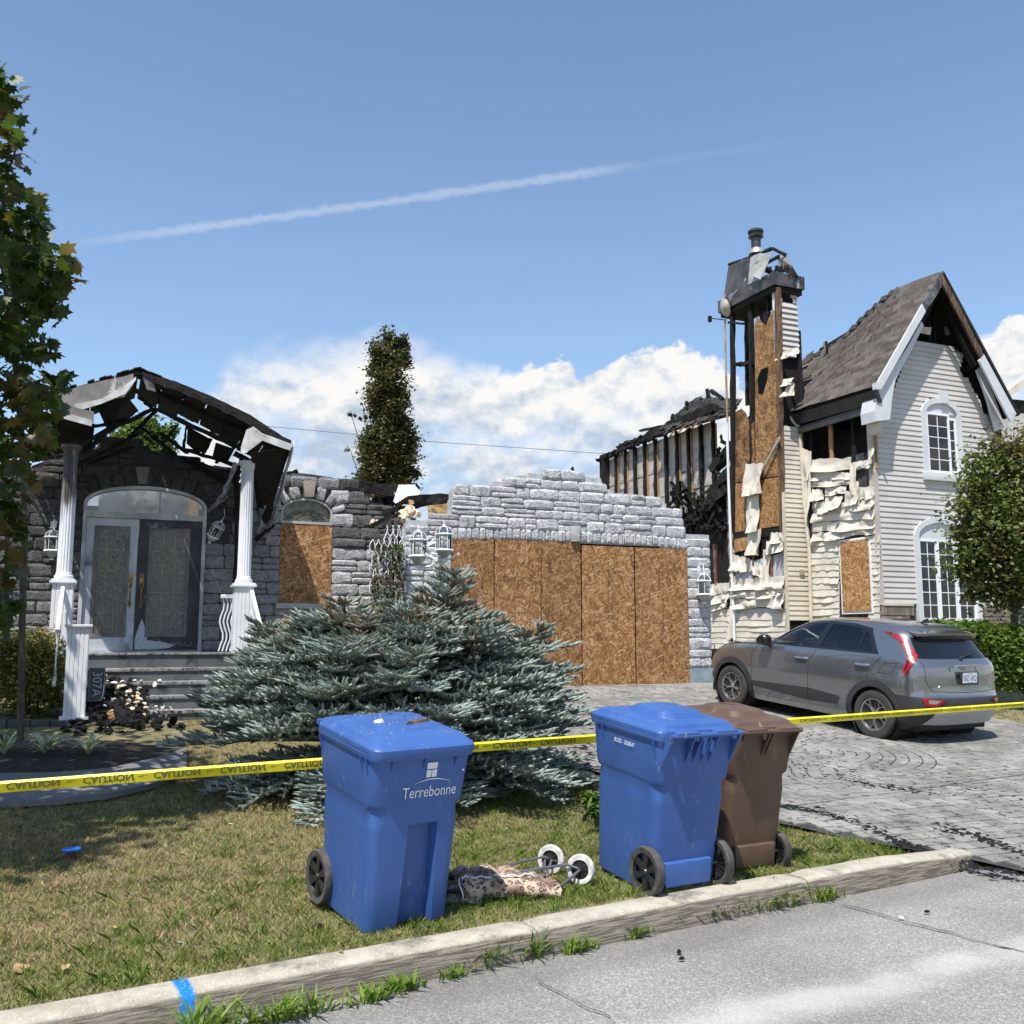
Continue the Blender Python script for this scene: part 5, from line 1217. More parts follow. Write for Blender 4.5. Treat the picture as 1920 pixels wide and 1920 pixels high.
# black sheet standing in for the attic's darkness, odds and ends in the gable opening
MB(MH).prism([(15.9, 6.6), (19.6, 6.6), (17.7, 9.2)], VR+1.5, VR+1.6).build('attic_darkness', M_dark, gh)
for x, y0, y1 in ((1752, 560, 642), (1789, 600, 652), (1742, 590, 640)): a, b = fac(x, y0, VR+.2), fac(x, y1, VR+.2); MB(MH).beam(a, b, .09, .05, jit=.006, seg=5).build('stud', M_char, gh)
M_batt = pm('pale_insulation', (.60, .56, .46), (.45, .40, .30), 9., rough=.95)
quad([(1727, 612, VR-.02), (1747, 614, VR-.02), (1744, 628, VR-.02), (1725, 624, VR-.02)], M_batt, 'insulation_scrap', gh, .08); quad([(1774, 613, VR+.1), (1791, 607, VR+.1), (1790, 624, VR+.1), (1776, 629, VR+.1)], pm('grey_junction_box', (.18, .18, .17), rough=.7), 'junction_box', gh, .06)
quad([(1809, 634, VR), (1816, 646, VR), (1806, 650, VR)], M_white, 'cladding_scrap', gh, .01)
m = MB(MH); random.seed(31)
for _ in range(16):
    c = fac(random.uniform(1816, 1838), random.uniform(663, 682), VR-.05); r_ = random.uniform(.04, .10); m.add([(c[0]+random.uniform(-r_, r_), c[1]+random.uniform(-.05, .05), c[2]+random.uniform(-r_, r_)) for _k in range(3)], [(0, 1, 2)])
m.build('foil_scrap', pm('crumpled_foil', (.55, .54, .50), rough=.3, metal=.7), gh)
m = MB(MH)
for (x, y) in ((1815, 690), (1822, 705), (1828, 720), (1836, 700), (1838, 730), (1846, 745), (1840, 760), (1850, 775), (1858, 790), (1866, 800), (1872, 820), (1876, 845), (1830, 690), (1846, 720), (1856, 750), (1864, 775)):
    c = Vector(fac(x, y, VR+.1)); M = Matrix.Translation(c) @ Matrix.Rotation(random.random()*3, 4, Vector((1, .5, .3)).normalized()); r_ = random.uniform(.10, .18)
    m.loft([[(r_*.7*math.cos(t), r_*.5*math.sin(t), -r_) for t in np.arange(0, 6.2, 1.05)], [(r_*math.cos(t), r_*.8*math.sin(t), 0) for t in np.arange(0, 6.2, 1.05)], [(r_*.5*math.cos(t), r_*.4*math.sin(t), r_) for t in np.arange(0, 6.2, 1.05)]], M=M)
m.build('charred_debris', M_char, gh, kind='stuff')
m = MB(MH); m.tube([fac(x, y, VR-.08) for x, y in ((1842, 728), (1852, 762), (1860, 800), (1868, 840), (1872, 870))], .018, 5); m.build('hanging_cable', pm('grey_cable', (.2, .2, .2)), gh)
# -- left-facing side wall (u = UR)
MS = MH @ Matrix(((0, -1, 0, 0), (-1, 0, 0, 0), (0, 0, 1, 0), (0, 0, 0, 1)))   # local (x along -v, y toward +u ... ) -> see boards use below
def S2(pts, u=UR): return [(lambda t: (t[1], t[2]))(sid(x, y, u)) for x, y in pts]
MSD = MH @ Matrix(((0, 1, 0, 0), (1, 0, 0, 0), (0, 0, 1, 0), (0, 0, 0, 1)))    # local x -> v, local y -> u
MB(MH).box((UR+.05, VR+.10, .5), (UR+.15, 22.6, 5.75)).build('side_wall', M_mortar_soot, gh)
MB(MH).box((UR+.9, VR+.10, 5.6), (UR+1.0, 22.5, 7.5)).build('inner_wall', pm('dark_inner_wall', (.02, .02, .022), (.035, .03, .028), 1.2, rough=.9), gh)  # dark backing that closes the opening behind the bare studs
MB(MH).box((UR+.15, VR+.10, 5.7), (UR+1.0, 18.6, 5.76)).build('floor_edge', M_char, gh)
MB(MH).box((UR-.005, VR+.02, 2.0), (UR+.05, VR+.14, 6.75)).build('corner_board', M_beige, gh)
for x, mt in ((1638, M_wood), (1598, M_char), (1556, M_wood), (1518, M_char)): a, b = sid(x, 770, UR+.06), sid(x, 880, UR+.06); MB(MH).beam(a, (a[0], a[1], b[2]), .05, .10, jit=.010, seg=8).build('stud', mt, gh)
quad_s = lambda pts, mat, name, th=.03, par=None: MB(MH).add([Vector(sid(x, y, u)) for x, y, u in pts]+[Vector(sid(x, y, u))+Vector((th, 0, 0)) for x, y, u in pts], [tuple(range(len(pts))), tuple(range(2*len(pts)-1, len(pts)-1, -1))]+[(k, k+len(pts), (k+1) % len(pts)+len(pts), (k+1) % len(pts)) for k in range(len(pts))]).build(name, mat, par or gh)
quad_s([(1562, 768, UR+.05), (1590, 762, UR+.05), (1588, 780, UR+.05), (1573, 786, UR+.05), (1560, 780, UR+.05)], pm('scorched_board_remnant', (.30, .20, .10), (.03, .02, .02), 9., rough=.9), 'sheathing_scrap')
# melted siding: draped, creased sheets
M_melt = pm('heat_melted_vinyl', (.68, .64, .56), (.58, .53, .45), 2.6, rough=.55, bump=.12, bscale=60, c3=(.42, .35, .27), s3=3.2, lo3=.60, hi3=.72, spec=.3)
def drape(px, u0, name='melted_siding', amp=.07, fr=6., sag=.03, seed=0, nx=22, nz=5, mat=None, th=None):
    """px: (xa, ya_top, ya_bot, xb, yb_top, yb_bot) in photo pixels on the plane u=u0, warped into creases"""
    xa, ta, ba, xb, tb, bb = px; V = []; r = random.Random(seed); o = r.uniform(0, 50)
    for i in range(nx+1):
        f = i/nx; x = xa+(xb-xa)*f; yt = ta+(tb-ta)*f; yb = ba+(bb-ba)*f
        for j in range(nz+1):
            g = j/nz; n1 = noise.noise(Vector((f*fr+o, g*1.3, o))); n2 = noise.noise(Vector((f*fr*2.5+o, g*3, o+9)))
            y = yt+(yb-yt)*g+((n1*9+n2*4)*sag*20*.12 if 0 < j else n2*3)+(n1*10*sag*10 if j == nz else 0)
            p = sid(x, y, u0); d = amp*(.35+.65*g)*(n1+.5*n2+.35)*(.5+g); V.append((p[0]-max(0, d)-.008, p[1], p[2]))
    F = [(i*(nz+1)+j, (i+1)*(nz+1)+j, (i+1)*(nz+1)+j+1, i*(nz+1)+j+1) for i in range(nx) for j in range(nz)]
    n0 = len(V); V += [(p[0]+.006, p[1], p[2]) for p in V]; F += [tuple(q+n0 for q in f[::-1]) for f in F]
    return MB(MH).add(V, F).build(name, mat or M_melt, gh, smooth=True, angle=60)
D = [(1522, 862, 884, 1596, 858, 882, .10), (1596, 868, 886, 1637, 860, 876, .09), (1522, 884, 900, 1598, 886, 898, .07), (1523, 900, 914, 1597, 892, 910, .10), (1549, 913, 931, 1588, 912, 925, .10), (1612, 914, 938, 1641, 912, 935, .09),
     (1549, 930, 962, 1582, 930, 950, .16), (1612, 938, 955, 1641, 936, 953, .10), (1524, 916, 940, 1545, 918, 938, .16), (1524, 940, 962, 1552, 942, 964, .10), (1560, 944, 962, 1641, 938, 954, .11), (1524, 962, 980, 1642, 954, 972, .08), (1524, 980, 1000, 1642, 972, 990, .09),
     (1556, 990, 1012, 1642, 984, 1002, .10), (1524, 1000, 1014, 1576, 996, 1012, .09)]
for i, d in enumerate(D): drape(d[:6], UR-.01, amp=d[6]*.8, seed=i, sag=.04, fr=2.2+(i*37 % 11)*.28)
V3 = [(1504, 840, 905, 1520, 846, 900), (1500, 905, 960, 1512, 900, 955), (1512, 880, 972, 1521, 884, 970), (1596, 870, 925, 1606, 872, 930), (1600, 900, 948, 1612, 905, 944), (1629, 842, 872, 1640, 838, 868), (1585, 920, 950, 1612, 925, 948), (1514, 850, 970, 1522, 846, 968)]
for i, d in enumerate(V3): drape(d, UR-.06, amp=.10, seed=40+i, sag=.02, fr=1.8, nx=6, nz=9)
def wavy(px0, px1, y0, y1, n, u, amp, seed, slope_px=0., name='siding_board', tilt=0.):
    """n melted courses between photo rows y0 and y1"""
    for k in range(n):
        a = y0+(y1-y0)*k/n; b = y0+(y1-y0)*(k+1.12)/n; o = seed*7+k*1.7; V = []; nx = 26; nz = 4
        for i in range(nx+1):
            f = i/nx; x = px0+(px1-px0)*f
            w_ = amp*(.55+.45*math.sin(k*2.3+seed))*(.5+.5*math.sin(f*(5.+1.6*math.sin(k*1.7))+k*.5+seed))*(f**.8)+amp*.4*noise.noise(Vector((f*6, o, 0)))
            for j in range(nz+1):
                g = j/nz; y = a+(b-a)*g+slope_px*f+g*w_*60
                p = sid(x, y, u); V.append((p[0]-.012*g-.010-max(0, w_)*(g**1.5)*1.0, p[1], p[2]))
        F = [(i*(nz+1)+j, (i+1)*(nz+1)+j, (i+1)*(nz+1)+j+1, i*(nz+1)+j+1) for i in range(nx) for j in range(nz)]
        n0 = len(V); V += [(q[0]+.006, q[1], q[2]) for q in V]; F += [tuple(q+n0 for q in f_[::-1]) for f_ in F]
        MB(MH).add(V, F).build(name, M_melt, gh, smooth=True, angle=60)
wavy(1520, 1575, 1010, 1165, 13, UR, .055, 1, -3); wavy(1629, 1651, 1005, 1160, 13, UR, .025, 2, -2)
p0, p1 = sid(1576, 1016, UR-.03), sid(1628, 1010, UR-.03); q0 = sid(1576, 1147, UR-.03)
MB(MH).box((UR-.05, p1[1], q0[2]), (UR-.035, p0[1], p1[2])).build('board', M_osb, gh, color=(1.25, 1, 0)); MB(MH).box((UR-.034, p1[1]-.05, q0[2]-.06), (UR+.02, p0[1]+.05, p1[2]+.05)).build('window_frame', M_win, gh)
# downspout
m = MB(MH); m.tube([sid(1476, 775, UR-.35), sid(1484, 788, UR-.25), sid(1498, 800, UR-.12), sid(1500, 815, UR-.10), sid(1508, 940, UR-.10), sid(1517, 1030, UR-.08), sid(1521, 1170, UR-.08)], .045, 8); m.build('downspout', M_beige, gh, smooth=True)
# -- chimney chase
ch = empty('chimney_chase', (*xy(15.3, 19.4), 1.), parent=gh)
sb = [(UC+.09, 2.0), (UR, 2.0), (UR, fac(1500, 806, VC)[2]), (UC+.5, fac(1488, 800, VC)[2]), (UC+.09, fac(1464, 795, VC)[2])]
cs = empty('chimney_siding', (*xy(15.3, VC), 2.), parent=gh)
boards(sb, [], M_sidb, cs, MH @ Matrix.Translation((0, VC, 0)), 2.0, .118, lambda u, z: ((.92, .93, .96) if z > 5 else (1., .98, .93)), .02)
st_ = [(UC+.09, fac(1460, 667, VC)[2]), (UR-.02, fac(1490, 665, VC)[2]), (UR-.03, fac(1492, 545, VC)[2]), (UC+.09, fac(1460, 542, VC)[2])]
boards(st_, [P2([(1462, 548), (1480, 552), (1490, 575), (1466, 570)], VC)], M_sidg, cs, MH @ Matrix.Translation((0, VC, 0)), st_[0][1], .14, lambda u, z: (1., 1., .98), .05)
MB(MH).box((UC, VC-.03, 1.), (UC+.09, VC+.06, fac(1462, 815, VC)[2])).build('corner_board', M_beige, ch); MB(MH).box((UC, VC-.03, fac(1460, 665, VC)[2]), (UC+.08, VC+.06, fac(1458, 540, VC)[2])).build('corner_board', M_whitesoot, ch)
MB(MH).box((UC+.02, VC+.03, 1.), (UR+.05, VC+.10, fac(1480, 800, VC)[2])).build('sheathing', M_char, ch)
MB(MH).box((UC+.02, VC+.06, fac(1480, 800, VC)[2]), (UR, VC+.12, fac(1480, 560, VC)[2])).build('sheathing', M_char, ch)
MB(MH).box((UR-.02, VC+.0, 6.8), (UR+.08, 20.5, 9.2)).build('sheathing', M_char, ch)
def osbp(pts, br, sc_, hor=0., u=UC): 
    P = [Vector(sid(x, y, u)) for x, y in pts]; n = len(P); Q = [p+Vector((.015, 0, 0)) for p in P]
    MB(MH).add(P+Q, [tuple(range(n)), tuple(range(2*n-1, n-1, -1))]+[(k, k+n, (k+1) % n+n, (k+1) % n) for k in range(n)]).build('board', M_osb, ch, color=(br, sc_, hor))
osbp([(1415, 610), (1420, 592), (1427, 604), (1436, 612), (1446, 585), (1455, 580), (1460, 700), (1461, 892), (1417, 898), (1416, 760)], 1.0, .62)
osbp([(1379, 772), (1390, 766), (1399, 775), (1404, 800), (1414, 790), (1415, 898), (1379, 905)], .8, .35)
osbp([(1379, 907), (1461, 894), (1465, 985), (1420, 992), (1378, 998)], 1.05, .97); osbp([(1377, 1011), (1404, 1006), (1403, 1030), (1377, 1036)], 1.15, 1.)
quad_s([(1422, 738, UC-.012), (1420, 710, UC-.012), (1428, 692, UC-.012), (1440, 688, UC-.012), (1438, 712, UC-.012), (1430, 738, UC-.012)], M_dark, 'burn_hole', .01, ch)
quad_s([(1377, 998, UC+.01), (1465, 986, UC+.01), (1465, 1003, UC+.01), (1377, 1012, UC+.01)], M_char, 'sheathing', .02, ch)
def post(x0, y0, x1, y1, u, w_, mat, j=.012, par=None, name='stud'): a, b = sid(x0, y0, u), sid(x1, y1, u); m = MB(MH); m.beam(a, b, w_, w_*.9, jit=j, seg=16); m.build(name, mat, par or ch)
post(1373, 566, 1376, 1000, UC, .11, M_char); post(1408, 552, 1411, 900, UC+.05, .11, M_char); post(1458, 540, 1467, 1000, UC+.04, .12, M_scorch, .006); post(1400, 560, 1402, 760, UR-.1, .1, M_char); post(1432, 545, 1432, 620, UR-.1, .16, pm('soot_blue_flue', (.03, .04, .06), rough=.4), 0., None, 'flue_inner')
post(1440, 550, 1441, 600, UC+.1, .08, M_char); post(1378, 684, 1414, 680, UC+.05, .10, M_char, .03); post(1366, 605, 1395, 607, UC-.02, .06, M_char, .006)
# melted sheets round the chimney foot
drape((1399, 870, 932, 1432, 868, 925, ), UC-.05, amp=.16, seed=60, sag=.02, fr=3, nx=8, nz=12); drape((1402, 930, 1000, 1424, 925, 996), UC-.05, amp=.14, seed=61, fr=3, nx=8, nz=10); drape((1402, 1000, 1040, 1428, 990, 1042), UC-.04, amp=.14, seed=62, fr=4, nx=8, nz=8)
a_, b_ = sid(1462, 820, UC-.08), sid(1402, 930, UC-.12); MB(MH).beam(a_, b_, .02, .07, jit=.008, seg=8).build('peeled_strip', pm('grey_strip', (.42, .40, .37), (.25, .24, .22), 6.), ch)
for i, d in enumerate([(1374, 1040, 1068, 1402, 1046, 1072), (1402, 1046, 1072, 1436, 1062, 1085), (1446, 1000, 1020, 1470, 998, 1018), (1438, 1015, 1042, 1470, 1018, 1034), (1374, 1086, 1106, 1472, 1080, 1104), (1374, 1108, 1122, 1472, 1102, 1122), (1374, 1122, 1142, 1472, 1118, 1140), (1432, 1030, 1098, 1446, 1034, 1100), (1440, 1104, 1118, 1470, 1106, 1116)]): drape(d, UC-.03, amp=.12, seed=70+i, fr=4)
quad_s([(1380, 1060, UC+.0), (1470, 1036, UC+.0), (1470, 1086, UC+.0), (1378, 1090, UC+.0)], pm('white_foam_board', (.55, .56, .58), (.40, .42, .45), 6., rough=.7), 'foam_board', .02, ch); quad_s([(1378, 1141, UC+.0), (1474, 1140, UC+.0), (1474, 1156, UC+.0), (1378, 1156, UC+.0)], pm('white_foam_board', (.5, .5, .5)), 'foam_board', .02, ch)
for x in (1447, 1413): post(x, 1000, x+1, 1085, UC-.01, .07, pm('rusty_furring', (.22, .10, .07), (.12, .06, .045), 6.), .004)
wavy(1376, 1474, 1150, 1215, 6, UC, .05, 5, 0.)
MB(MH).box((UC+.03, VC+.05, .6), (UC+.08, 20.4, 5.9)).build('sheathing', M_char, ch)
MB(MH).box((UR-.6+.55, 20.4, .6), (UR+.05, 24.5, 5.2)).build('side_wall', M_char, gh)
for i, d in enumerate([(1334, 1095, 1118, 1368, 1092, 1112), (1334, 1118, 1134, 1368, 1112, 1128), (1334, 1134, 1146, 1366, 1130, 1140), (1370, 1085, 1200, 1380, 1080, 1195)]): drape(d, UR-.05, amp=.10, seed=90+i, fr=4)
wavy(1333, 1372, 1142, 1215, 7, UR-.04, .04, 7, 0.); post(1341, 1020, 1343, 1095, UR-.06, .09, pm('rusty_furring', (.22, .10, .07)), .01); 
post(1374, 1030, 1372, 1090, UC-.02, .08, M_melt, .02); post(1365, 880, 1372, 1085, UR-.1, .10, pm('scorched_trim_strip', (.40, .36, .30), (.08, .07, .06), 5.), .02)
# metal cap of the chase: skirt box, hipped sheet metal torn open on the right, flue
M_cap = pm('heat_tinted_sheet_metal', (.125, .115, .105), (.045, .042, .04), 1.6, rough=.42, metal=.35, c3=(.42, .40, .38), s3=2.2, lo3=.58, hi3=.68)
M_capl = pm('bare_sheet_metal', (.36, .34, .31), (.52, .50, .46), 2.2, rough=.4, metal=.4, c3=(.10, .09, .08), s3=2.5, lo3=.55, hi3=.7)
zc0, zc1 = 10.22, 10.55; U0, U1, W0, W1 = UC-.12, UR+.12, VC-.16, 20.65
m = MB(MH); m.box((U0, W0, zc0), (U1, W1, zc1)); m.build('cap_skirt', M_cap, ch); MB(MH).box((U0+.05, W0+.05, zc0-.14), (U1-.05, W1-.05, zc0-.001)).build('cap_soffit', M_char, ch)
def shp(pts, mat, name, th=.02):
    P = [Vector(sid(x, y, u)) for x, y, u in pts]; n = len(P); Q = [p+Vector((th, th*.3, 0)) for p in P]
    return MB(MH).add(P+Q, [tuple(range(n)), tuple(range(2*n-1, n-1, -1))]+[(k, k+n, (k+1) % n+n, (k+1) % n) for k in range(n)]).build(name, mat, ch)
TU = UC+.22
shp([(1356, 562, U0), (1366, 497, TU), (1381, 491, TU), (1378, 556, U0)], M_cap, 'cap_panel'); shp([(1379, 556, U0-.004), (1382, 491, TU-.004), (1406, 481, TU-.004), (1400, 548, U0-.004)], M_cap, 'cap_panel'); shp([(1401, 548, U0), (1407, 481, TU), (1426, 474, TU), (1428, 520, U0), (1424, 536, U0)], M_capl, 'cap_panel')
shp([(1426, 474, TU-.1), (1446, 478, TU-.1), (1426, 524, U0-.1), (1403, 514, U0-.1)], M_capl, 'torn_panel', .012); shp([(1458, 480, TU+.3), (1474, 478, TU+.3), (1486, 500, TU+.1), (1499, 522, U0+.8), (1470, 510, U0+.6), (1460, 496, TU+.3)], M_capl, 'torn_panel', .012)
m = MB(MH); m.beam(sid(1366, 496, TU), sid(1448, 467, TU+.05), .05, .05, jit=.006, seg=6); m.beam(sid(1436, 470, TU), sid(1448, 466, TU), .10, .06, jit=.01, seg=3); m.beam(sid(1447, 466, TU), sid(1474, 478, TU+.3), .06, .06, jit=.012, seg=5); m.beam(sid(1437, 493, TU+.2), sid(1462, 480, TU+.3), .07, .08, jit=.015, seg=4); m.build('ridge_frame', M_char, ch)
fl = sid(1418, 470, UC+.36); fb = sid(1418, 432, UC+.36)
m = MB(MH @ Matrix.Translation((fl[0], fl[1], 0))); z0, z1 = fl[2]-.35, fb[2]; m.lathe([(.125, z0), (.125, z1-.20), (.19, z1-.19), (.20, z1-.15), (.15, z1-.13), (.15, z1-.07), (.205, z1-.06), (.205, z1-.01), (.17, z1+.02)], 18); m.build('flue_pipe', pm('blackened_flue', (.055, .057, .06), (.09, .09, .09), 6., rough=.35, metal=.5), ch, smooth=True)
MB(MH @ Matrix.Translation((fl[0], fl[1], 0))).lathe([(.20, z0+.25), (.18, z0+.30), (.13, z0+.40)], 18).build('storm_collar', M_capl, ch, smooth=True)
m = MB(MH); random.seed(33)
for k_ in range(14): c = sid(1436+k_*3.2, 510-random.uniform(0, 8), UC+.3); m.beam((c[0], c[1], c[2]-.08), (c[0]+random.uniform(-.04, .04), c[1], c[2]+random.uniform(.02, .12)), .04, .05, jit=.01, seg=2)
m.build('charred_splinters', M_char, ch)
for i, d in enumerate([(1466, 660, 676, 1498, 652, 664), (1464, 712, 728, 1490, 708, 720), (1474, 722, 745, 1490, 720, 742)]): drape(d, UC+.15, amp=.14, seed=100+i, fr=3, nx=8)
# pole with dish
m = MB(MH); m.tube([sid(1359, 600, UC-.12), sid(1361, 690, UC-.12), sid(1364, 790, UC-.12)], .028, 8); m.build('mast', pm('rusty_mast', (.34, .33, .32), (.28, .15, .07), 2.2, rough=.6), ch, smooth=True)
m = MB(MH); m.tube([sid(1363, 790, UC-.12), sid(1366, 900, UC-.12), sid(1371, 1040, UC-.12), sid(1377, 1200, UC-.12)], .035, 8); m.build('conduit', M_white, ch, smooth=True)
dc = Vector(sid(1357, 578, UC-.18)); Dm = MH @ Matrix.Translation(dc) @ Matrix.Rotation(R_(72), 4, 'Y') @ Matrix.Rotation(R_(12), 4, 'X')
dish = MB(Dm); dish.lathe([(.02, -.06), (.12, -.04), (.20, .0), (.25, .05), (.245, .06), (.19, .015), (.10, -.025), (.02, -.04)], 22); dish.build('satellite_dish', pm('weathered_dish', (.55, .52, .47), (.35, .33, .30), 5., rough=.5), ch, smooth=True)
m = MB(MH); m.tube([sid(1362, 600, UC-.14), sid(1333, 597, UC-.30)], .014, 6); m.box(tuple(Vector(sid(1331, 600, UC-.3))-Vector((.04, .04, .05))), tuple(Vector(sid(1331, 596, UC-.3))+Vector((.04, .04, .05)))); m.build('dish_arm', M_char, ch)
# vent grille and small roof items
v0 = fac(1503, 1078, VC-.03); m = MB(MH); 
for k_ in range(6): m.box((v0[0]-.06, VC-.055, v0[2]+.025*k_), (v0[0]+.07, VC-.03, v0[2]+.015+.025*k_))
m.build('wall_vent', M_beige, ch)
post(1552, 668, 1549, 640, 17.3, .05, M_char, .004, gh, 'vent_pipe'); post(1549, 668, 1545, 642, 17.4, .04, pm('grey_pipe', (.2, .2, .2)), 0., gh, 'vent_pipe')
# -- far burned part of the side wall: studs with membrane behind them
bk = empty('burned_rear_wall', (*xy(UR, 25), 1.), parent=gh)
topz = lambda v: 7.95-(.05 if v > 26 else -.1)*1 + (.25 if v < 26 else 0)*0
M_wrap = pm('smoke_stained_membrane', (.40, .37, .36), (.52, .48, .45), 1.4, rough=.6, stretch=(1, .4, 3.), c3=(.16, .15, .15), s3=1.0, lo3=.55, hi3=.66)
for k_ in range(10):
    v0 = 22.3+.62*k_; MB(MH).box((UR+.10, v0, 3.5), (UR+.125, v0+.60, 7.7)).build('membrane', M_wrap, bk)
    for zz in (5.1, 5.9, 6.7): MB(MH).box((UR+.085, v0, zz), (UR+.099, v0+.60, zz+.10)).build('strapping', pm('pale_strapping', (.50, .46, .42), (.30, .28, .26), 3.), bk)
for k_ in range(11):
    v0 = 22.25+.62*k_; m = MB(MH); m.beam((UR+.03, v0, 3.4), (UR+.03, v0, 7.75), .10 if k_ < 10 else .35, .10, jit=.016, seg=18); m.build('stud', M_char, bk)
    if k_ % 3 != 1: MB(MH).box((UR+.05, v0-.10, 4.2), (UR+.084, v0-.052, 7.6)).build('stud', M_wood, bk)
MB(MH).box((UR-.02, 28.45, 3.5), (UR+.15, 28.9, 7.85)).build('stud', M_char, bk)
for (a, b, w_) in (((22.0, 8.12), (25.8, 7.98), .26), ((25.6, 7.95), (28.9, 7.80), .12), ((25.9, 8.05), (27.6, 8.0), .08)): MB(MH).beam((UR-.05, a[0], a[1]-.12), (UR-.05, b[0], b[1]-.12), .18, w_, jit=.045, seg=26).build('wall_plate', M_char, bk)
def rslope(pts, name, mat, par, th=.06, jit=.0):
    P = [Vector(p) for p in pts]; Q = [p+Vector((0, 0, -th)) for p in P]; n = len(P)
    return MB(MH).add(P+Q, [tuple(range(n)), tuple(range(2*n-1, n-1, -1))]+[(k, k+n, (k+1) % n+n, (k+1) % n) for k in range(n)]).build(name, mat, par)
e0, e1 = Vector(sid(1224, 815, 15.35)), Vector(sid(1375, 775, 15.35)); r0, r1 = Vector(sid(1305, 745, 16.5)), Vector(sid(1385, 752, 16.5)); e0.z -= 0
rslope([e0, r0, r1, e1], 'roof_deck', M_char, bk)
nr = 9
for j in range(nr):
    for i in range(13):
        f = (i+.5)/13; b = (j+.5)/nr
        if random.random() < (.12 if j > 3 else .4): continue
        a = e0.lerp(e1, f); c = r0.lerp(r1, f); p = a.lerp(c, b); ex = (e1-e0).normalized(); ey = (c-a).normalized(); ez = ex.cross(ey).normalized(); ez = -ez if ez.z < 0 else ez
        M = MH @ Matrix.Translation(p+ez*.02) @ Matrix((ex, ey, ez)).transposed().to_4x4() @ Matrix.Rotation(random.uniform(-.02, .10), 4, 'X') @ Matrix.Diagonal(((e1-e0).length/13*.97, (c-a).length/nr*1.1, .018, 1))
        link('shingle', CUBE_SH, bk, M)
for (x, y) in ((1262, 797), (1272, 800), (1290, 792), (1303, 788), (1315, 783), (1325, 782)):
    a = sid(x, y, 15.5); MB(MH).beam(a, (a[0]-.25, a[1]+.15, a[2]-.32), .14, .03, jit=.01, seg=2).build('roof_board', pm('orange_scorched_board', (.38, .17, .07), (.06, .035, .02), 5., rough=.8), bk)
for x0, y0, x1, y1 in ((1262, 800, 1261, 776), (1288, 768, 1287, 753), (1328, 745, 1326, 730), (1333, 733, 1356, 748), (1270, 779, 1282, 786), (1200, 808, 1240, 800), (1172, 830, 1195, 826)): a, b = sid(x0, y0, 15.7), sid(x1, y1, 15.7); MB(MH).beam(a, b, .08, .09, jit=.018, seg=4).build('roof_timber', M_char, bk)
m = MB(MH); random.seed(44)
for _ in range(110):
    x = random.uniform(1260, 1372); y = random.uniform(900, 1000) if x < 1340 else random.uniform(820, 1000)
    if y < 900+ (x-1260)*.2 and x < 1340: y += 40
    c = Vector(sid(x, min(y, 1003), UR-.12+random.uniform(-.15, .1))); d = Vector((random.uniform(-.3, .3), random.uniform(-.4, .4), random.uniform(-.5, .5)))*.9; m.beam(c-d*.5, c+d*.5, .06, .08, jit=.02, seg=3)
m.build('charred_debris', M_char, bk, kind='stuff')
for k_, (x, y) in enumerate(((1352, 905), (1345, 935), (1356, 860))): c = sid(x, y, UR-.2); MB(MH).beam((c[0], c[1]-.5, c[2]+.25), (c[0], c[1]+.5, c[2]-.25), .22, .24, jit=.05, seg=6).build('charred_bundle', M_char, bk)
# eave corner of the next house at the right edge
nb = empty('neighbour_house', (*xy(24, 19.), 1.), 'corner of another house roof with off white gutter at the far right edge', 'house')
a = fac(1893, 745, 18.5); b = fac(1935, 712, 18.5)
MB(MH).add([(a[0], 18.5, a[2]), (b[0]+1, 18.5, b[2]+.6), (b[0]+1, 18.5, b[2]+.85), (a[0], 18.5, a[2]+.22), (a[0], 18.7, a[2]), (b[0]+1, 18.7, b[2]+.6), (b[0]+1, 18.7, b[2]+.85), (a[0], 18.7, a[2]+.22)], [(0, 1, 2, 3), (4, 7, 6, 5), (0, 4, 5, 1), (3, 2, 6, 7), (0, 3, 7, 4), (1, 5, 6, 2)]).build('gutter', M_melt, nb)
MB(MH).box((a[0]+.1, 18.7, .3), (a[0]+6, 24, a[2]-.35)).build('wall', M_sidg, nb, color=(1, 1, 1)); MB(MH).add([(a[0], 18.65, a[2]), (a[0]+6, 18.65, a[2]+.2), (a[0]+6, 22, a[2]-.2), (a[0], 22, a[2]-.3), (a[0]+.1, 18.7, a[2]-.34), (a[0]+6, 18.7, a[2]-.34)], [(0, 1, 2, 3), (0, 4, 5, 1)]).build('soffit', M_char, nb)
MB(MH).box((fac(1890, 1100, 18.7)[0], 18.6, 1.2), (fac(1890, 1100, 18.7)[0]+3, 18.7, 2.2)).build('base_wall', M_brick, nb)
# ================================================================== WHEELED BINS
M_bblue = pm('blue_bin_plastic', (.036, .095, .30), (.044, .112, .33), 3., stretch=(1, 1, .3), rough=.42, spec=.45, c3=(.15, .20, .34), s3=26., lo3=.60, hi3=.72, bump=.06, bscale=220)
M_bbrown = pm('brown_bin_plastic', (.10, .063, .043), (.118, .075, .052), 3., stretch=(1, 1, .3), rough=.45, spec=.4, c3=(.26, .21, .17), s3=9., lo3=.62, hi3=.74, bump=.06, bscale=220)
M_rub = pm('worn_rubber', (.045, .043, .041), (.085, .08, .075), 14., rough=.85, bump=.3, bscale=60)
M_hub = pm('black_hub_plastic', (.022, .022, .023), rough=.38)
M_decal = pm('white_decal', (.72, .74, .78), rough=.5)
def tiltz(p, yv, deg=7.):
    """frame with local y = yv, standing square on the sloping lawn"""
    y = Vector((*yv, 0)).normalized(); x = Vector((y.y, -y.x, 0)); M = Matrix((x, y, Vector((0, 0, 1)))).transposed().to_4x4()
    return Matrix.Translation(p) @ Matrix.Rotation(R_(deg), 4, KD) @ M @ Matrix.Diagonal((1, 1, 1.02, 1))
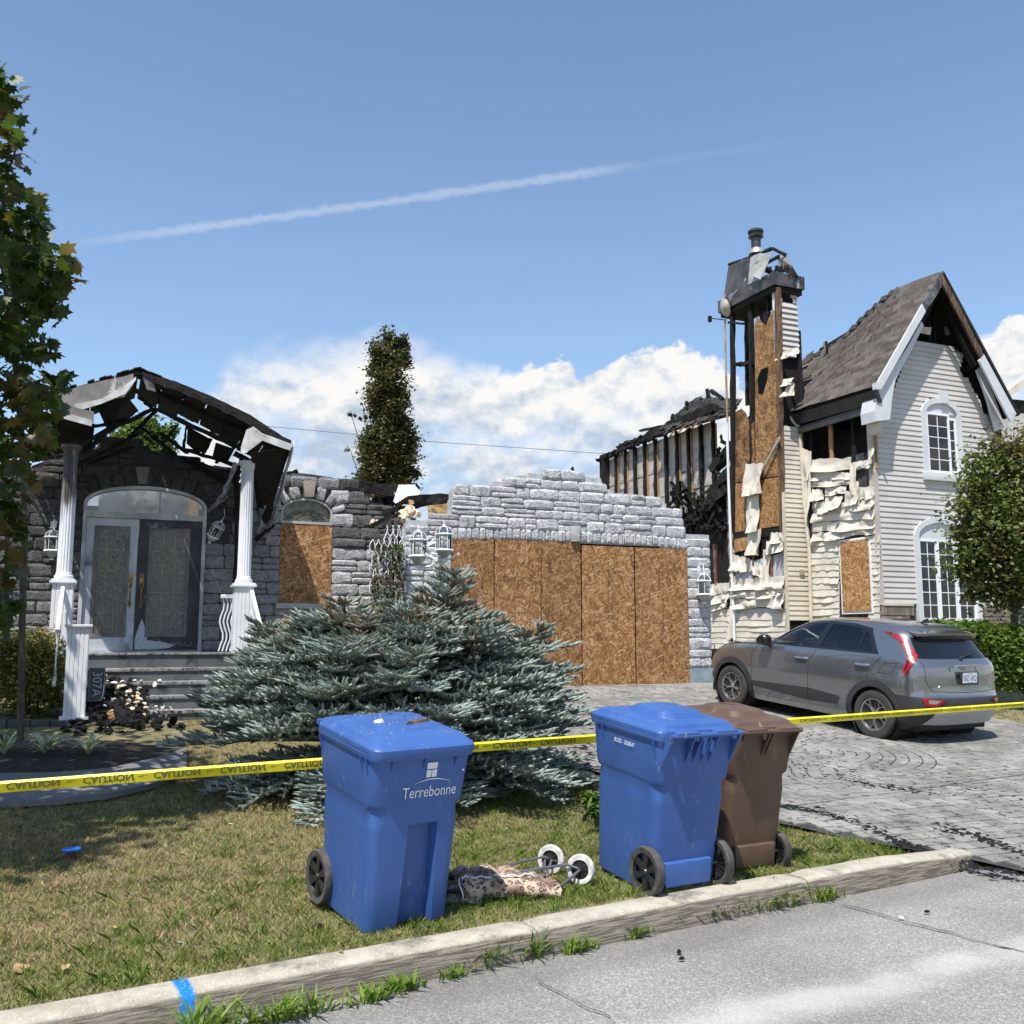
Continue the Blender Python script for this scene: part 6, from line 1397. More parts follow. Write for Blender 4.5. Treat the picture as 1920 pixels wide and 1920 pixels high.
def rr(hx, yf, yb, r, z, ch=None, n=5):
    """rounded rectangle, front edge (y = yf) may carry a channel (c0, c1, depth)"""
    P = []
    def corner(cx, cy, a0):
        for i in range(n+1): a = a0+math.pi/2*i/n; P.append((cx+r*math.cos(a), cy+r*math.sin(a), z))
    corner(-hx+r, yf+r, math.pi)
    c0, c1, dp = ch if ch else (-.05, .05, 0)
    for x, d in ((c0-.016, 0), (c0, dp), (c1, dp), (c1+.016, 0)): P.append((x, yf+d, z))
    corner(hx-r, yf+r, -math.pi/2); corner(hx-r, yb-r, 0); corner(-hx+r, yb-r, math.pi/2)
    return P
def wheel_bin(name, M, mat, label, small=1., wheel=.15, ribs=True, flat=False):
    b = empty(name, None, label, 'bin', 'wheeled bins set out behind the kerb', mat=M)
    L = [(.015, .268, -.300, .285, .06), (.05, .272, -.308, .292, .065), (.30, .280, -.320, .305, .065), (.56, .289, -.336, .322, .065), (.58, .290, -.337, .323, .065), (.600, .290, -.338, .324, .075), (.672, .294, -.343, .329, .10), (.690, .298, -.346, .333, .06), (.705, .300, -.348, .337, .052), (.85, .313, -.366, .35, .052), (.965, .320, -.380, .355, .052)]
    rings = []
    for z, hx, yf, yb, r in L:
        c = (-.035, .115, .065 if z < .57 else 0.) ; w_ = .02*(1-z/.6) if z < .6 else 0
        rings.append(rr(hx*small, yf, yb, r, z, (c[0]-w_, c[1]+w_, c[2]) if c[2] else (c[0], c[1], 0)))
    m = MB(M); m.loft(rings); body = m.build('body', mat, b, smooth=True, angle=30)
    # rolled rim under the lid, side fins
    m = MB(M); m.loft([rr(.330*small, -.392, .362, .055, .955), rr(.336*small, -.398, .366, .055, .965), rr(.336*small, -.398, .366, .055, .985)]); m.build('rim', mat, body, smooth=True, angle=30)
    for x in (-1, 1):
        for y in (-.30, -.20 if small == 1 else -.24, .30): MB(M).add([(x*.312*small, y-.003, .84), (x*.345*small, y-.003, .955), (x*.31*small, y-.003, .955), (x*.312*small, y+.003, .84), (x*.345*small, y+.003, .955), (x*.31*small, y+.003, .955)], [(0, 1, 2), (5, 4, 3), (0, 3, 4, 1), (1, 4, 5, 2), (2, 5, 3, 0)]).build('rib', mat, body)
    for x in (-.2, 0, .2): MB(M).add([(x-.003, -.372, .88), (x-.003, -.40, .955), (x-.003, -.37, .955), (x+.003, -.372, .88), (x+.003, -.40, .955), (x+.003, -.37, .955)], [(0, 1, 2), (5, 4, 3), (0, 3, 4, 1), (1, 4, 5, 2), (2, 5, 3, 0)]).build('rib', mat, body)
    # lid
    lr = [(.332, -.402, .368, .06, .955), (.336, -.410, .370, .06, .985), (.336, -.410, .370, .06, 1.012), (.328, -.398, .364, .055, 1.024), (.315, -.375, .345, .05, 1.030), (.300, -.350, .330, .06, 1.052), (.27, -.31, .30, .07, 1.060)]
    rg = [rr(hx*small, yf, yb, r, z+(.02*(yb+.1) if 0 else 0)) for hx, yf, yb, r, z in lr]
    if not flat: rg += [rr(.19*small, -.20, .24, .09, 1.066), rr(.165*small, -.165, .205, .09, 1.100), rr(.12*small, -.11, .15, .08, 1.108)]
    else: rg += [rr(.20*small, -.22, .20, .08, 1.062), rr(.185*small, -.20, .16, .08, 1.078), rr(.15*small, -.15, .10, .06, 1.080)]
    rg = [[(x, y, z-.03*max(0, (-y-.1))) for x, y, z in r_] for r_ in rg]
    m = MB(M); m.loft(rg); lid = m.build('lid', mat, b, smooth=True, angle=32)
    m = MB(M); m.tube([(-.30*small, .425, 1.005), (.30*small, .425, 1.005)], .017, 10); m.build('handle_bar', mat, b, smooth=True)
    xs = (-.285, -.10, -.035, .035, .10, .285) if ribs else (-.27, -.02, .02, .27)
    for x in xs:
        x *= small; MB(M).add([(x-.006, .34, .80), (x-.006, .43, .985), (x-.006, .43, 1.01), (x-.006, .345, 1.0), (x+.006, .34, .80), (x+.006, .43, .985), (x+.006, .43, 1.01), (x+.006, .345, 1.0)], [(0, 1, 2, 3), (7, 6, 5, 4), (0, 4, 5, 1), (1, 5, 6, 2), (3, 2, 6, 7), (0, 3, 7, 4)]).build('handle_bracket', mat, b)
    for x in (-.16, .16): MB(M).box((x*small-.09, .372, 1.012), (x*small+.09, .44, 1.026)).build('lid_hinge', mat, lid, bevel=.005)
    # axle housing, axle, wheels
    m = MB(M); m.add([(-.19, .25, .215), (.19, .25, .215), (.19, .325, .20), (-.19, .325, .20), (-.17, .25, .03), (.17, .25, .03), (.18, .335, .06), (-.18, .335, .06)], [(0, 1, 2, 3), (4, 7, 6, 5), (0, 4, 5, 1), (1, 5, 6, 2), (2, 6, 7, 3), (3, 7, 4, 0)]); m.build('axle_housing', mat, b, bevel=.006)
    MB(M).tube([(-.31*small, .285, wheel), (.31*small, .285, wheel)], .011, 8).build('axle', M_hub, b)
    for sx in (-1, 1):
        T = M @ Matrix.Translation((sx*.292*small, .262, wheel)) @ Matrix.Rotation(R_(90*sx), 4, 'Y'); w2 = .028
        m = MB(T); r = wheel
        m.lathe([(r*.76, -w2*.8), (r*.97, -w2), (r, -w2*.7), (r, w2*.7), (r*.97, w2), (r*.76, w2*.8), (r*.74, 0)], 32, cap=False); ty = m.build('wheel', M_rub, b, smooth=True, angle=40)
        m = MB(T); m.lathe([(r*.80, -w2*.7), (r*.80, w2*.75), (r*.73, w2*.8), (r*.70, w2*.1), (r*.70, -w2*.7)], 32, cap=False); m.lathe([(.0001, w2*.9), (.016, w2*.9), (.022, w2*.6), (.022, -w2*.6), (.0001, -w2*.6)], 14, cap=False)
        for k in range(6):
            a = math.pi*k/3; Rk = Matrix.Rotation(a, 4, 'Z'); m.add([(.012, -.012, w2*.55), (r*.74, -.022, w2*.7), (r*.74, .022, w2*.7), (.012, .012, w2*.55), (.012, -.010, -w2*.3), (r*.74, -.018, -w2*.3), (r*.74, .018, -w2*.3), (.012, .010, -w2*.3), ], [(0, 1, 2, 3), (7, 6, 5, 4), (0, 4, 5, 1), (2, 6, 7, 3)], Rk)
        for k in range(18):
            a = math.pi*k/9; m.box((.02, -.0015, -w2*.8), (r*.72, .0015, -w2*.32), Matrix.Rotation(a, 4, 'Z'))
        m.build('hub', M_hub, ty)
    return b
B1 = tiltz(gpx(748, 1708)+Vector((-.03, .02, -.005)), (-.574, .819)); B1 = tiltz(Vector((-.755, 5.82, lawn_z(-.755, 5.82)+.012)), (-.574, .819), 7.)
b1 = wheel_bin('wheeled_bin', B1, M_bblue, 'blue wheeled bin with white town lettering and a debris strewn lid, left of the trolley', flat=True, small=.965)
B2 = tiltz(Vector((.945, 6.62, lawn_z(.95, 6.6)+.012)), (.51, -.86)); b2 = wheel_bin('wheeled_bin', B2, M_bblue, 'blue wheeled bin with white serial number, handle side to the street, beside the brown bin', small=.98)
B3 = tiltz(Vector((1.545, 7.31, lawn_z(1.55, 7.3)+.0)), (.49, -.87)); b3 = wheel_bin('wheeled_bin', B3, M_bbrown, 'brown wheeled bin behind the right blue bin at the driveway edge', small=.93, wheel=.125, ribs=False)
# town lettering and window emblem on the first bin (front face), serial number on the second
def onfront(M, x, z, yf, lean): return M @ Matrix.Translation((x, yf, z)) @ Matrix.Rotation(R_(90)-lean, 4, 'X')
ln = -math.atan2(.030, .255)
t1 = text('lettering', 'Terrebonne', .088, onfront(B1, .055, .755, -.360, ln), M_decal, b1, sx=.80)
m = MB(onfront(B1, .055, .755, -.3605, ln)); m.add([(-.018-.055+.04, .135, 0), (.05+.0, .135, 0), (.05, .165, 0), (-.035, .165, 0)], [(0, 1, 2, 3)])
m.v = []; m.f = []
for q in ((-.035, .128, .030, .163), (-.035, .082, -.005, .122), (.0, .082, .030, .122)): m.box((q[0], q[1], -.001), (q[2], q[3], .001))
m.add([(-.10+.02*i, .052+.016*math.sin(math.pi*i/11)-.003*(1 if i in (0, 11) else -0), 0) for i in range(12)]+[(-.10+.02*i, .052+.022*math.sin(math.pi*i/11), 0) for i in range(12)], [(i, i+1, i+13, i+12) for i in range(11)]); m.build('emblem', M_decal, b1)
MB(B1 @ Matrix.Translation((.255, -.375, .86)) @ Matrix.Rotation(R_(90), 4, 'X')).lathe([(.006, -.002), (.006, .004)], 10).build('rivet_cap', M_decal, b1)
# second bin: its left side in the photo is local +x
Ms = B2 @ Matrix.Translation((.3185, .10, .885)) @ Matrix.Rotation(R_(90), 4, 'Z') @ Matrix.Rotation(R_(90)-math.atan2(.02, .25), 4, 'X')
text('serial_number', 'BL322 - 2028347', .036, Ms @ Matrix.Translation((-.10, .0, .001)), M_decal, b2, sx=.85)
# debris on the lid of the first bin
random.seed(50)
def chip(M, r, h, mat, name, label, cat, group=None, long=1.):
    k = 7; ring = [(r*long*random.uniform(.7, 1.2)*math.cos(2*math.pi*i/k), r*random.uniform(.7, 1.2)*math.sin(2*math.pi*i/k), 0) for i in range(k)]
    m = MB(M @ Matrix.Rotation(random.random()*6 if long == 1 else .35, 4, 'Z')); m.loft([ring, [(x*.8, y*.75, h*random.uniform(.6, 1.2)) for x, y, z in ring]]); return tag(m.build(name, mat), label, cat, group)
chip(B1 @ Matrix.Translation((-.12, -.04, 1.08)), .028, .012, M_paper, 'plaster_chip', 'white plaster chip lying on the left bin lid', 'debris')
chip(B1 @ Matrix.Translation((.10, -.10, 1.079)), .028, .014, M_scorch, 'charred_splinter', 'long charred splinter lying on the left bin lid', 'debris', long=4.2)
chip(B1 @ Matrix.Translation((.08, .17, 1.063)), .032, .012, M_char, 'charcoal_flake', 'dark flake at the back of the left bin lid', 'debris')
m = MB(B1)
for _ in range(150):
    x, y = random.uniform(-.29, .29), random.uniform(-.36, .30); z = 1.058 if abs(x) < .27 and -.30 < y < .28 else 1.03
    if abs(x) < .15 and -.15 < y < .10: z = 1.078
    elif abs(x) < .2 and -.22 < y < .20: z = 1.06
    z -= .03*max(0, -y-.1); r = random.uniform(.002, .008); a = random.random()*6; m.add([(x+r*math.cos(a+q), y+r*math.sin(a+q), z+.004) for q in (0, 1.7, 3.3, 4.6)]+[(x, y, z+.004+r*.6)], [(3, 2, 1, 0), (0, 1, 4), (1, 2, 4), (2, 3, 4), (3, 0, 4)])
tag(m.build('ash_flecks', pm('grey_ash_fleck', (.40, .40, .38), (.04, .04, .04), 90., rough=.9, lo=.45, hi=.55)), 'pale and black ash flecks sprinkled over the left bin lid', 'ash', kind='stuff')
# ================================================================== LEOPARD SHOPPING TROLLEY lying on the grass
def leopard():
    m = bpy.data.materials.new('leopard_print_cloth'); m.use_nodes = True; t = NT(m.node_tree); P = t.n('ShaderNodeNewGeometry').outputs['Position']
    w_ = t.vm('ADD', P, t.vm('MULTIPLY', t.noise(P, 22., 2, .5, out=1), (.022, .022, .022)))
    v = t.n('ShaderNodeTexVoronoi'); t.put(v.inputs['Vector'], w_); v.inputs['Scale'].default_value = 30.
    d = v.outputs['Distance']; ringm = t.m('MULTIPLY', t.ss(d, .26, .31), t.ss(d, .50, .43)); ringm = t.m('MULTIPLY', ringm, t.ss(t.noise(P, 48., 2), .38, .48))
    inner = t.ss(d, .30, .22); brown = t.ss(t.noise(P, 6., 3), .38, .60)
    base = t.mix(brown, (.46, .36, .27), (.18, .10, .075)); base = t.mix(t.m('MULTIPLY', inner, .65), base, (.20, .10, .07)); col = t.mix(ringm, base, (.022, .015, .013))
    b = t.n('ShaderNodeBsdfPrincipled'); t.put(b.inputs['Base Color'], col); b.inputs['Roughness'].default_value = .8; t.put(t.n('ShaderNodeOutputMaterial').inputs[0], b.outputs[0]); return m
M_leo = leopard()
FL, FR, BRr, BL = gpx(868, 1700), gpx(1050, 1690), gpx(1022, 1640), gpx(900, 1640)
ax = (FR-FL).normalized(); ay = Vector((-ax.y, ax.x, 0)); oc = (FL+FR)/2
MT = Matrix((ax, ay, Vector((0, 0, 1)))).transposed().to_4x4(); MT.translation = oc+Vector((0, 0, .0))
tr_ = empty('shopping_trolley', None, 'leopard print shopping trolley lying on the grass with its two white wheels up', 'shopping trolley', mat=MT)
Lb = (FR-FL).length; rings = []
for i in range(13):
    f = i/12; x = -Lb/2+Lb*f; h = .075+.055*math.sin(math.pi*min(1, .25+f*.8))+.012*math.sin(i*2.1); w_ = .20+.015*math.sin(i*1.7); sh = .045*(1-f)
    ring = []
    for k in range(16):
        a = 2*math.pi*k/16; cx = math.cos(a); sz = math.sin(a); r = 1/(abs(cx)**3+abs(sz)**3)**(1/3.)
        j = .010*noise.noise(Vector((i*.9, k*.8, 3)))
        ring.append((x+.02*noise.noise(Vector((k, i*.3, 1))), .19+sh+(w_+j)*r*cx, max(.004, h*.62+(h*.62+j*1.5)*r*sz)))
    rings.append(ring)
MB(MT).loft(rings).build('bag', M_leo, tr_, smooth=True, angle=70)
x0 = -Lb/2
m = MB(MT); m.tube([(x0-.01+.01*math.sin(k), .0+.075+.085*math.cos(2*math.pi*k/14), .075+.065*math.sin(2*math.pi*k/14)) for k in range(14)], .0045, 5, closed=True); m.tube([(x0+.03*k, .06+.01*math.sin(k), .15+.008*math.sin(k*2)) for k in range(16)], .004, 5); m.build('piping', M_white, tr_, smooth=True)
MB(MT).add([(x0-.02, .03, .02), (x0+.10, -.02, .015), (x0+.02, .13, .10), (x0+.14, .05, .09), (x0-.16, .05, .01), (x0-.14, .18, .07)], [(0, 1, 3, 2), (4, 0, 2, 5)]).build('open_flap', M_leo, tr_)
M_tube = pm('grey_steel_tube', (.30, .31, .32), (.22, .22, .23), 9., rough=.35, metal=.7)
W1, W2 = gpx(1030, 1636), gpx(1087, 1662)
w1 = MT.inverted() @ W1; w2 = MT.inverted() @ W2; wr = .095
wa = Vector((w1.x, w1.y, .115)); wb = Vector((w2.x, w2.y, .11))
wa = MT.inverted() @ (gpx(1033, 1641)+Vector((0, 0, .10))); wb = MT.inverted() @ (gpx(1089, 1661)+Vector((0, 0, .10)))
m = MB(MT)
for pts in ([(Lb/2-.28, .30, .15), wa-Vector((.05, 0, -.02)), wa], [(Lb/2-.22, .10, .16), wb+Vector((-.09, .02, .03)), wb], [(Lb/2-.02, .30, .05), wa-Vector((0, .02, 0))], [(Lb/2-.02, .05, .05), wb], [(Lb/2-.0, .12, .03), wb-Vector((.02, -.02, .03))], [wa-Vector((.04, .0, .0)), (Lb/2-.05, .2, .11)], [wa, wb]): m.tube(pts, .0085 if len(pts) > 2 or pts[0] is not wa else .003, 7)
m.build('frame', M_tube, tr_, smooth=True)
for c, nm in ((wa, 'wheel'), (wb, 'wheel')):
    T = MT @ Matrix.Translation(c) @ MT.to_3x3().inverted().to_4x4() @ Vector((-.42, -.9, .08)).normalized().to_track_quat('Z', 'Y').to_matrix().to_4x4()
    m = MB(T); m.lathe([(.060, -.016), (.088, -.018), (.095, -.008), (.095, .008), (.088, .018), (.060, .016)], 24, cap=False); wo = m.build(nm, pm('worn_white_tyre', (.74, .74, .72), (.45, .45, .43), 30., rough=.6), tr_, smooth=True)
    m = MB(T); m.lathe([(.066, -.013), (.060, .002), (.020, .006), (.014, .018), (.0001, .018)], 20, cap=False)
    for k in range(10): m.box((.02, -.002, .0), (.06, .002, .013), Matrix.Rotation(math.pi*k/5, 4, 'Z'))
    m.build('hub', M_hub, wo)
m = MB(MT); hd = [(x0+.10, .06, .10), (x0+.0, .07, .07), (x0-.09, .12, .06), (x0-.14, .22, .12), (x0-.16, .30, .15), (x0-.12, .38, .12), (x0-.0, .36, .08), (x0+.06, .33, .07)]
m.tube(hd, .017, 8); m.build('handle', M_black, tr_, smooth=True)
# ================================================================== CAUTION TAPE
M_tape = pm('yellow_tape', (.80, .72, .035), (.74, .66, .02), 4., rough=.38, spec=.5); M_tapeink = pm('black_tape_print', (.05, .048, .02), rough=.5)
TP = [(-700, 1530, 24, 5.1), (-60, 1481, 22, 5.65), (0, 1476, 21.5, 5.7), (300, 1453, 20.5, 5.95), (612, 1430, 19.5, 6.25), (745, 1416, 19, 6.45), (877, 1402, 18, 6.7), (1000, 1393, 17, 7.05), (1112, 1385, 16, 7.45), (1290, 1370, 14, 8.0), (1480, 1353, 13, 8.5), (1700, 1337, 11.5, 9.3), (1920, 1321, 10, 10.3), (1990, 1316, 10, 10.6), (2400, 1290, 9, 12.5)]
tape = empty('caution_tape', atZ(300, 1453, 5.95), 'yellow caution tape with black lettering, its back to the street, strung behind the bins', 'tape')
def tp(x):
    for a, b in zip(TP, TP[1:]):
        if x <= b[0]: f = (x-a[0])/(b[0]-a[0]); return [p+(q-p)*f for p, q in zip(a, b)]
    return list(TP[-1])
V = []; xs = list(range(-700, 2400, 14))
for x in xs:
    _, y, h, Z = tp(x); tw = .004*math.sin(x*.02); fold = .006
    a, mdl, b = atZ(x, y-h/2, Z), atZ(x, y-h*.28, Z-.006), atZ(x, y+h/2, Z+.004); V += [a+Vector((0, .008, 0)), mdl, b+Vector((0, tw, 0))]
F = []
for i in range(len(xs)-1): F += [(3*i, 3*i+3, 3*i+4, 3*i+1), (3*i+1, 3*i+4, 3*i+5, 3*i+2)]
MB().add(V, F).build('ribbon', M_tape, tape, smooth=True)
def tword(xc, wpx, body, hf=.62, flip=-1, dy=0.):
    _, y, h, Z = tp(xc); Z -= .012; a = atZ(xc-wpx/2, tp(xc-wpx/2)[1]+dy, tp(xc-wpx/2)[3]-.012); b = atZ(xc+wpx/2, tp(xc+wpx/2)[1]+dy, tp(xc+wpx/2)[3]-.012)
    X = (b-a); Wd = X.length; X.normalize(); Zc = Vector((ray(xc, y).x, ray(xc, y).y, 0)).normalized()*-1; Zc = (Zc-X*Zc.dot(X)).normalized(); Y = Zc.cross(X)
    o = text('lettering', body, 1., None, M_tapeink, tape, bold=.018); me = o.data; co = np.array([v.co[:] for v in me.vertices]); w0 = co[:, 0].max()-co[:, 0].min(); h0 = co[:, 1].max()-co[:, 1].min(); cy = (co[:, 1].max()+co[:, 1].min())/2; cx = (co[:, 0].max()+co[:, 0].min())/2
    hh_ = h*hf*Z/1800; M = Matrix((X, Y*flip, Zc)).transposed().to_4x4(); M.translation = (a+b)/2; o.matrix_local = wm(tape).inverted() @ M @ Matrix.Diagonal((Wd/w0, hh_/h0, 1, 1)) @ Matrix.Translation((-cx, -cy, 0))
for xc, wp in ((62, 100), (203, 94), (332, 87), (455, 84), (572, 78), (960, 70), (1046, 66)): tword(xc, wp, 'CAUTION', .60)
for xc, wp in ((134, 20), (268, 18), (394, 17), (514, 16), (1003, 13), (913, 14)): tword(xc, wp, '<-', .18)
tword(886, 22, 'ION', .60)
for xc in (1520, 1580, 1638, 1694, 1748, 1800, 1850, 1898): tword(xc, 40, 'CAUTION', .40); tword(xc+27, 8, '-', .12)
# ================================================================== LANTERNS
M_lglass = glassmat('lantern_glass', (.86, .88, .86), .02)
M_lglass2 = pm('dusty_lantern_bowl', (.42, .43, .38), (.30, .31, .28), 8., rough=.2)
def lantern(T, H, parent, broken=False):
    """hexagonal lantern of height H, base at the local origin"""
    k = H; R0 = .20*k; n = 6
    m = MB(T); m.lathe([(R0*.10, .93*k), (R0*.16, .95*k), (R0*.05, .965*k), (R0*.10, .98*k), (R0*.02, 1.03*k)], 8); m.lathe([(R0*.30, .845*k), (R0*.22, .88*k), (R0*.1, .93*k)], 8)
    for i in range(n):
        a = 2*math.pi*i/n; c, s = math.cos(a), math.sin(a)
        m.tube([(R0*1.08*math.cos(t)*c, R0*1.08*math.cos(t)*s, (.66+.21*math.sin(t))*k) for t in (0, .35, .7, 1.05, 1.4)], .010*k, 5); m.tube([(R0*.98*c, R0*.98*s, .28*k), (R0*1.0*c, R0*1.0*s, .66*k)], .010*k, 5)
    m.lathe([(R0*1.0, .635*k), (R0*1.22, .65*k), (R0*1.22, .662*k), (R0*1.05, .68*k)], n); m.lathe([(R0*.9, .30*k), (R0*1.1, .295*k), (R0*1.22, .265*k), (R0*1.2, .25*k), (R0*.9, .245*k)], n); m.lathe([(R0*.30, .0), (R0*.30, .03*k), (R0*.12, .06*k), (R0*.12, .08*k)], 8)
    f = m.build('lantern', M_white, parent, smooth=True, angle=40)
    m = MB(T); m.lathe([(R0*.93, .29*k), (R0*.93, .64*k)], n, cap=False); m.lathe([(R0*1.0, .67*k), (R0*.8, .79*k), (R0*.3, .86*k)], n, cap=False); m.build('lantern_glass', M_lglass, f)
    MB(T).lathe([(R0*.95, .245*k), (R0*.8, .17*k), (R0*.45, .09*k), (R0*.12, .06*k)], 12, cap=False).build('lower_bowl', M_lglass2, f, smooth=True)
    MB(T).tube([(0, 0, .3*k), (0, 0, .50*k)], .02*k, 6).build('candle_tube', M_beige, f)
    return f
Zp = 12.3; pb = atZ(829, 1190, Zp)
lp = empty('lamp_post', (pb.x, pb.y, .4), 'white garden lamp post with two upright lanterns, rising behind the blue spruce', 'lamp post')
a0 = atZ(829, 1052, Zp); m = MB(); m.tube([(a0.x, a0.y, .3), (a0.x, a0.y, a0.z)], .04, 10); m.box((a0.x-.06, a0.y-.06, a0.z-.01), (a0.x+.06, a0.y+.06, a0.z+.07)); m.build('post', M_white, lp)
for (x, yb, yt) in ((784, 1064, 984), (832, 1052, 978)):
    p = atZ(x, yb, Zp-(.15 if x > 800 else -.05)); q = atZ(x, yt, Zp); H = (q.z-p.z)*1.0; lantern(Matrix.Translation(p), H, lp)
    MB().tube([a0+Vector((0, 0, .03)), (a0+p)/2+Vector((0, 0, -.03)), p+Vector((0, 0, .0))], .018, 6).build('arm', M_white, lp, smooth=True)
m = MB(); c = atZ(815, 1028, Zp+.2)      # third lantern knocked over between the two
for i in range(5): t0 = -1.1+i*.55; m.tube([c+Vector((-.14, 0, 0)), c+Vector((-.02, .04*i-.08, .14*math.sin(t0))), c+Vector((.10, .04*i-.08, .17*math.sin(t0)))], .010, 5)
m.tube([c+Vector((-.14, 0, 0)), c+Vector((-.24, 0, .05))], .010, 5); m.build('bent_lantern_cage', M_white, lp, smooth=True)
for dx in (-1, 1): MB().beam(a0+Vector((dx*.22, 0, .10)), a0+Vector((dx*.02, 0, -.02)), .03, .02).build('brace', M_white, lp)
def wall_lantern(px, yb, yt, v, label, tilt=None):
    b = fac(px, yb, v-.16); t = fac(px, yt, v-.16); H = (t[2]-b[2]); e = empty('wall_lantern', (*xy(b[0], v), b[2]+H), label, 'lantern', 'white wall lanterns on the burned house')
    T = MH @ Matrix.Translation(b); 
    if tilt: T = T @ Matrix.Rotation(tilt, 4, 'Y') @ Matrix.Rotation(.3, 4, 'X')
    lantern(T, H, e); m = MB(MH)
    if not tilt: m.tube([(b[0], v, b[2]+H*.95), (b[0], v-.05, b[2]+H*1.18), (b[0], v-.15, b[2]+H*1.16), (b[0], v-.16, b[2]+H)], .012, 6); m.lathe([(.045, -.02), (.04, .01)], 10, Matrix.Translation((b[0]-.01, v-.01, b[2]+H*1.05)) @ Matrix.Rotation(R_(90), 4, 'X')); m.box((b[0]-.05, v-.035, b[2]+H*.95), (b[0]+.03, v-.0, b[2]+H*1.15))
    else: p = T @ Vector((0, 0, H*1.0)); p = MH.inverted() @ p; m.tube([p, (p.x+.05, v-.05, p.z+.08), (p.x+.04, v, p.z+.2)], .006, 5)
    m.build('bracket', M_white, e)
wall_lantern(1321, 1132, 1068, VG, 'white wall lantern on the stone pier right of the boarded garage')
wall_lantern(97, 1050, 985, VD, 'white wall lantern half behind the left porch column')
wall_lantern(392, 1018, 966, VD-.35, 'broken white lantern dangling by its cable right of the entrance door', tilt=.45)
# ================================================================== HOUSE NUMBER PLAQUE, DEBRIS ON THE STEPS
pc = fac(181, 1284, 13.35); TM = MH @ Matrix.Translation(pc) @ Matrix.Rotation(R_(90-8), 4, 'X')
pl = empty('house_number_plaque', None, 'dark blue house number plaque standing on end against the steps', 'sign', mat=TM)
o_ = [(-.10, -.21), (.07, -.21), (.10, -.12), (.11, .08), (.09, .21), (-.10, .21)]
m = MB(TM); m.loft([[(x, y, 0) for x, y in o_], [(x, y, .02) for x, y in o_]]); m.build('plate', pm('dark_slate_plaque', (.012, .018, .028), rough=.35), pl)
M_num = pm('pale_number_paint', (.33, .37, .42), rough=.5); i_ = [(x*.84, y*.92) for x, y in o_]
m = MB(TM); m.tube([(x, y, .0215) for x, y in i_], .003, 4, closed=True); m.build('border', M_num, pl)
text('house_number', '307A', .155, TM @ Matrix.Translation((.0, .01, .0215)) @ Matrix.Rotation(R_(-90), 4, 'Z'), M_num, pl, sx=.95)
random.seed(61)
M_tanb = pm('torn_tan_scrap', (.60, .42, .24), (.72, .64, .50), 20., rough=.9); M_wscr = pm('white_scrap', (.72, .72, .70), rough=.6)
heap = MB()
def lump(x, y, v, r, mb):
    c = fac(x, y, v); M = MH @ Matrix.Translation(c) @ Matrix.Rotation(random.random()*6, 4, Vector((random.random(), random.random(), 1)).normalized()); k = 6
    mb.loft([[(r*random.uniform(.5, 1.)*math.cos(6.28*i/k), r*random.uniform(.4, .8)*math.sin(6.28*i/k), -r*.3) for i in range(k)], [(r*random.uniform(.7, 1.3)*math.cos(6.28*i/k), r*random.uniform(.5, 1)*math.sin(6.28*i/k), 0) for i in range(k)], [(r*.5*math.cos(6.28*i/k), r*.4*math.sin(6.28*i/k), r*.4) for i in range(k)]], M=M)
hb, ht, hw = MB(), MB(), MB()
for _ in range(260):
    x = random.uniform(160, 275); y = 1258+ (x-160)*.25+random.uniform(0, 85); v = 14.3-(y-1245)/100*1.25
    lump(x, y, v, random.uniform(.03, .09), hb)
for _ in range(26): x = random.uniform(190, 275); y = 1262+(x-190)*.35+random.uniform(0, 50); lump(x, y, 14.25-(y-1245)/100*1.3, random.uniform(.02, .05), ht)
for _ in range(14): x = random.uniform(185, 300); y = 1270+random.uniform(0, 60); lump(x, y, 14.2-(y-1245)/100*1.3, random.uniform(.02, .055), hw)
for _ in range(60): x = random.uniform(120, 345); y = random.uniform(1352, 1385); lump(x, y, 12.9-(y-1352)/60, random.uniform(.03, .09), hb)
for _ in range(30): x = random.uniform(170, 360); lump(x, 1228+random.uniform(0, 8), 14.9, random.uniform(.02, .05), hb)
for mb_, mt_, nm, lb in ((hb, M_char, 'burned_debris', 'heap of black burned debris spilling down the left half of the steps'), (ht, M_tanb, 'torn_scraps', 'tan torn scraps scattered in the debris on the steps'), (hw, M_wscr, 'pale_scraps', 'white crumpled scraps among the debris on the steps')): tag(mb_.build(nm, mt_), lb, 'debris', kind='stuff')
def timber(p, v0, q, v1, w_, mat, label, name='burned_timber'): a, b = Vector(fac(*p, v0)), Vector(fac(*q, v1)); tag(MB(MH).beam(a, b, w_, w_*1.2, jit=.012, seg=9).build(name, mat), label, 'timber')
timber((203, 1322), 13.4, (262, 1372), 12.7, .09, M_char, 'charred timber leaning down from the steps onto the ground'); timber((206, 1333), 13.0, (212, 1352), 12.95, .05, M_wood, 'short splintered light brown stick leaning on the lowest step')
timber((165, 1232), 14.9, (345, 1236), 14.9, .025, M_tube, 'thin grey metal strip lying along the top of the landing', 'metal_strip')
c = gpx(268, 1376); tag(MB(Matrix.Translation(c+Vector((0, .6, .12)))).loft([[(.11*math.cos(t), .08*math.sin(t), -.05) for t in np.arange(0, 6.2, .8)], [(.12*math.cos(t), .08*math.sin(t), .02) for t in np.arange(0, 6.2, .8)], [(.09*math.cos(t), .06*math.sin(t), .05) for t in np.arange(0, 6.2, .8)]]).build('blue_scrap', pm('royal_blue_plastic', (.01, .03, .35), rough=.4)), 'royal blue plastic scrap on the ground below the steps', 'debris')
m = MB(); random.seed(8)
for _ in range(22):
    c = Vector(fac(random.uniform(283, 325), random.uniform(1325, 1340), 13.2)); m.add([c+Vector([random.uniform(-.06, .06) for _k in range(3)]) for _q in range(3)], [(0, 1, 2)])
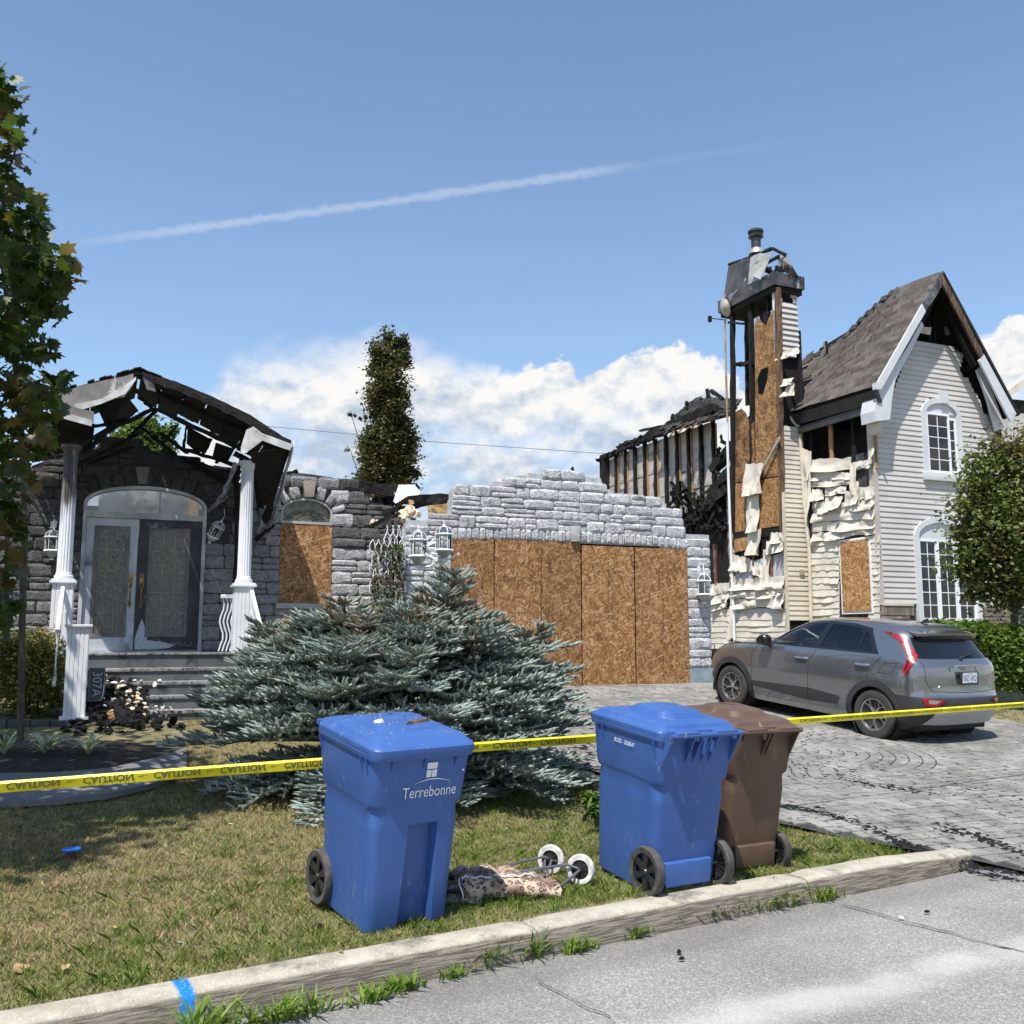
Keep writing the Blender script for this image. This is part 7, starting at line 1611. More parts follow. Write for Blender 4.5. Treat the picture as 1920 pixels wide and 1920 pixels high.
m2 = MB(MH); m2.v = [MH @ v for v in m.v]; m2.f = m.f; tag(m2.build('crumpled_plastic_bag', pm('clear_plastic_bag', (.62, .60, .58), (.35, .33, .33), 30., rough=.25)), 'crumpled clear plastic bag on the lower step', 'bag')
# blue water valve marker in the lawn
c = gpx(133, 1612); e = empty('valve_marker', c, 'bright blue painted valve cap in the shaded lawn at the left', 'valve cap')
MB(Matrix.Translation(c+Vector((0, 0, .02)))).lathe([(.058, .04), (.062, .05), (.055, .058), (.0001, .052)], 14).build('cap', pm('bright_blue_paint', (.01, .17, .62), rough=.5), e, smooth=True); MB(Matrix.Translation(c)).lathe([(.03, -.02), (.035, .06)], 10).build('pipe', pm('rusty_pipe', (.12, .05, .03), rough=.8), e)
# landscape fabric strip lying along the bed, planting bed soil, low edging wall
bed = [(-140, 1300), (100, 1340), (345, 1350), (352, 1425), (250, 1455), (100, 1478), (-140, 1482)]
P = [gpx(x, y) for x, y in bed]; nb_ = len(P); cc = sum(P, Vector())/nb_
bo = MB().add([Vector((p.x, p.y, p.z+.07)) for p in P]+[Vector((cc.x, cc.y, cc.z+.16))], [(i, (i+1) % nb_, nb_) for i in range(nb_)]).build('planting_bed', pm('dark_mulch', (.018, .014, .011), (.045, .034, .024), 14., rough=.95, bump=1., bscale=40, bdist=.03)); bo['kind'] = 'structure'
top = [(-120, 1462), (0, 1462), (110, 1460), (200, 1452), (290, 1432), (350, 1412)]; bot = [(-120, 1512), (0, 1508), (110, 1502), (200, 1492), (290, 1472), (350, 1448)]
rings = []
for i, (a, b) in enumerate(zip(top, bot)):
    p, q = gpx(*a, .05), gpx(*b, .05); rings.append([p+Vector((0, 0, .06)), (p+q)/2+Vector((0, 0, .035+.02*math.sin(i*2))), q+Vector((0, 0, .02)), q-Vector((0, 0, .03)), p-Vector((0, 0, .0))])
tag(MB().loft(rings).build('fabric_strip', pm('grey_landscape_fabric', (.16, .16, .165), (.21, .205, .20), 3., rough=.85, bump=.3, bscale=120), smooth=True, angle=40), 'flat grey panel of landscape fabric lying along the front of the bed', 'fabric')
M_edg = pm('dark_edging_stone', (.07, .07, .072), (.11, .11, .11), 6., rough=.9, bump=.5, bscale=50)
ew = empty('edging_wall', gpx(50, 1385), 'low dark stone edging wall under the yellowish bush at the left', 'wall'); random.seed(4)
for r_ in range(2):
    x = -100+r_*20
    while x < 105: L = random.uniform(34, 48); a = fac(x, 1385-r_*17, 13.0); b = fac(x+L-2, 1385-r_*17, 13.0); MB(MH).box((a[0], 13.0+r_*.03, a[2]-.02), (b[0], 13.3, a[2]+.095)).build('block', M_edg, ew, bevel=.01); x += L
# ================================================================== CAR
CO = Vector((5.62, 13.68, .24)); cyaw, cpit = R_(120.6), R_(5.6)
MCAR = Matrix.Translation(CO) @ Matrix.Rotation(cyaw, 4, 'Z') @ Matrix.Rotation(-cpit, 4, 'Y')
car = empty('parked_car', None, 'grey compact crossover parked nose in on the driveway, rear towards the street', 'car', mat=MCAR)
def paint():
    m = bpy.data.materials.new('grey_metallic_paint'); m.use_nodes = True; t = NT(m.node_tree); b = t.n('ShaderNodeBsdfPrincipled')
    P = t.n('ShaderNodeTexCoord').outputs['Object']; dust = t.ss(t.noise(P, 3., 5, .6), .45, .75, 0., .25)
    col = t.mix(dust, (.20, .212, .23), (.27, .265, .255)); t.put(b.inputs['Base Color'], col); b.inputs['Metallic'].default_value = .72; t.put(b.inputs['Roughness'], t.m('ADD', .17, t.m('MULTIPLY', dust, .6))); b.inputs['Coat Weight'].default_value = 1.; b.inputs['Coat Roughness'].default_value = .02; b.inputs['Coat IOR'].default_value = 1.7
    t.put(t.n('ShaderNodeOutputMaterial').inputs[0], b.outputs[0]); return m
M_paint = paint(); M_clad = pm('dark_grey_cladding', (.030, .031, .033), (.036, .037, .039), 6., rough=.62, bump=.1, bscale=300); M_gloss = pm('gloss_black_trim', (.010, .010, .011), rough=.12, coat=.5)
M_cglass = glassmat('car_glass', (.80, .86, .82), .0); M_dglass = glassmat('privacy_glass', (.34, .36, .36), .0); M_rglass = pm('black_rear_glass', (.006, .007, .008), rough=.04, spec=.7)
M_silver = pm('satin_silver_trim', (.40, .41, .42), rough=.38, metal=.5); M_lampr = pm('red_lamp', (.40, .008, .015), (.24, .004, .008), 40., rough=.32); M_lampd = pm('dark_red_lamp', (.09, .004, .008), rough=.3)
M_chrome = pm('chrome', (.70, .71, .72), rough=.12, metal=1.); M_seam = pm('panel_gap', (.008, .008, .008), rough=.8)
LV_ = [ # z, xf, xr, w, af, ar
 (.20, 3.40, -.62, .80, .7, .5), (.30, 3.50, -.74, .865, .75, .5), (.42, 3.56, -.805, .895, .8, .50), (.55, 3.585, -.83, .905, .85, .50), (.64, 3.585, -.83, .910, .85, .50), (.68, 3.58, -.80, .912, .85, .48), (.75, 3.565, -.785, .912, .9, .46), (.82, 3.53, -.775, .910, .95, .44), (.89, 3.47, -.768, .905, 1.0, .42),
 (.95, 3.36, -.760, .897, 1.05, .40), (1.00, 3.18, -.752, .888, 1.1, .38), (1.04, 2.92, -.742, .878, 1.2, .37), (1.08, 2.60, -.725, .868, 1.2, .36), (1.12, 2.36, -.68, .858, 1.1, .35), (1.16, 2.27, -.645, .846, 1.05, .35), (1.22, 2.15, -.60, .826, 1., .36), (1.30, 2.0, -.545, .797, .95, .37), (1.38, 1.84, -.49, .763, .9, .38), (1.44, 1.71, -.45, .732, .85, .40), (1.49, 1.56, -.42, .695, .8, .42), (1.53, 1.38, -.36, .63, .75, .45), (1.558, 1.12, -.25, .52, .7, .45), (1.575, .8, -.05, .34, .5, .35), (1.582, .5, .15, .10, .12, .12)]
def outline(z, xf, xr, w, af, ar):
    P = []
    nq = 12
    for i in range(nq): t = math.pi/2*i/nq; P.append((xf-af+af*math.cos(t)**(2/2.7), w*math.sin(t)**(2/2.4), z))
    x0, x1 = xf-af, xr+ar; ns = 34
    for i in range(ns): f = i/ns; x = x0+(x1-x0)*f; P.append((x, w*(1-.010*((f-.45)*2)**2*(1 if .0 < f < 1 else 1)), z))
    for i in range(nq+3): t = math.pi/2*i/(nq+2); P.append((xr+ar-ar*math.sin(t)**(2/3.4), w*.99*math.cos(t)**(2/3.0) if t < 1.5707 else 0., z))
    return P
OUT = [outline(*q) for q in LV_]
# subdivide between levels for smooth shading
def lerp_ring(a, b, f): return [tuple(p+(q-p)*f for p, q in zip(u, v)) for u, v in zip(a, b)]
polys = []
for a, b in zip(OUT, OUT[1:]):
    for k in range(len(a)-1):
        polys.append(([Vector(a[k]), Vector(a[k+1]), Vector(b[k+1]), Vector(b[k])], k))
def clip_half(P, pr, n, c):
    """split polygon by the half plane n.p <= c of its projection"""
    ins, out = [], []; m = len(P)
    d = [n[0]*q[0]+n[1]*q[1]-c for q in (pr(p) for p in P)]
    for i in range(m):
        p, q, dp, dq = P[i], P[(i+1) % m], d[i], d[(i+1) % m]
        if dp <= 0: ins.append(p)
        if dp >= 0: out.append(p)
        if (dp < 0 < dq) or (dq < 0 < dp): x = p+(q-p)*(dp/(dp-dq)); ins.append(x); out.append(x)
    return (ins if len(ins) > 2 else None), (out if len(out) > 2 else None)
def cut(items, region, pr, sel):
    """region: convex polygon; returns (inside, outside)"""
    A2 = sum(region[i][0]*region[(i+1) % len(region)][1]-region[(i+1) % len(region)][0]*region[i][1] for i in range(len(region)))
    if A2 < 0: region = region[::-1]
    xs = [p[0] for p in region]; ys = [p[1] for p in region]; I, O = [], []
    for P, k in items:
        if not sel(P, k): O.append((P, k)); continue
        q = [pr(p) for p in P]
        if max(a[0] for a in q) < min(xs) or min(a[0] for a in q) > max(xs) or max(a[1] for a in q) < min(ys) or min(a[1] for a in q) > max(ys): O.append((P, k)); continue
        cur = P
        for i in range(len(region)):
            (x0, y0), (x1, y1) = region[i], region[(i+1) % len(region)]; n = (y1-y0, -(x1-x0)); c = n[0]*x0+n[1]*y0
            inn, out = clip_half(cur, pr, n, c)
            if out: O.append((out, k))
            cur = inn
            if cur is None: break
        if cur: I.append((cur, k))
    return I, O
XZ = lambda p: (p.x, p.z); YZ = lambda p: (p.y, p.z); OB = lambda p: (.787*p.x+.617*p.y, p.z)
side_ = lambda P, k: k < 55; rear_ = lambda P, k: k >= 46 and sum(p.x for p in P)/len(P) < -.2; anyf = lambda P, k: True
REG = {}
def region(name, poly, pr, sel):
    global polys
    I, polys = cut(polys, poly, pr, sel); REG.setdefault(name, []).extend(I); return I
circ = lambda cx, cz, r, a0=-20, a1=200, n=26: [(cx+r*math.cos(R_(a0+(a1-a0)*i/n)), cz+r*math.sin(R_(a0+(a1-a0)*i/n))) for i in range(n+1)]
for cx in (0, 2.72): region('hole', circ(cx, .33, .375, -25, 205)+[(cx-.33, .1), (cx+.33, .1)], XZ, side_)
# seams (thin gaps) on the side
def seam(a, b, w_=.004, pr=XZ, sel=side_):
    dx, dz = b[0]-a[0], b[1]-a[1]; L = math.hypot(dx, dz); nx, nz = -dz/L*w_, dx/L*w_; region('seam', [(a[0]+nx, a[1]+nz), (b[0]+nx, b[1]+nz), (b[0]-nx, b[1]-nz), (a[0]-nx, a[1]-nz)], pr, sel)
gl_r = None
region('frame', [(2.03, 1.075), (1.86, 1.27), (1.64, 1.395), (1.37, 1.485), (.9, 1.515), (.5, 1.512), (.19, 1.475), (-.03, 1.135), (1.06, 1.105)], XZ, lambda P, k: k < 50)
FRM = REG['frame']
def sub(name, poly):
    I, rest = cut(REG['frame'], poly, XZ, anyf); REG['frame'] = rest; REG.setdefault(name, []).extend(I)
sub('glass_front', [(1.93, 1.095), (1.80, 1.26), (1.61, 1.365), (1.36, 1.45), (.97, 1.475), (1.115, 1.125)]); sub('glass_rear', [(.87, 1.47), (.50, 1.47), (.30, 1.445), (.33, 1.16), (.985, 1.14)]); sub('glass_quarter', [(.27, 1.43), (.22, 1.425), (.085, 1.165), (.30, 1.16)])
# windscreen
region('windscreen', [(-.62, 1.135), (.62, 1.135), (.60, 1.30), (.52, 1.485), (-.52, 1.485), (-.60, 1.30)], YZ, lambda P, k: k < 13 and sum(p.x for p in P)/len(P) > 1.3)
# seams
for a, b in (((2.15, 1.05), (2.28, .94)), ((2.28, .94), (2.29, .72)), ((2.29, .72), (2.245, .30)), ((1.03, 1.10), (1.14, .91)), ((1.14, .91), (1.135, .36)), ((-.08, 1.13), (.09, .89)), ((.09, .89), (.125, .80)), ((2.15, 1.05), (3.1, 1.0)), ((3.40, .93), (3.26, .80))): seam(a, b)
for a, b in (((-.06, .90), (-.14, 1.04)), ((-.14, 1.04), (-.35, 1.055)), ((-.35, 1.055), (-.26, .905)), ((-.26, .905), (-.06, .90))): seam(a, b, .0025, OB) if 0 else seam(a, b, .003, XZ, lambda P, k: k < 56)
# cladding
region('cladding', [(2.262, .485), (1.14, .53), (.60, .495), (.56, .47), (.64, .325), (1.14, .352), (2.235, .30)], XZ, lambda P, k: k < 50)
for cx in (0, 2.72):
    n = 22; a0, a1 = -32, 212; w1_ = .465 if cx else .465
    for i in range(n):
        t0, t1 = R_(a0+(a1-a0)*i/n), R_(a0+(a1-a0)*(i+1)/n); region('cladding', [(cx+.36*math.cos(t0), .33+.36*math.sin(t0)), (cx+w1_*math.cos(t0), .33+w1_*math.sin(t0)), (cx+w1_*math.cos(t1), .33+w1_*math.sin(t1)), (cx+.36*math.cos(t1), .33+.36*math.sin(t1))], XZ, lambda P, k: k < 56)
region('cladding', [(3.16, .20), (3.62, .20), (3.62, .46), (3.14, .50)], XZ, anyf)
region('sill', [(2.30, .19), (.40, .19), (.40, .30), (2.30, .262)], XZ, lambda P, k: 8 < k < 50)
# tail lamps
for pc in ([(-.04, 1.455), (-.26, 1.425), (-.38, 1.375), (-.29, 1.355)], [(-.38, 1.375), (-.59, 1.17), (-.435, 1.16), (-.285, 1.355)], [(-.59, 1.17), (-.405, .915), (-.365, .975), (-.435, 1.16)]):
    region('tail_lamp', [(.787*x+.617*.78, z) for x, z in pc], OB, lambda P, k: k > 36)
inner = [[(-.31, 1.335), (-.355, 1.345), (-.515, 1.175), (-.455, 1.165)], [(-.515, 1.175), (-.415, .985), (-.385, .985), (-.455, 1.165)]]
for pc in inner:
    I, rest = cut(REG['tail_lamp'], [(.787*x+.617*.78, z) for x, z in pc], OB, anyf); REG['tail_lamp'] = rest; REG.setdefault('lamp_core', []).extend(I)
# tailgate glass, gap lines, bumper
region('rear_glass', [(-.74, 1.142), (.74, 1.142), (.66, 1.40), (-.66, 1.40)], YZ, rear_)
for a, b in (((.745, 1.12), (.735, .86)), ((.735, .86), (.66, .735)), ((.66, .735), (-.01, .715))): seam(a, b, .0035, YZ, rear_)
# bumper black band; z .40-.655
region('bumper', [(-1., .44), (1., .44), (1., .655), (-1., .655)], YZ, lambda P, k: k >= 44 and sum(p.x for p in P)/len(P) < -.38)
region('bumper', [(-1., .19), (1., .19), (1., .44), (-1., .44)], YZ, lambda P, k: k >= 44 and sum(p.x for p in P)/len(P) < -.38)
bm_ = REG['bumper']; I, rest = cut(bm_, [(-.72, .30), (.72, .30), (.60, .50), (-.60, .50)], YZ, anyf); REG['bumper'] = rest; REG['skid'] = I
I, rest = cut(REG['bumper'], [(.49, .628), (.755, .645), (.80, .645), (.765, .555), (.62, .545)], YZ, anyf); REG['bumper'] = rest; REG['low_lamp'] = I
I, rest = cut(REG['low_lamp'], [(.56, .622), (.735, .63), (.73, .58), (.64, .575)], YZ, anyf); REG['low_lamp'] = rest; REG['reverse_lens'] = I
REG['body'] = polys
def mkpart(items, name, mat, off=0., both=True, parent=car, smooth=True, label=None, split=False):
    if split:
        r = []
        for sg, pa in ((1, parent[0] if isinstance(parent, list) else parent), (-1, parent[1] if isinstance(parent, list) else parent)):
            it = [([Vector((p.x, p.y*sg, p.z)) for p in (P if sg > 0 else P[::-1])], k) for P, k in items]; r.append(mkpart(it, name, mat, off, False, pa, smooth, label))
        return r
    bm = bmesh.new(); fs = []
    def addp(P):
        vs = [bm.verts.new(p) for p in P]
        try: bm.faces.new(vs)
        except ValueError: pass
    for P, k in items:
        addp(P)
        if both: addp([Vector((p.x, -p.y, p.z)) for p in P[::-1]])
    bmesh.ops.remove_doubles(bm, verts=bm.verts, dist=.0006); bmesh.ops.dissolve_degenerate(bm, edges=bm.edges, dist=.0002)
    for f in bm.faces:
        f.normal_update(); c = f.calc_center_median(); o = Vector((c.x-1.3, c.y, c.z-.75))
        o = Vector((max(0, c.x-2.4)+min(0, c.x-.3), c.y*1.2, (c.z-.9)*1.5))
        if f.normal.dot(o) < 0: f.normal_flip()
    if off: 
        bm.normal_update()
        for v in bm.verts: v.co += v.normal*off
    me = bpy.data.meshes.new(name); bm.to_mesh(me); bm.free()
    me.polygons.foreach_set('use_smooth', [smooth]*len(me.polygons)); me.set_sharp_from_angle(angle=R_(38)); me.materials.append(mat)
    o = link(name, me, parent, MCAR)
    if label: o['label'] = label
    return o
body = mkpart(REG['body'], 'body', M_paint)
mkpart(REG['seam'], 'panel_gap', M_seam, -.004); mkpart(REG['frame'], 'window_surround', M_gloss, -.001, split=True); mkpart(REG['glass_front'], 'front_side_window', M_cglass, -.006, split=True); mkpart(REG['glass_rear'], 'rear_side_window', M_dglass, -.006, split=True); mkpart(REG['glass_quarter'], 'quarter_window', M_dglass, -.006, split=True); mkpart(REG['windscreen'], 'windscreen', M_cglass, -.004)
mkpart(REG['cladding'], 'cladding', M_clad, .006); mkpart(REG['sill'], 'sill', M_silver, .001, split=True); mkpart(REG['rear_glass'], 'rear_window', M_rglass, -.008); mkpart(REG['bumper'], 'bumper', M_clad, .002); mkpart(REG['skid'], 'skid_plate', M_silver, .012)
def side_only(items): return items
tlm = mkpart(REG['tail_lamp'], 'tail_lamp', M_lampr, .012, split=True); mkpart(REG['lamp_core'], 'lamp_core', M_lampd, .007, parent=tlm, split=True); ll = mkpart(REG['low_lamp'], 'bumper_lamp', M_lampr, .012, split=True); mkpart(REG['reverse_lens'], 'reversing_light', M_chrome, .010, parent=ll, split=True)
bx = MB(MCAR)
# underbody, wheel wells
MB(MCAR).box((-.55, -.74, .19), (3.3, .74, .30)).build('underbody', M_seam, car)
for cx in (0, 2.72):
    for sy in (-1, 1):
        m = MB(MCAR @ Matrix.Translation((cx, sy*.60, .33)) @ Matrix.Rotation(R_(90), 4, 'X')); m.lathe([(.385, -.27), (.385, .27)], 28, cap=False); m.build('wheel_well', M_seam, car)
        MB(MCAR @ Matrix.Translation((cx, sy*.52, .33)) @ Matrix.Rotation(R_(90), 4, 'X')).lathe([(.0001, 0), (.38, 0)], 24, cap=False).build('wheel_well', M_seam, car)
M_tyre = pm('tyre_rubber', (.030, .030, .031), (.05, .048, .046), 9., rough=.8)
M_rim = pm('machined_alloy', (.52, .52, .53), rough=.28, metal=.85)
def wheel(cx, sy):
    T = MCAR @ Matrix.Translation((cx, sy*.79, .33)) @ Matrix.Rotation(R_(-90*sy), 4, 'X'); R0 = .33; hw = .108      # local z = outward
    m = MB(T); m.lathe([(.215, -hw*.9), (.26, -hw), (.31, -hw*.94), (.328, -hw*.75), (.33, -hw*.4), (.326, -hw*.38), (.326, -hw*.34), (.33, -hw*.32), (.33, hw*.32), (.326, hw*.34), (.326, hw*.38), (.33, hw*.4), (.328, hw*.75), (.31, hw*.94), (.265, hw), (.222, hw*.93), (.215, hw*.80)], 48, cap=False); w_ = m.build('wheel', M_tyre, car, smooth=True, angle=30)
    m = MB(T); m.lathe([(.218, hw*.80), (.214, hw*.88), (.203, hw*.86), (.198, hw*.66)], 48, cap=False)
    for k in range(5):
        Rk = Matrix.Rotation(math.pi*2*k/5+.3, 4, 'Z')
        m.add([(.03, -.014, hw*.62), (.12, -.010, hw*.72), (.12, .010, hw*.72), (.03, .014, hw*.62), (.03, -.012, hw*.4), (.12, -.008, hw*.4), (.12, .008, hw*.4), (.03, .012, hw*.4)], [(0, 1, 2, 3), (0, 4, 5, 1), (2, 6, 7, 3)], Rk)
        for s_ in (-1, 1): m.add([(.118, s_*.010, hw*.72), (.206, s_*.062, hw*.84), (.206, s_*.046, hw*.84), (.118, -s_*.004, hw*.72), (.118, s_*.012, hw*.4), (.206, s_*.064, hw*.5), (.206, s_*.044, hw*.5), (.118, -s_*.006, hw*.4)], [(0, 1, 2, 3), (3, 2, 1, 0), (0, 4, 5, 1), (2, 6, 7, 3)], Rk)
    m.lathe([(.030, hw*.60), (.028, hw*.68), (.0001, hw*.69)], 16, cap=False); m.build('rim', M_rim, w_, smooth=True, angle=30)
    m = MB(T); m.lathe([(.20, hw*.64), (.17, hw*.42), (.05, hw*.40), (.0001, hw*.40)], 36, cap=False); m.build('wheel_cover', M_clad, w_)
    for k in range(5): MB(T).add([(.09, -.028, hw*.44), (.175, -.058, hw*.56), (.19, 0, hw*.60), (.175, .058, hw*.56), (.09, .028, hw*.44)], [(0, 1, 2, 3, 4)], Matrix.Rotation(math.pi*2*(k+.5)/5+.3, 4, 'Z')).build('cover_petal', M_black, w_)
for cx in (0, 2.72):
    for sy in (-1, 1): wheel(cx, sy)
# handles, mirrors, fin, spoiler
for x0_, z0_ in ((1.275, .945), (.195, .98)):
    for sy in (1, -1):
        m = MB(MCAR); m.tube([(x0_+.115, sy*.895, z0_-.004), (x0_+.09, sy*.925, z0_), (x0_-.09, sy*.925, z0_+.006), (x0_-.115, sy*.895, z0_+.006)], .017, 8); m.build('door_handle', M_chrome, car, smooth=True)
for sy in (1, -1):
    ml = [(2.06, 1.07), (2.07, 1.15), (2.00, 1.21), (1.88, 1.225), (1.845, 1.19), (1.84, 1.09), (1.88, 1.055)]
    m = MB(MCAR); m.loft([[(x, sy*.93, 1.14+(z-1.14)*.7) for x, z in ml], [(x, sy*.97, z) for x, z in ml], [(x, sy*1.03, z) for x, z in ml], [(1.95+(x-1.95)*.75, sy*1.07, 1.14+(z-1.14)*.7) for x, z in ml]]); mr = m.build('mirror', M_gloss, car, bevel=.012)
    MB(MCAR).box((1.90, min(sy*.84, sy*.95), 1.06), (2.0, max(sy*.84, sy*.95), 1.10)).build('mirror_foot', M_black, mr)
m = MB(MCAR); m.add([(-.02, 0, 1.575), (-.15, .025, 1.575), (-.15, -.025, 1.575), (-.155, .008, 1.645), (-.155, -.008, 1.645), (-.10, 0, 1.63)], [(0, 1, 3, 5), (0, 5, 4, 2), (1, 2, 4, 3), (5, 3, 4), (0, 2, 1)]); m.build('antenna_fin', M_gloss, car)
sp = [(-.05, .66, 1.520), (-.47, .62, 1.455), (-.53, .45, 1.470), (-.56, .2, 1.478), (-.565, 0, 1.48), (-.56, -.2, 1.478), (-.53, -.45, 1.470), (-.47, -.62, 1.455), (-.05, -.66, 1.520)]
m = MB(MCAR); m.loft([[(x, y, z-.002) for x, y, z in sp], [(x+.01, y*1.0, z-.035) for x, y, z in sp]], cap=False); 
m.add([(x, y, z-.002) for x, y, z in sp]+[(-.1, 0, 1.562), (-.05, .4, 1.55), (-.05, -.4, 1.55)], [(0, 1, 2, 10), (2, 3, 9, 10), (3, 4, 9), (4, 5, 9), (5, 6, 11, 9), (6, 7, 8, 11)]); m.build('spoiler', M_paint, car, smooth=True, angle=50)
MB(MCAR).add([(-.47, .615, 1.425), (-.55, .2, 1.445), (-.555, 0, 1.448), (-.55, -.2, 1.445), (-.47, -.615, 1.425), (-.42, -.62, 1.38), (-.455, 0, 1.39), (-.42, .62, 1.38)], [(0, 1, 2, 6, 7), (2, 3, 4, 5, 6)]).build('spoiler_underside', M_gloss, car)
# tailgate crease shelf, handle bar, plate, badges, wiper
def tailM(y, z, x=-.80, roll=0., lean=0.): return MCAR @ Matrix.Translation((x, y, z)) @ Matrix.Rotation(R_(-90), 4, 'Z') @ Matrix.Rotation(R_(90)+lean, 4, 'X')
PT = tailM(.0, .905, -.795)
m = MB(PT); m.box((-.185, -.085, -.01), (.185, .085, .012)); pf = m.build('number_plate', M_black, car, bevel=.005); m = MB(PT); m.box((-.152, -.062, .0125), (.152, .072, .0145)); m.build('plate_face', pm('white_blue_plate', (.62, .67, .74), rough=.4), pf)
M_pt = pm('dark_blue_plate_text', (.02, .035, .12), rough=.5); text('plate_lettering', 'SBZ ABQ', .10, PT @ Matrix.Translation((0, -.002, .0150)), M_pt, pf, sx=.68); text('plate_lettering', 'Québec', .026, PT @ Matrix.Translation((0, .056, .0150)), M_pt, pf); text('plate_lettering', 'Je me souviens', .020, PT @ Matrix.Translation((0, -.053, .0150)), M_pt, pf)
KM = tailM(.0, 1.035, -.785, lean=.05); m = MB(KM)      # maker's badge as connected strokes
st = .009
for a, b in (((-.078, -.02), (-.062, .02)), ((-.066, -.004), (-.030, .02)), ((-.052, .004), (-.034, -.02)), ((-.034, -.02), (-.006, .02)), ((-.006, .02), (-.002, -.02)), ((-.002, -.02), (.036, .02)), ((.036, .02), (.052, -.02)), ((.024, -.010), (.03, -.004))):
    d = Vector((b[0]-a[0], b[1]-a[1], 0)).normalized(); nn = Vector((-d.y, d.x, 0))*st/2; A_, B_ = Vector((*a, 0)), Vector((*b, 0)); m.loft([[A_-nn, A_+nn, A_+nn+Vector((0, 0, .006)), A_-nn+Vector((0, 0, .006))], [B_-nn, B_+nn, B_+nn+Vector((0, 0, .006)), B_-nn+Vector((0, 0, .006))]])
m.build('badge', M_chrome, car)
text('badge_lettering', 'HEV', .042, tailM(.62, .80, -.790) @ Matrix.Translation((0, 0, .012)), M_chrome, car, extr=.002); text('badge_lettering', 'NIRO', .036, tailM(-.60, .90, -.775) @ Matrix.Translation((0, 0, .012)), M_chrome, car, extr=.002)
m = MB(tailM(0, 1.0, -.785)); m.box((-.27, .065, .0), (.27, .078, .016)); m.box((-.30, .0, .0), (-.27, .07, .012)); m.box((.27, .0, .0), (.30, .07, .012)); m.build('tailgate_bar', M_silver, car, bevel=.004)
m = MB(MCAR); m.tube([(-.655, -.02, 1.16), (-.645, -.18, 1.19), (-.63, -.36, 1.215)], .009, 6); m.lathe([(.03, 0), (.03, .03)], 10, Matrix.Translation((-.66, 0, 1.15)) @ Matrix.Rotation(R_(-90), 4, 'Y')); m.build('rear_wiper', M_black, car)
# cabin
M_seat = pm('dark_seat_fabric', (.02, .02, .022), (.03, .03, .032), 20., rough=.85)
for x_, y_ in ((1.25, .38), (1.25, -.38), (.35, .38), (.35, -.38)):
    m = MB(MCAR @ Matrix.Translation((x_, y_, .5))); m.box((-.25, -.24, 0), (.25, .24, .16)); m.box((-.36, -.23, .12), (-.22, .23, .72)); m.box((-.37, -.13, .74), (-.27, .13, .93)); m.build('seat', M_seat, car, bevel=.04)
m = MB(MCAR); m.box((1.75, -.75, .75), (2.2, .75, 1.0)); m.tube([(1.62+.03*math.cos(t), .38+.18*math.cos(t), 1.0+.18*math.sin(t)) for t in np.arange(0, 6.28, .5)], .014, 6, closed=True); m.build('dashboard', M_seat, car, bevel=.0); MB(MCAR).box((-.5, -.8, .32), (2.6, .8, .42)).build('cabin_floor', M_seam, car); MB(MCAR).box((-.52, -.78, .42), (-.1, .78, 1.05)).build('boot_floor', M_seam, car)
hl = MB(MCAR); hl.add([(3.33, .745, .80), (3.46, .60, .80), (3.46, .58, .90), (3.30, .75, .92)], [(0, 1, 2, 3)]); hl.build('headlamp', M_lampd, car)
# ================================================================== VEGETATION
def leaf_cloud(Cn, size, tmpl, up=.35, rs=rng, sj=.35, faces=None):
    """Cn (n,3) centres -> mesh arrays with one polygon per leaf; up biases leaf normals upward"""
    n = len(Cn); N = rs.normal(size=(n, 3)); N[:, 2] = np.abs(N[:, 2])+up*2; N /= np.linalg.norm(N, axis=1)[:, None]
    A_ = rs.normal(size=(n, 3)); A_ -= N*(A_*N).sum(1)[:, None]; A_ /= np.linalg.norm(A_, axis=1)[:, None]; B_ = np.cross(N, A_)
    s = size*(1+sj*(rs.random(n)*2-1)); T = np.asarray(tmpl, float)
    V = Cn[:, None]+s[:, None, None]*(T[None, :, 0, None]*A_[:, None]+T[None, :, 1, None]*B_[:, None]+T[None, :, 2, None]*N[:, None])
    k = len(T); return V.reshape(-1, 3), np.arange(n*k).reshape(n, k)
MAPLE = [(0, -.5, .0), (.10, -.30, .02), (.42, -.36, -.05), (.34, -.14, .0), (.52, .10, -.08), (.30, .10, .02), (.26, .30, -.02), (.10, .26, .03), (0, .55, -.08), (-.10, .26, .03), (-.26, .30, -.02), (-.30, .10, .02), (-.52, .10, -.08), (-.34, -.14, 0), (-.42, -.36, -.05), (-.10, -.30, .02)]
OVAL = [(0, -.5, 0), (.28, -.15, .05), (.22, .25, .03), (0, .5, -.05), (-.22, .25, .03), (-.28, -.15, .05)]
DIAM = [(0, -.5, 0), (.26, 0, .06), (0, .5, 0), (-.26, 0, .06)]
def trunk(name, pts, r0, r1, mat, parent, n=8): m = MB(); k = len(pts); m.tube(pts, [r0+(r1-r0)*i/(k-1) for i in range(k)], n); return m.build(name, mat, parent, smooth=True, angle=80)
M_bark = pm('tree_bark', (.075, .062, .05), (.13, .11, .09), 14., rough=.95, bump=1., bscale=40, stretch=(2, 2, .4), bdist=.02)
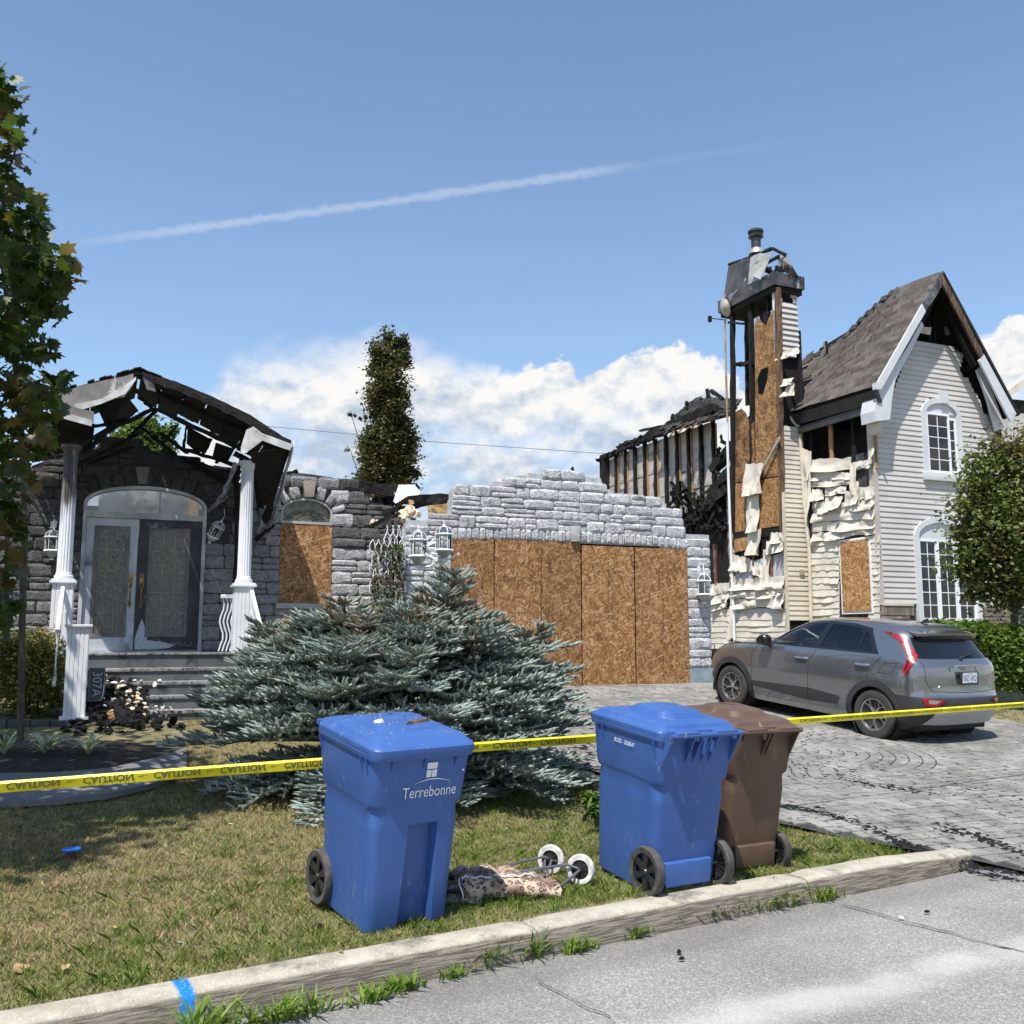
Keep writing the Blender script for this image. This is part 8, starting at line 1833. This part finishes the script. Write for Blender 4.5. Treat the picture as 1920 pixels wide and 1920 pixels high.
# ---- maple at the left edge
M_maple = leafmat('maple_leaf', (.03, .06, .014), (.08, .115, .028), 1.3, c3=(.24, .15, .06), s3=1.6, lo3=.5, hi3=.66, back=.42, rough=.45)
mp = empty('maple_tree', (-4.75, 8.9, .25), 'maple tree with drying leaves reaching in at the left edge of the picture', 'tree')
cl = [(6, 150, 7.6, .22), (22, 170, 7.5, .14), (12, 200, 7.6, .2), (10, 255, 7.4, .25), (38, 270, 7.3, .16), (28, 300, 7.4, .14), (5, 220, 7.5, .15), (12, 355, 7.2, .18), (38, 385, 7.1, .20), (75, 392, 7.0, .15), (96, 402, 7.0, .10), (60, 420, 7.1, .2), (15, 430, 7.2, .22), (95, 430, 6.9, .09), (8, 470, 7.4, .2),
      (30, 500, 7.2, .26), (66, 485, 7.0, .22), (100, 500, 6.9, .20), (132, 492, 6.8, .13), (148, 505, 6.8, .09), (118, 520, 6.9, .13), (136, 540, 6.8, .08), (85, 545, 7.0, .22), (20, 560, 7.4, .32), (60, 590, 7.1, .25), (92, 575, 7.0, .14), (10, 620, 7.3, .3), (40, 640, 7.1, .22), (85, 635, 6.9, .13), (92, 655, 6.9, .10), (62, 665, 7.0, .14), (15, 680, 7.2, .25),
      (20, 740, 7.3, .3), (58, 735, 7.1, .22), (90, 730, 7.0, .14), (120, 716, 6.9, .10), (140, 722, 6.9, .05), (104, 752, 6.9, .12), (132, 752, 6.9, .06), (50, 780, 7.1, .22), (75, 800, 7.0, .17), (12, 810, 7.3, .3), (45, 840, 7.1, .22), (88, 838, 7.0, .13), (108, 836, 7.0, .06), (20, 880, 7.2, .3), (48, 900, 7.2, .18), (12, 950, 7.3, .25), (38, 960, 7.2, .16), (25, 1010, 7.2, .2), (45, 1000, 7.2, .1), (12, 1070, 7.3, .2), (36, 1075, 7.2, .12), (22, 1120, 7.3, .16), (42, 1140, 7.2, .10), (8, 1160, 7.3, .14)]
pts = []; vis = []
for x, y, Z, r in cl:
    c = np.array(atZ(x, y, Z)); k = int(19*(r/.2)**1.6)+4; x -= 22; c = np.array(atZ(x, y, Z)); q = np.clip(rng.normal(size=(k, 3)), -1.6, 1.6)*r*.50; q[:, 1] *= 1.6; q[:, 2] *= .8; pts.append(c+q)
nk = 0
while nk < 400:                                       # the crown outside the frame, which shades the left of the lawn
    xs_, ys_, z = random.uniform(-7.2, -2.0), random.uniform(6.5, 13.4), random.uniform(2., 7.); X, Y = xs_-.226*z, ys_-.635*z; Zc = Y*cP+(z-CH)*sP
    if Y < 3. or X > -.535*Zc-.5 or ys_ < 6.75+2.1*(xs_+3.39): continue
    nk += 1; pts.append(np.array((X, Y, z))+np.clip(rng.normal(size=(36, 3)), -1.8, 1.8)*.25)
allp = np.concatenate(pts); nvis = sum(len(p) for p in pts[:len(cl)])
order = rng.permutation(nvis)[:295]; mask_ = np.ones(len(allp), bool); mask_[order] = False
V, F = leaf_cloud(allp[mask_], .135, MAPLE, up=.15)
cr = link('crown', npmesh('crown', V, F, M_maple), mp); cr['kind'] = 'stuff'
lm = []
for k_ in range(4):
    V, F = leaf_cloud(np.zeros((1, 3)), 1., MAPLE, up=0, sj=0); V[:, 2] += 0; lm.append(npmesh('leaf', V, F, None))
M_mleaf = pm('maple_leaf_single', (.03, .055, .014), (.06, .09, .022), 1.3, rough=.45, rnd=.35, c3=(.17, .10, .045), s3=1.6, lo3=.5, hi3=.66)
for me in lm: me.materials.append(M_mleaf)
for i in order:
    p = allp[i]; M = Matrix.Translation(p) @ Matrix.Rotation(random.uniform(0, 6.28), 4, 'Z') @ Matrix.Rotation(random.uniform(-.9, .9), 4, 'X') @ Matrix.Scale(random.uniform(.10, .16), 4); link('leaf', random.choice(lm), mp, M)
tb = atZ(38, 1390, 9.1); tt = atZ(44, 860, 9.0); trunk('trunk', [tb, atZ(42, 1150, 9.1), atZ(47, 1000, 9.1), tt, atZ(30, 700, 8.6), atZ(0, 450, 8.2)], .034, .022, M_bark, mp)
for a, b, c in (((47, 900), (30, 640), (110, 520)), ((40, 700), (70, 720), (125, 735)), ((30, 640), (20, 500), (75, 400)), ((20, 520), (5, 350), (30, 280)), ((44, 850), (70, 815), (95, 838)), ((45, 1000), (20, 930), (40, 905))): trunk('branch', [atZ(*a, 8.8), atZ(*b, 7.8), atZ(*c, 7.0)], .028, .006, M_bark, mp, 5)
trunk('branch', [Vector((-4.9, 8.8, 2.2)), Vector((-5.5, 7.9, 4.2)), Vector((-6.2, 7., 6.5))], .07, .02, M_bark, mp)
# second thin dark stem left of it
for x0, y0, x1, y1 in ((12, 1200, 14, 900),): trunk('branch', [atZ(x0, y0, 9.3), atZ(x1, y1, 9.2)], .03, .015, M_bark, mp, 5)
# ---- blue spruce
def needles_mat():
    m = bpy.data.materials.new('blue_spruce_needles'); m.use_nodes = True; t = NT(m.node_tree); geo = t.n('ShaderNodeNewGeometry'); P = geo.outputs['Position']; r = geo.outputs['Random Per Island']
    col = t.mix(r, (.115, .155, .135), (.36, .425, .385)); z = t.sep(P)[2]
    br = t.m('MULTIPLY', t.ss(z, 1.15, 1.9), t.ss(t.noise(P, 2.4, 4, .6), .44, .62)); br = t.m('MAXIMUM', br, t.m('MULTIPLY', t.ss(t.noise(P, 3.7, 4, .6), .62, .7), .5))
    col = t.mix(t.m('MULTIPLY', br, t.ss(r, .1, .6)), col, (.20, .125, .055))
    b = t.n('ShaderNodeBsdfPrincipled'); t.put(b.inputs['Base Color'], col); b.inputs['Roughness'].default_value = .55; b.inputs['Specular IOR Level'].default_value = .35
    t.put(t.n('ShaderNodeOutputMaterial').inputs[0], b.outputs[0]); return m
M_need = needles_mat()
sc0 = Vector((-1.26, 9.75, lawn_z(-1.26, 9.75)))
spr = empty('blue_spruce', sc0, 'wide low blue spruce bush with browned tips, growing in front of the garage', 'bush')
random.seed(77); rs = np.random.default_rng(77)
TW = []   # twig segments: start, direction, length
bsegs = []
def bough(base, az, L, el, droop, w_=1.):
    """a flat spray: main axis with side shoots that carry twigs"""
    d = Vector((math.cos(az), math.sin(az), 0)); sdv = Vector((-d.y, d.x, 0)); n = max(5, int(L/.085)); P = []
    for i in range(n+1):
        f = i/n; P.append(base+d*L*f*math.cos(el*.8)+Vector((0, 0, L*(math.sin(el)*f-droop*f*f+.20*droop*f**4))))
    bsegs.append([P[0], P[n//2], P[-1]])
    for i in range(n+1):
        f = i/n
        if f < .30: continue
        T_ = (P[min(i+1, n)]-P[max(i-1, 0)]).normalized(); sl_ = w_*(.36*math.sin(math.pi*min(1, .16+.84*f))**.8+.07)*min(1, L/1.0)
        for s in (-1, 1):
            if random.random() < .06: continue
            sd = (T_*.75+sdv*s*.80+Vector((0, 0, .14+random.uniform(-.12, .28)))).normalized(); m_ = max(1, int(sl_/.062))
            for j in range(m_):
                q = P[i]+sd*(sl_*(j+.3)/m_)+Vector((0, 0, -.10*(sl_*(j)/m_)**1.5)); 
                TW.append((q, (sd+T_*.2+Vector((0, 0, .12))).normalized(), .105*random.uniform(.8, 1.3)))
                if j % 1 == 0:
                    e = (sd*.55+T_*.55*random.choice((1, 1, -.2))+sdv*random.uniform(-.6, .6)+Vector((0, 0, random.uniform(-.1, .55)))).normalized(); TW.append((q, e, .085*random.uniform(.8, 1.3)))
        TW.append((P[i], (T_+Vector((0, 0, .25))).normalized(), .09))
def env_r(h):      # crown radius by height above the ground
    T = [(0, 1.72), (.3, 1.88), (.7, 1.92), (1.0, 1.80), (1.3, 1.60), (1.5, 1.32), (1.75, .95), (1.9, .5), (2.1, .25)]
    for (a, b), (c, d) in zip(T, T[1:]):
        if h <= c: return b+(d-b)*(h-a)/(c-a)
    return .25
for k_ in range(370):
    h = random.uniform(.03, 1.0)**1.15*1.86; az = random.uniform(0, 6.283)
    if math.sin(az) > .5 and random.random() < .6: continue      # thinner at the unseen back
    L = env_r(h)*random.uniform(.72, 1.12)*(1.0+.07*math.cos(az*3+h*4))*(1-.10*max(0, -math.cos(az))); off = random.uniform(0, .35)*(1.5-min(h, 1.5)); L = max(.35, L)
    bough(sc0+Vector((.0, 0, h*.80+.05)), az, L, random.uniform(-.10, .06) if h < .32 else random.uniform(.08, .30), random.uniform(.06, .14), random.uniform(.75, 1.15))
# rising leaders: the upright one on the right (in front of the lanterns), a low one at the far right, the left shoulder
def leader(px, py, Z, base, n, rad, hh):
    n = int(n*2.2)
    t = atZ(px, py, Z); bsegs.append([base, (base+t)/2, t])
    for i in range(n):
        f = (i+.5)/n; c = base.lerp(t, .30+.68*f); az = i*2.4; bough(c, az, max(.16, rad*(1.12-f*.95)*random.uniform(.8, 1.1)), .40, .08, 1.25)
    TW.append((t-Vector((0, 0, .08)), Vector((.05, 0, 1)).normalized(), .12))
leader(858, 1072, 9.7, sc0+Vector((.2, 0, .9)), 18, .52, 1.); leader(1012, 1180, 9.3, sc0+Vector((.7, -.2, .5)), 15, .55, 1.); leader(640, 1128, 9.8, sc0+Vector((-.1, 0, .9)), 12, .55, 1.); leader(500, 1172, 9.7, sc0+Vector((-.6, 0, .7)), 12, .55, 1.); leader(1040, 1265, 9.2, sc0+Vector((.8, -.2, .3)), 9, .55, 1.); leader(745, 1135, 9.8, sc0+Vector((.1, 0, .9)), 10, .50, 1.)
TWa = [(np.array(a), np.array(b), c) for a, b, c in TW if (a.y < sc0.y+1.0)]
S = np.array([t[0] for t in TWa]); Dd = np.array([t[1] for t in TWa]); Ln = np.array([t[2] for t in TWa]); nt = len(S); NN = 22
print('spruce twigs', nt)
f = rs.random((nt, NN))**.9; ang = rs.random((nt, NN))*2*np.pi
up_ = np.tile([0., 0., 1.], (nt, 1)); X_ = np.cross(Dd, up_); X_ /= np.linalg.norm(X_, axis=1)[:, None]+1e-9; Y_ = np.cross(X_, Dd)
rad = np.cos(ang)[..., None]*X_[:, None]+np.sin(ang)[..., None]*Y_[:, None]
rt = S[:, None]+Dd[:, None]*(Ln[:, None]*f)[..., None]; nd = rad*.85+Dd[:, None]*.75; nl = (.019*(.75+.5*rs.random((nt, NN))))[..., None]
tip = rt+nd*nl; wv = np.cross(nd, rad+rs.normal(size=rad.shape)*.6); wv /= np.linalg.norm(wv, axis=2)[..., None]+1e-9; wv *= .0022
V = np.stack([rt-wv, rt+wv, tip], 2).reshape(-1, 3); F = np.arange(len(V)).reshape(-1, 3)
# one island per twig would be nicer; colour variation comes per needle
cr_ = .011*(.8+.4*rs.random(nt)); cv = []
for f_, r_ in ((-.05, .5), (.3, 1.), (.75, .95), (1.12, .12)):
    for a_ in (0, 2*np.pi/5, 4*np.pi/5, 6*np.pi/5, 8*np.pi/5): cv.append(S+Dd*(Ln*f_)[:, None]+(X_*np.cos(a_)+Y_*np.sin(a_))*(cr_*r_)[:, None])
cv = np.stack(cv, 1).reshape(-1, 3); q5 = np.array([(5*i+k, 5*i+(k+1) % 5, 5*i+5+(k+1) % 5, 5*i+5+k) for i in range(3) for k in range(5)])
cf = (np.arange(nt)[:, None, None]*20+q5[None]).reshape(-1, 4)
ct = link('twigs', npmesh('twigs', cv, cf, M_need, smooth=True), spr); ct['kind'] = 'stuff'
fo = link('foliage', npmesh('foliage', V, F, M_need), spr); fo['kind'] = 'stuff'
m = MB()
for a, b, c in bsegs: m.tube([a, b, c], [.018, .011, .004], 4, caps=False)
# twig cores keep the sprays from looking hollow
m.build('branches', pm('spruce_bark', (.09, .06, .04), (.14, .10, .07), 20., rough=.9), spr, kind='stuff')
trunk('trunk', [sc0, sc0+Vector((.02, 0, .8)), sc0+Vector((.1, 0, 1.6))], .09, .03, M_bark, spr)
# ---- columnar tree behind the house
def tree(name, label, base, crown, nleaf, size, mat, tmpl=OVAL, up=.3, tr=.12, trunk_top=None, clump=.35, dens=1., limbs=6):
    """crown: list of (centre, (rx, ry, rz)) ellipsoids; leaves gathered in clumps near the surface"""
    e = empty(name, base, label, 'tree'); pts = []; tot = sum(r[0]*r[1]*r[2] for _, r in crown)
    for c, r in crown:
        nc = max(3, int(60*dens*(r[0]*r[1]*r[2]/tot)**.8)); per = int(nleaf*(r[0]*r[1]*r[2]/tot)/nc)+1
        for _ in range(nc):
            d = rs.normal(size=3); d /= np.linalg.norm(d); q = np.array(c)+d*np.array(r)*(rs.random()**.35)*.96; s = clump*min(r)*(.6+.8*rs.random()); pts.append(q+rs.normal(size=(per, 3))*s*np.array([1, 1, .8]))
    V, F = leaf_cloud(np.concatenate(pts), size, tmpl, up=up, rs=rs); o = link('crown', npmesh('crown', V, F, mat), e); o['kind'] = 'stuff'
    top = Vector(trunk_top or crown[0][0]); b = Vector(base); trunk('trunk', [b, b.lerp(top, .5)+Vector((.03, 0, 0)), top], tr, tr*.35, M_bark, e)
    for k_ in range(limbs):
        c, r = crown[k_ % len(crown)]; p = b.lerp(top, random.uniform(.35, .85)); d = Vector((random.uniform(-1, 1)*r[0]*.75, random.uniform(-1, 1)*r[1]*.6, random.uniform(.0, .8)*r[2])); trunk('limb', [p, p+d*.5+Vector((0, 0, .05)), Vector(c)+d], tr*.3, tr*.06, M_bark, e, 5)
    return e
M_col1 = leafmat('dull_olive_leaf', (.045, .055, .02), (.12, .125, .05), .9, c3=(.20, .145, .08), s3=.8, lo3=.46, hi3=.62, back=.25)
Zc_ = 29.
def E_(x, y, Z, rx, rz, ry=None): return (tuple(atZ(x, y, Z)), (rx*Z/1800, (ry or rx)*Z/1800, rz*Z/1800))
tree('columnar_tree', 'tall narrow olive green tree rising behind the roofless middle of the house', (*atZ(722, 1100, Zc_)[:2], .8), [E_(724, 800, Zc_, 42, 90), E_(720, 860, Zc_, 44, 70), E_(729, 720, Zc_, 39, 80), E_(732, 665, Zc_, 35, 42), E_(745, 640, Zc_, 14, 20), E_(745, 830, Zc_, 36, 60), E_(692, 720, Zc_, 9, 40), E_(660, 776, Zc_, 8, 8), E_(652, 842, Zc_, 7, 7), E_(680, 792, Zc_, 8, 18), E_(740, 640, Zc_, 26, 22), E_(700, 900, Zc_, 38, 30), E_(756, 895, Zc_, 30, 30)], 46000, .10, M_col1, OVAL, dens=3.4, clump=.20, tr=.16, limbs=14)
M_gleaf = leafmat('fresh_green_leaf', (.05, .09, .02), (.13, .19, .045), 1., back=.35)
tree('garden_tree', 'small green tree seen through the burned porch roof', (*atZ(270, 1100, 32)[:2], .8), [E_(262, 830, 32, 50, 40), E_(300, 808, 32, 26, 24), E_(235, 835, 32, 30, 24), E_(285, 850, 32, 40, 25)], 5200, .17, M_gleaf, OVAL, dens=1.3, clump=.28)
# ---- tree at the right edge
M_rt = leafmat('bronze_green_leaf', (.06, .09, .024), (.18, .215, .06), 1.3, c3=(.21, .14, .08), s3=1.1, lo3=.48, hi3=.64, back=.3)
Zr_ = 16.6
tree('garden_tree', 'leafy bronze green tree at the right edge in front of the gable', (*atZ(1900, 1200, Zr_)[:2], .75), [E_(1890, 1010, Zr_, 85, 120), E_(1862, 905, Zr_, 60, 55), E_(1905, 850, Zr_, 45, 60), E_(1840, 1000, Zr_, 48, 50), E_(1830, 1060, Zr_, 45, 32), E_(1825, 960, Zr_, 40, 26), E_(1812, 985, Zr_, 26, 16), E_(1800, 1060, Zr_, 22, 12), E_(1835, 1095, Zr_, 45, 28), E_(1900, 1110, Zr_, 60, 38), E_(1870, 880, Zr_, 24, 26), E_(1845, 835, Zr_, 14, 14), E_(1835, 920, Zr_, 22, 14), E_(1822, 900, Zr_, 10, 12), E_(1960, 1000, Zr_, 60, 130)], 27000, .085, M_rt, OVAL, dens=3.4, clump=.30, tr=.09, limbs=18)
# ---- hedge and shrubs
M_hedge = leafmat('bright_hedge_leaf', (.05, .095, .018), (.17, .25, .045), 1.6, back=.35)
def bush(name, label, cat, balls, nleaf, size, mat, base, tmpl=OVAL, up=.3):
    e = empty(name, base, label, cat); pts = []
    tot = sum(r[0]*r[2] for _, r in balls)
    for c, r in balls:
        k = int(nleaf*r[0]*r[2]/tot); d = rs.normal(size=(k, 3)); d /= np.linalg.norm(d, axis=1)[:, None]; rr_ = rs.random(k)[:, None]**.28*(1+.12*rs.normal(size=(k, 1))); pts.append(np.array(c)+d*np.array(r)*rr_)
    V, F = leaf_cloud(np.concatenate(pts), size, tmpl, up=up, rs=rs); o = link('foliage', npmesh('foliage', V, F, mat), e); o['kind'] = 'stuff'
    m = MB(); b = Vector(base)
    for c, r in balls[:10]: m.tube([b+Vector((random.uniform(-.1, .1), 0, -.05)), (b+Vector(c))/2+Vector((0, 0, .1)), Vector(c)], [.02, .014, .006], 5)
    m.build('stems', M_bark, e, kind='stuff'); return e
Zh = 16.2; base = atZ(1850, 1285, Zh)
bush('hedge', 'bright green leafy hedge behind the parked car', 'hedge', [E_(x, y, Zh, 34, h, 40) for x, y, h in ((1722, 1200, 30), (1760, 1195, 34), (1790, 1205, 42), (1825, 1210, 48), (1860, 1215, 48), (1895, 1220, 48), (1925, 1215, 48), (1850, 1255, 40), (1890, 1255, 42), (1925, 1260, 42), (1780, 1250, 42), (1735, 1240, 40), (1700, 1230, 30))], 15000, .085, M_hedge, base)
M_yel = leafmat('yellowing_leaf', (.07, .10, .02), (.20, .20, .06), 2., c3=(.42, .30, .12), s3=2.2, lo3=.45, hi3=.6, back=.35)
Zb = 12.2; base = atZ(60, 1345, Zb)
bush('yellowing_bush', 'rounded bush with yellowing top left of the entry steps', 'bush', [E_(x, y, Zb, rx, rz, 50) for x, y, rx, rz in ((60, 1255, 62, 70), (20, 1270, 55, 70), (85, 1210, 30, 35), (50, 1215, 40, 40), (10, 1230, 40, 50), (70, 1300, 55, 45), (95, 1275, 28, 60))], 11000, .045, M_yel, base)
# variegated clumps along the bed
M_var = leafmat('variegated_blade', (.28, .34, .20), (.70, .70, .56), 9., back=.25)
def clump(px, py, nb_, L, label):
    c = gpx(px, py)+Vector((0, 0, .10)); V = []; F = []
    for _ in range(nb_):
        a = random.uniform(0, 6.28); d = Vector((math.cos(a), math.sin(a), 0)); sd = Vector((-d.y, d.x, 0)); l = L*random.uniform(.8, 1.5); up = random.uniform(.5, 1.3); m_ = len(V)
        for i in range(7):
            f = i/6; p = c+d*(l*.75*f**1.2)+Vector((0, 0, l*up*(f-.72*f*f))); w_ = .015*(1-f**2.5)+.001; V += [p-sd*w_, p+sd*w_]
        F += [(m_+2*i, m_+2*i+1, m_+2*i+3, m_+2*i+2) for i in range(6)]
    tag(MB().add(V, F).build('striped_grass_plant', M_var, smooth=False), label, 'plant', 'variegated plants in the bed')
clump(38, 1392, 34, .42, 'cream striped grassy plant at the far left of the bed'); clump(100, 1392, 34, .46, 'tall cream striped plant second from the left, below the white newel post')
clump(82, 1432, 44, .40, 'drooping cream striped plant nearest the fabric strip'); clump(165, 1432, 44, .38, 'cream striped plant furthest right in the front row of the bed'); clump(200, 1402, 30, .34, 'small limp striped plant below the debris heap'); clump(6, 1432, 22, .42, 'cream striped plant cut by the left picture edge')
# withered plant
V = []; c = gpx(302, 1380); e = empty('withered_plant', c, 'withered brown bushy plant at the foot of the steps', 'plant')
q = np.array(c)+rs.normal(size=(700, 3))*np.array([.14, .12, .12])+np.array([0, 0, .18]); q[:, 2] += np.abs(rs.normal(size=700))*.12; V, F = leaf_cloud(q, .05, OVAL, rs=rs); o = link('foliage', npmesh('foliage', V, F, leafmat('withered_leaf', (.06, .04, .02), (.16, .11, .05), 4., back=.2)), e); o['kind'] = 'stuff'
# trellis with vine in the corner by the garage
tv = 15.2; e = empty('trellis', (*xy(fac(725, 1130, tv)[0], tv), .8), 'white wavy lattice trellis with a withered vine beside the garage', 'trellis')
for k_ in range(-3, 9):
    for s in (1, -1):
        m = MB(MH); P_ = []
        for i in range(26):
            y = 1150-i*6.6; x = 693+k_*11+s*(i*6.6-85)*.30*1.0+2.0*math.sin(i*1.9+k_)
            if 692 < x < 762 and not (y < 1010 and x < 722) : P_.append(fac(x, y, tv+(.015 if s > 0 else 0)))
        if len(P_) > 3: m.tube(P_, .0085, 4); m.build('lath', M_white, e)
vp = []
for _ in range(2600):
    x, y = rs.uniform(695, 758), rs.uniform(1020, 1150)
    if rs.random() < .55 and x < 730 and y < 1080: continue
    vp.append(MH @ Vector(fac(x, y, tv+.04+rs.normal()*.05)))
V, F = leaf_cloud(np.array(vp), .055, OVAL, rs=rs); o = link('vine', npmesh('vine', V, F, leafmat('withered_vine_leaf', (.05, .055, .015), (.17, .12, .05), 2., c3=(.10, .16, .03), s3=2.5, lo3=.5, hi3=.6, back=.3)), e); o['kind'] = 'stuff'
# broad green weeds left of the second bin, grass clump by the driveway edge
bush('broadleaf_weed', 'bright broad leaved weed on the lawn left of the right blue bin', 'plant', [E_(1112, 1520, 7.6, 14, 14), E_(1100, 1495, 8.0, 12, 12), E_(1118, 1500, 7.8, 10, 16)], 260, .06, M_hedge, gpx(1108, 1540))
# overhead wire
m = MB(); m.tube([atZ(-200, 740, 45), atZ(500, 799, 45), atZ(820, 829, 45), atZ(1125, 850, 45), atZ(1900, 880, 45)], .013, 4); tag(m.build('overhead_wire', pm('grey_wire2', (.10, .10, .11))), 'thin overhead wire crossing the sky behind the house', 'wire')
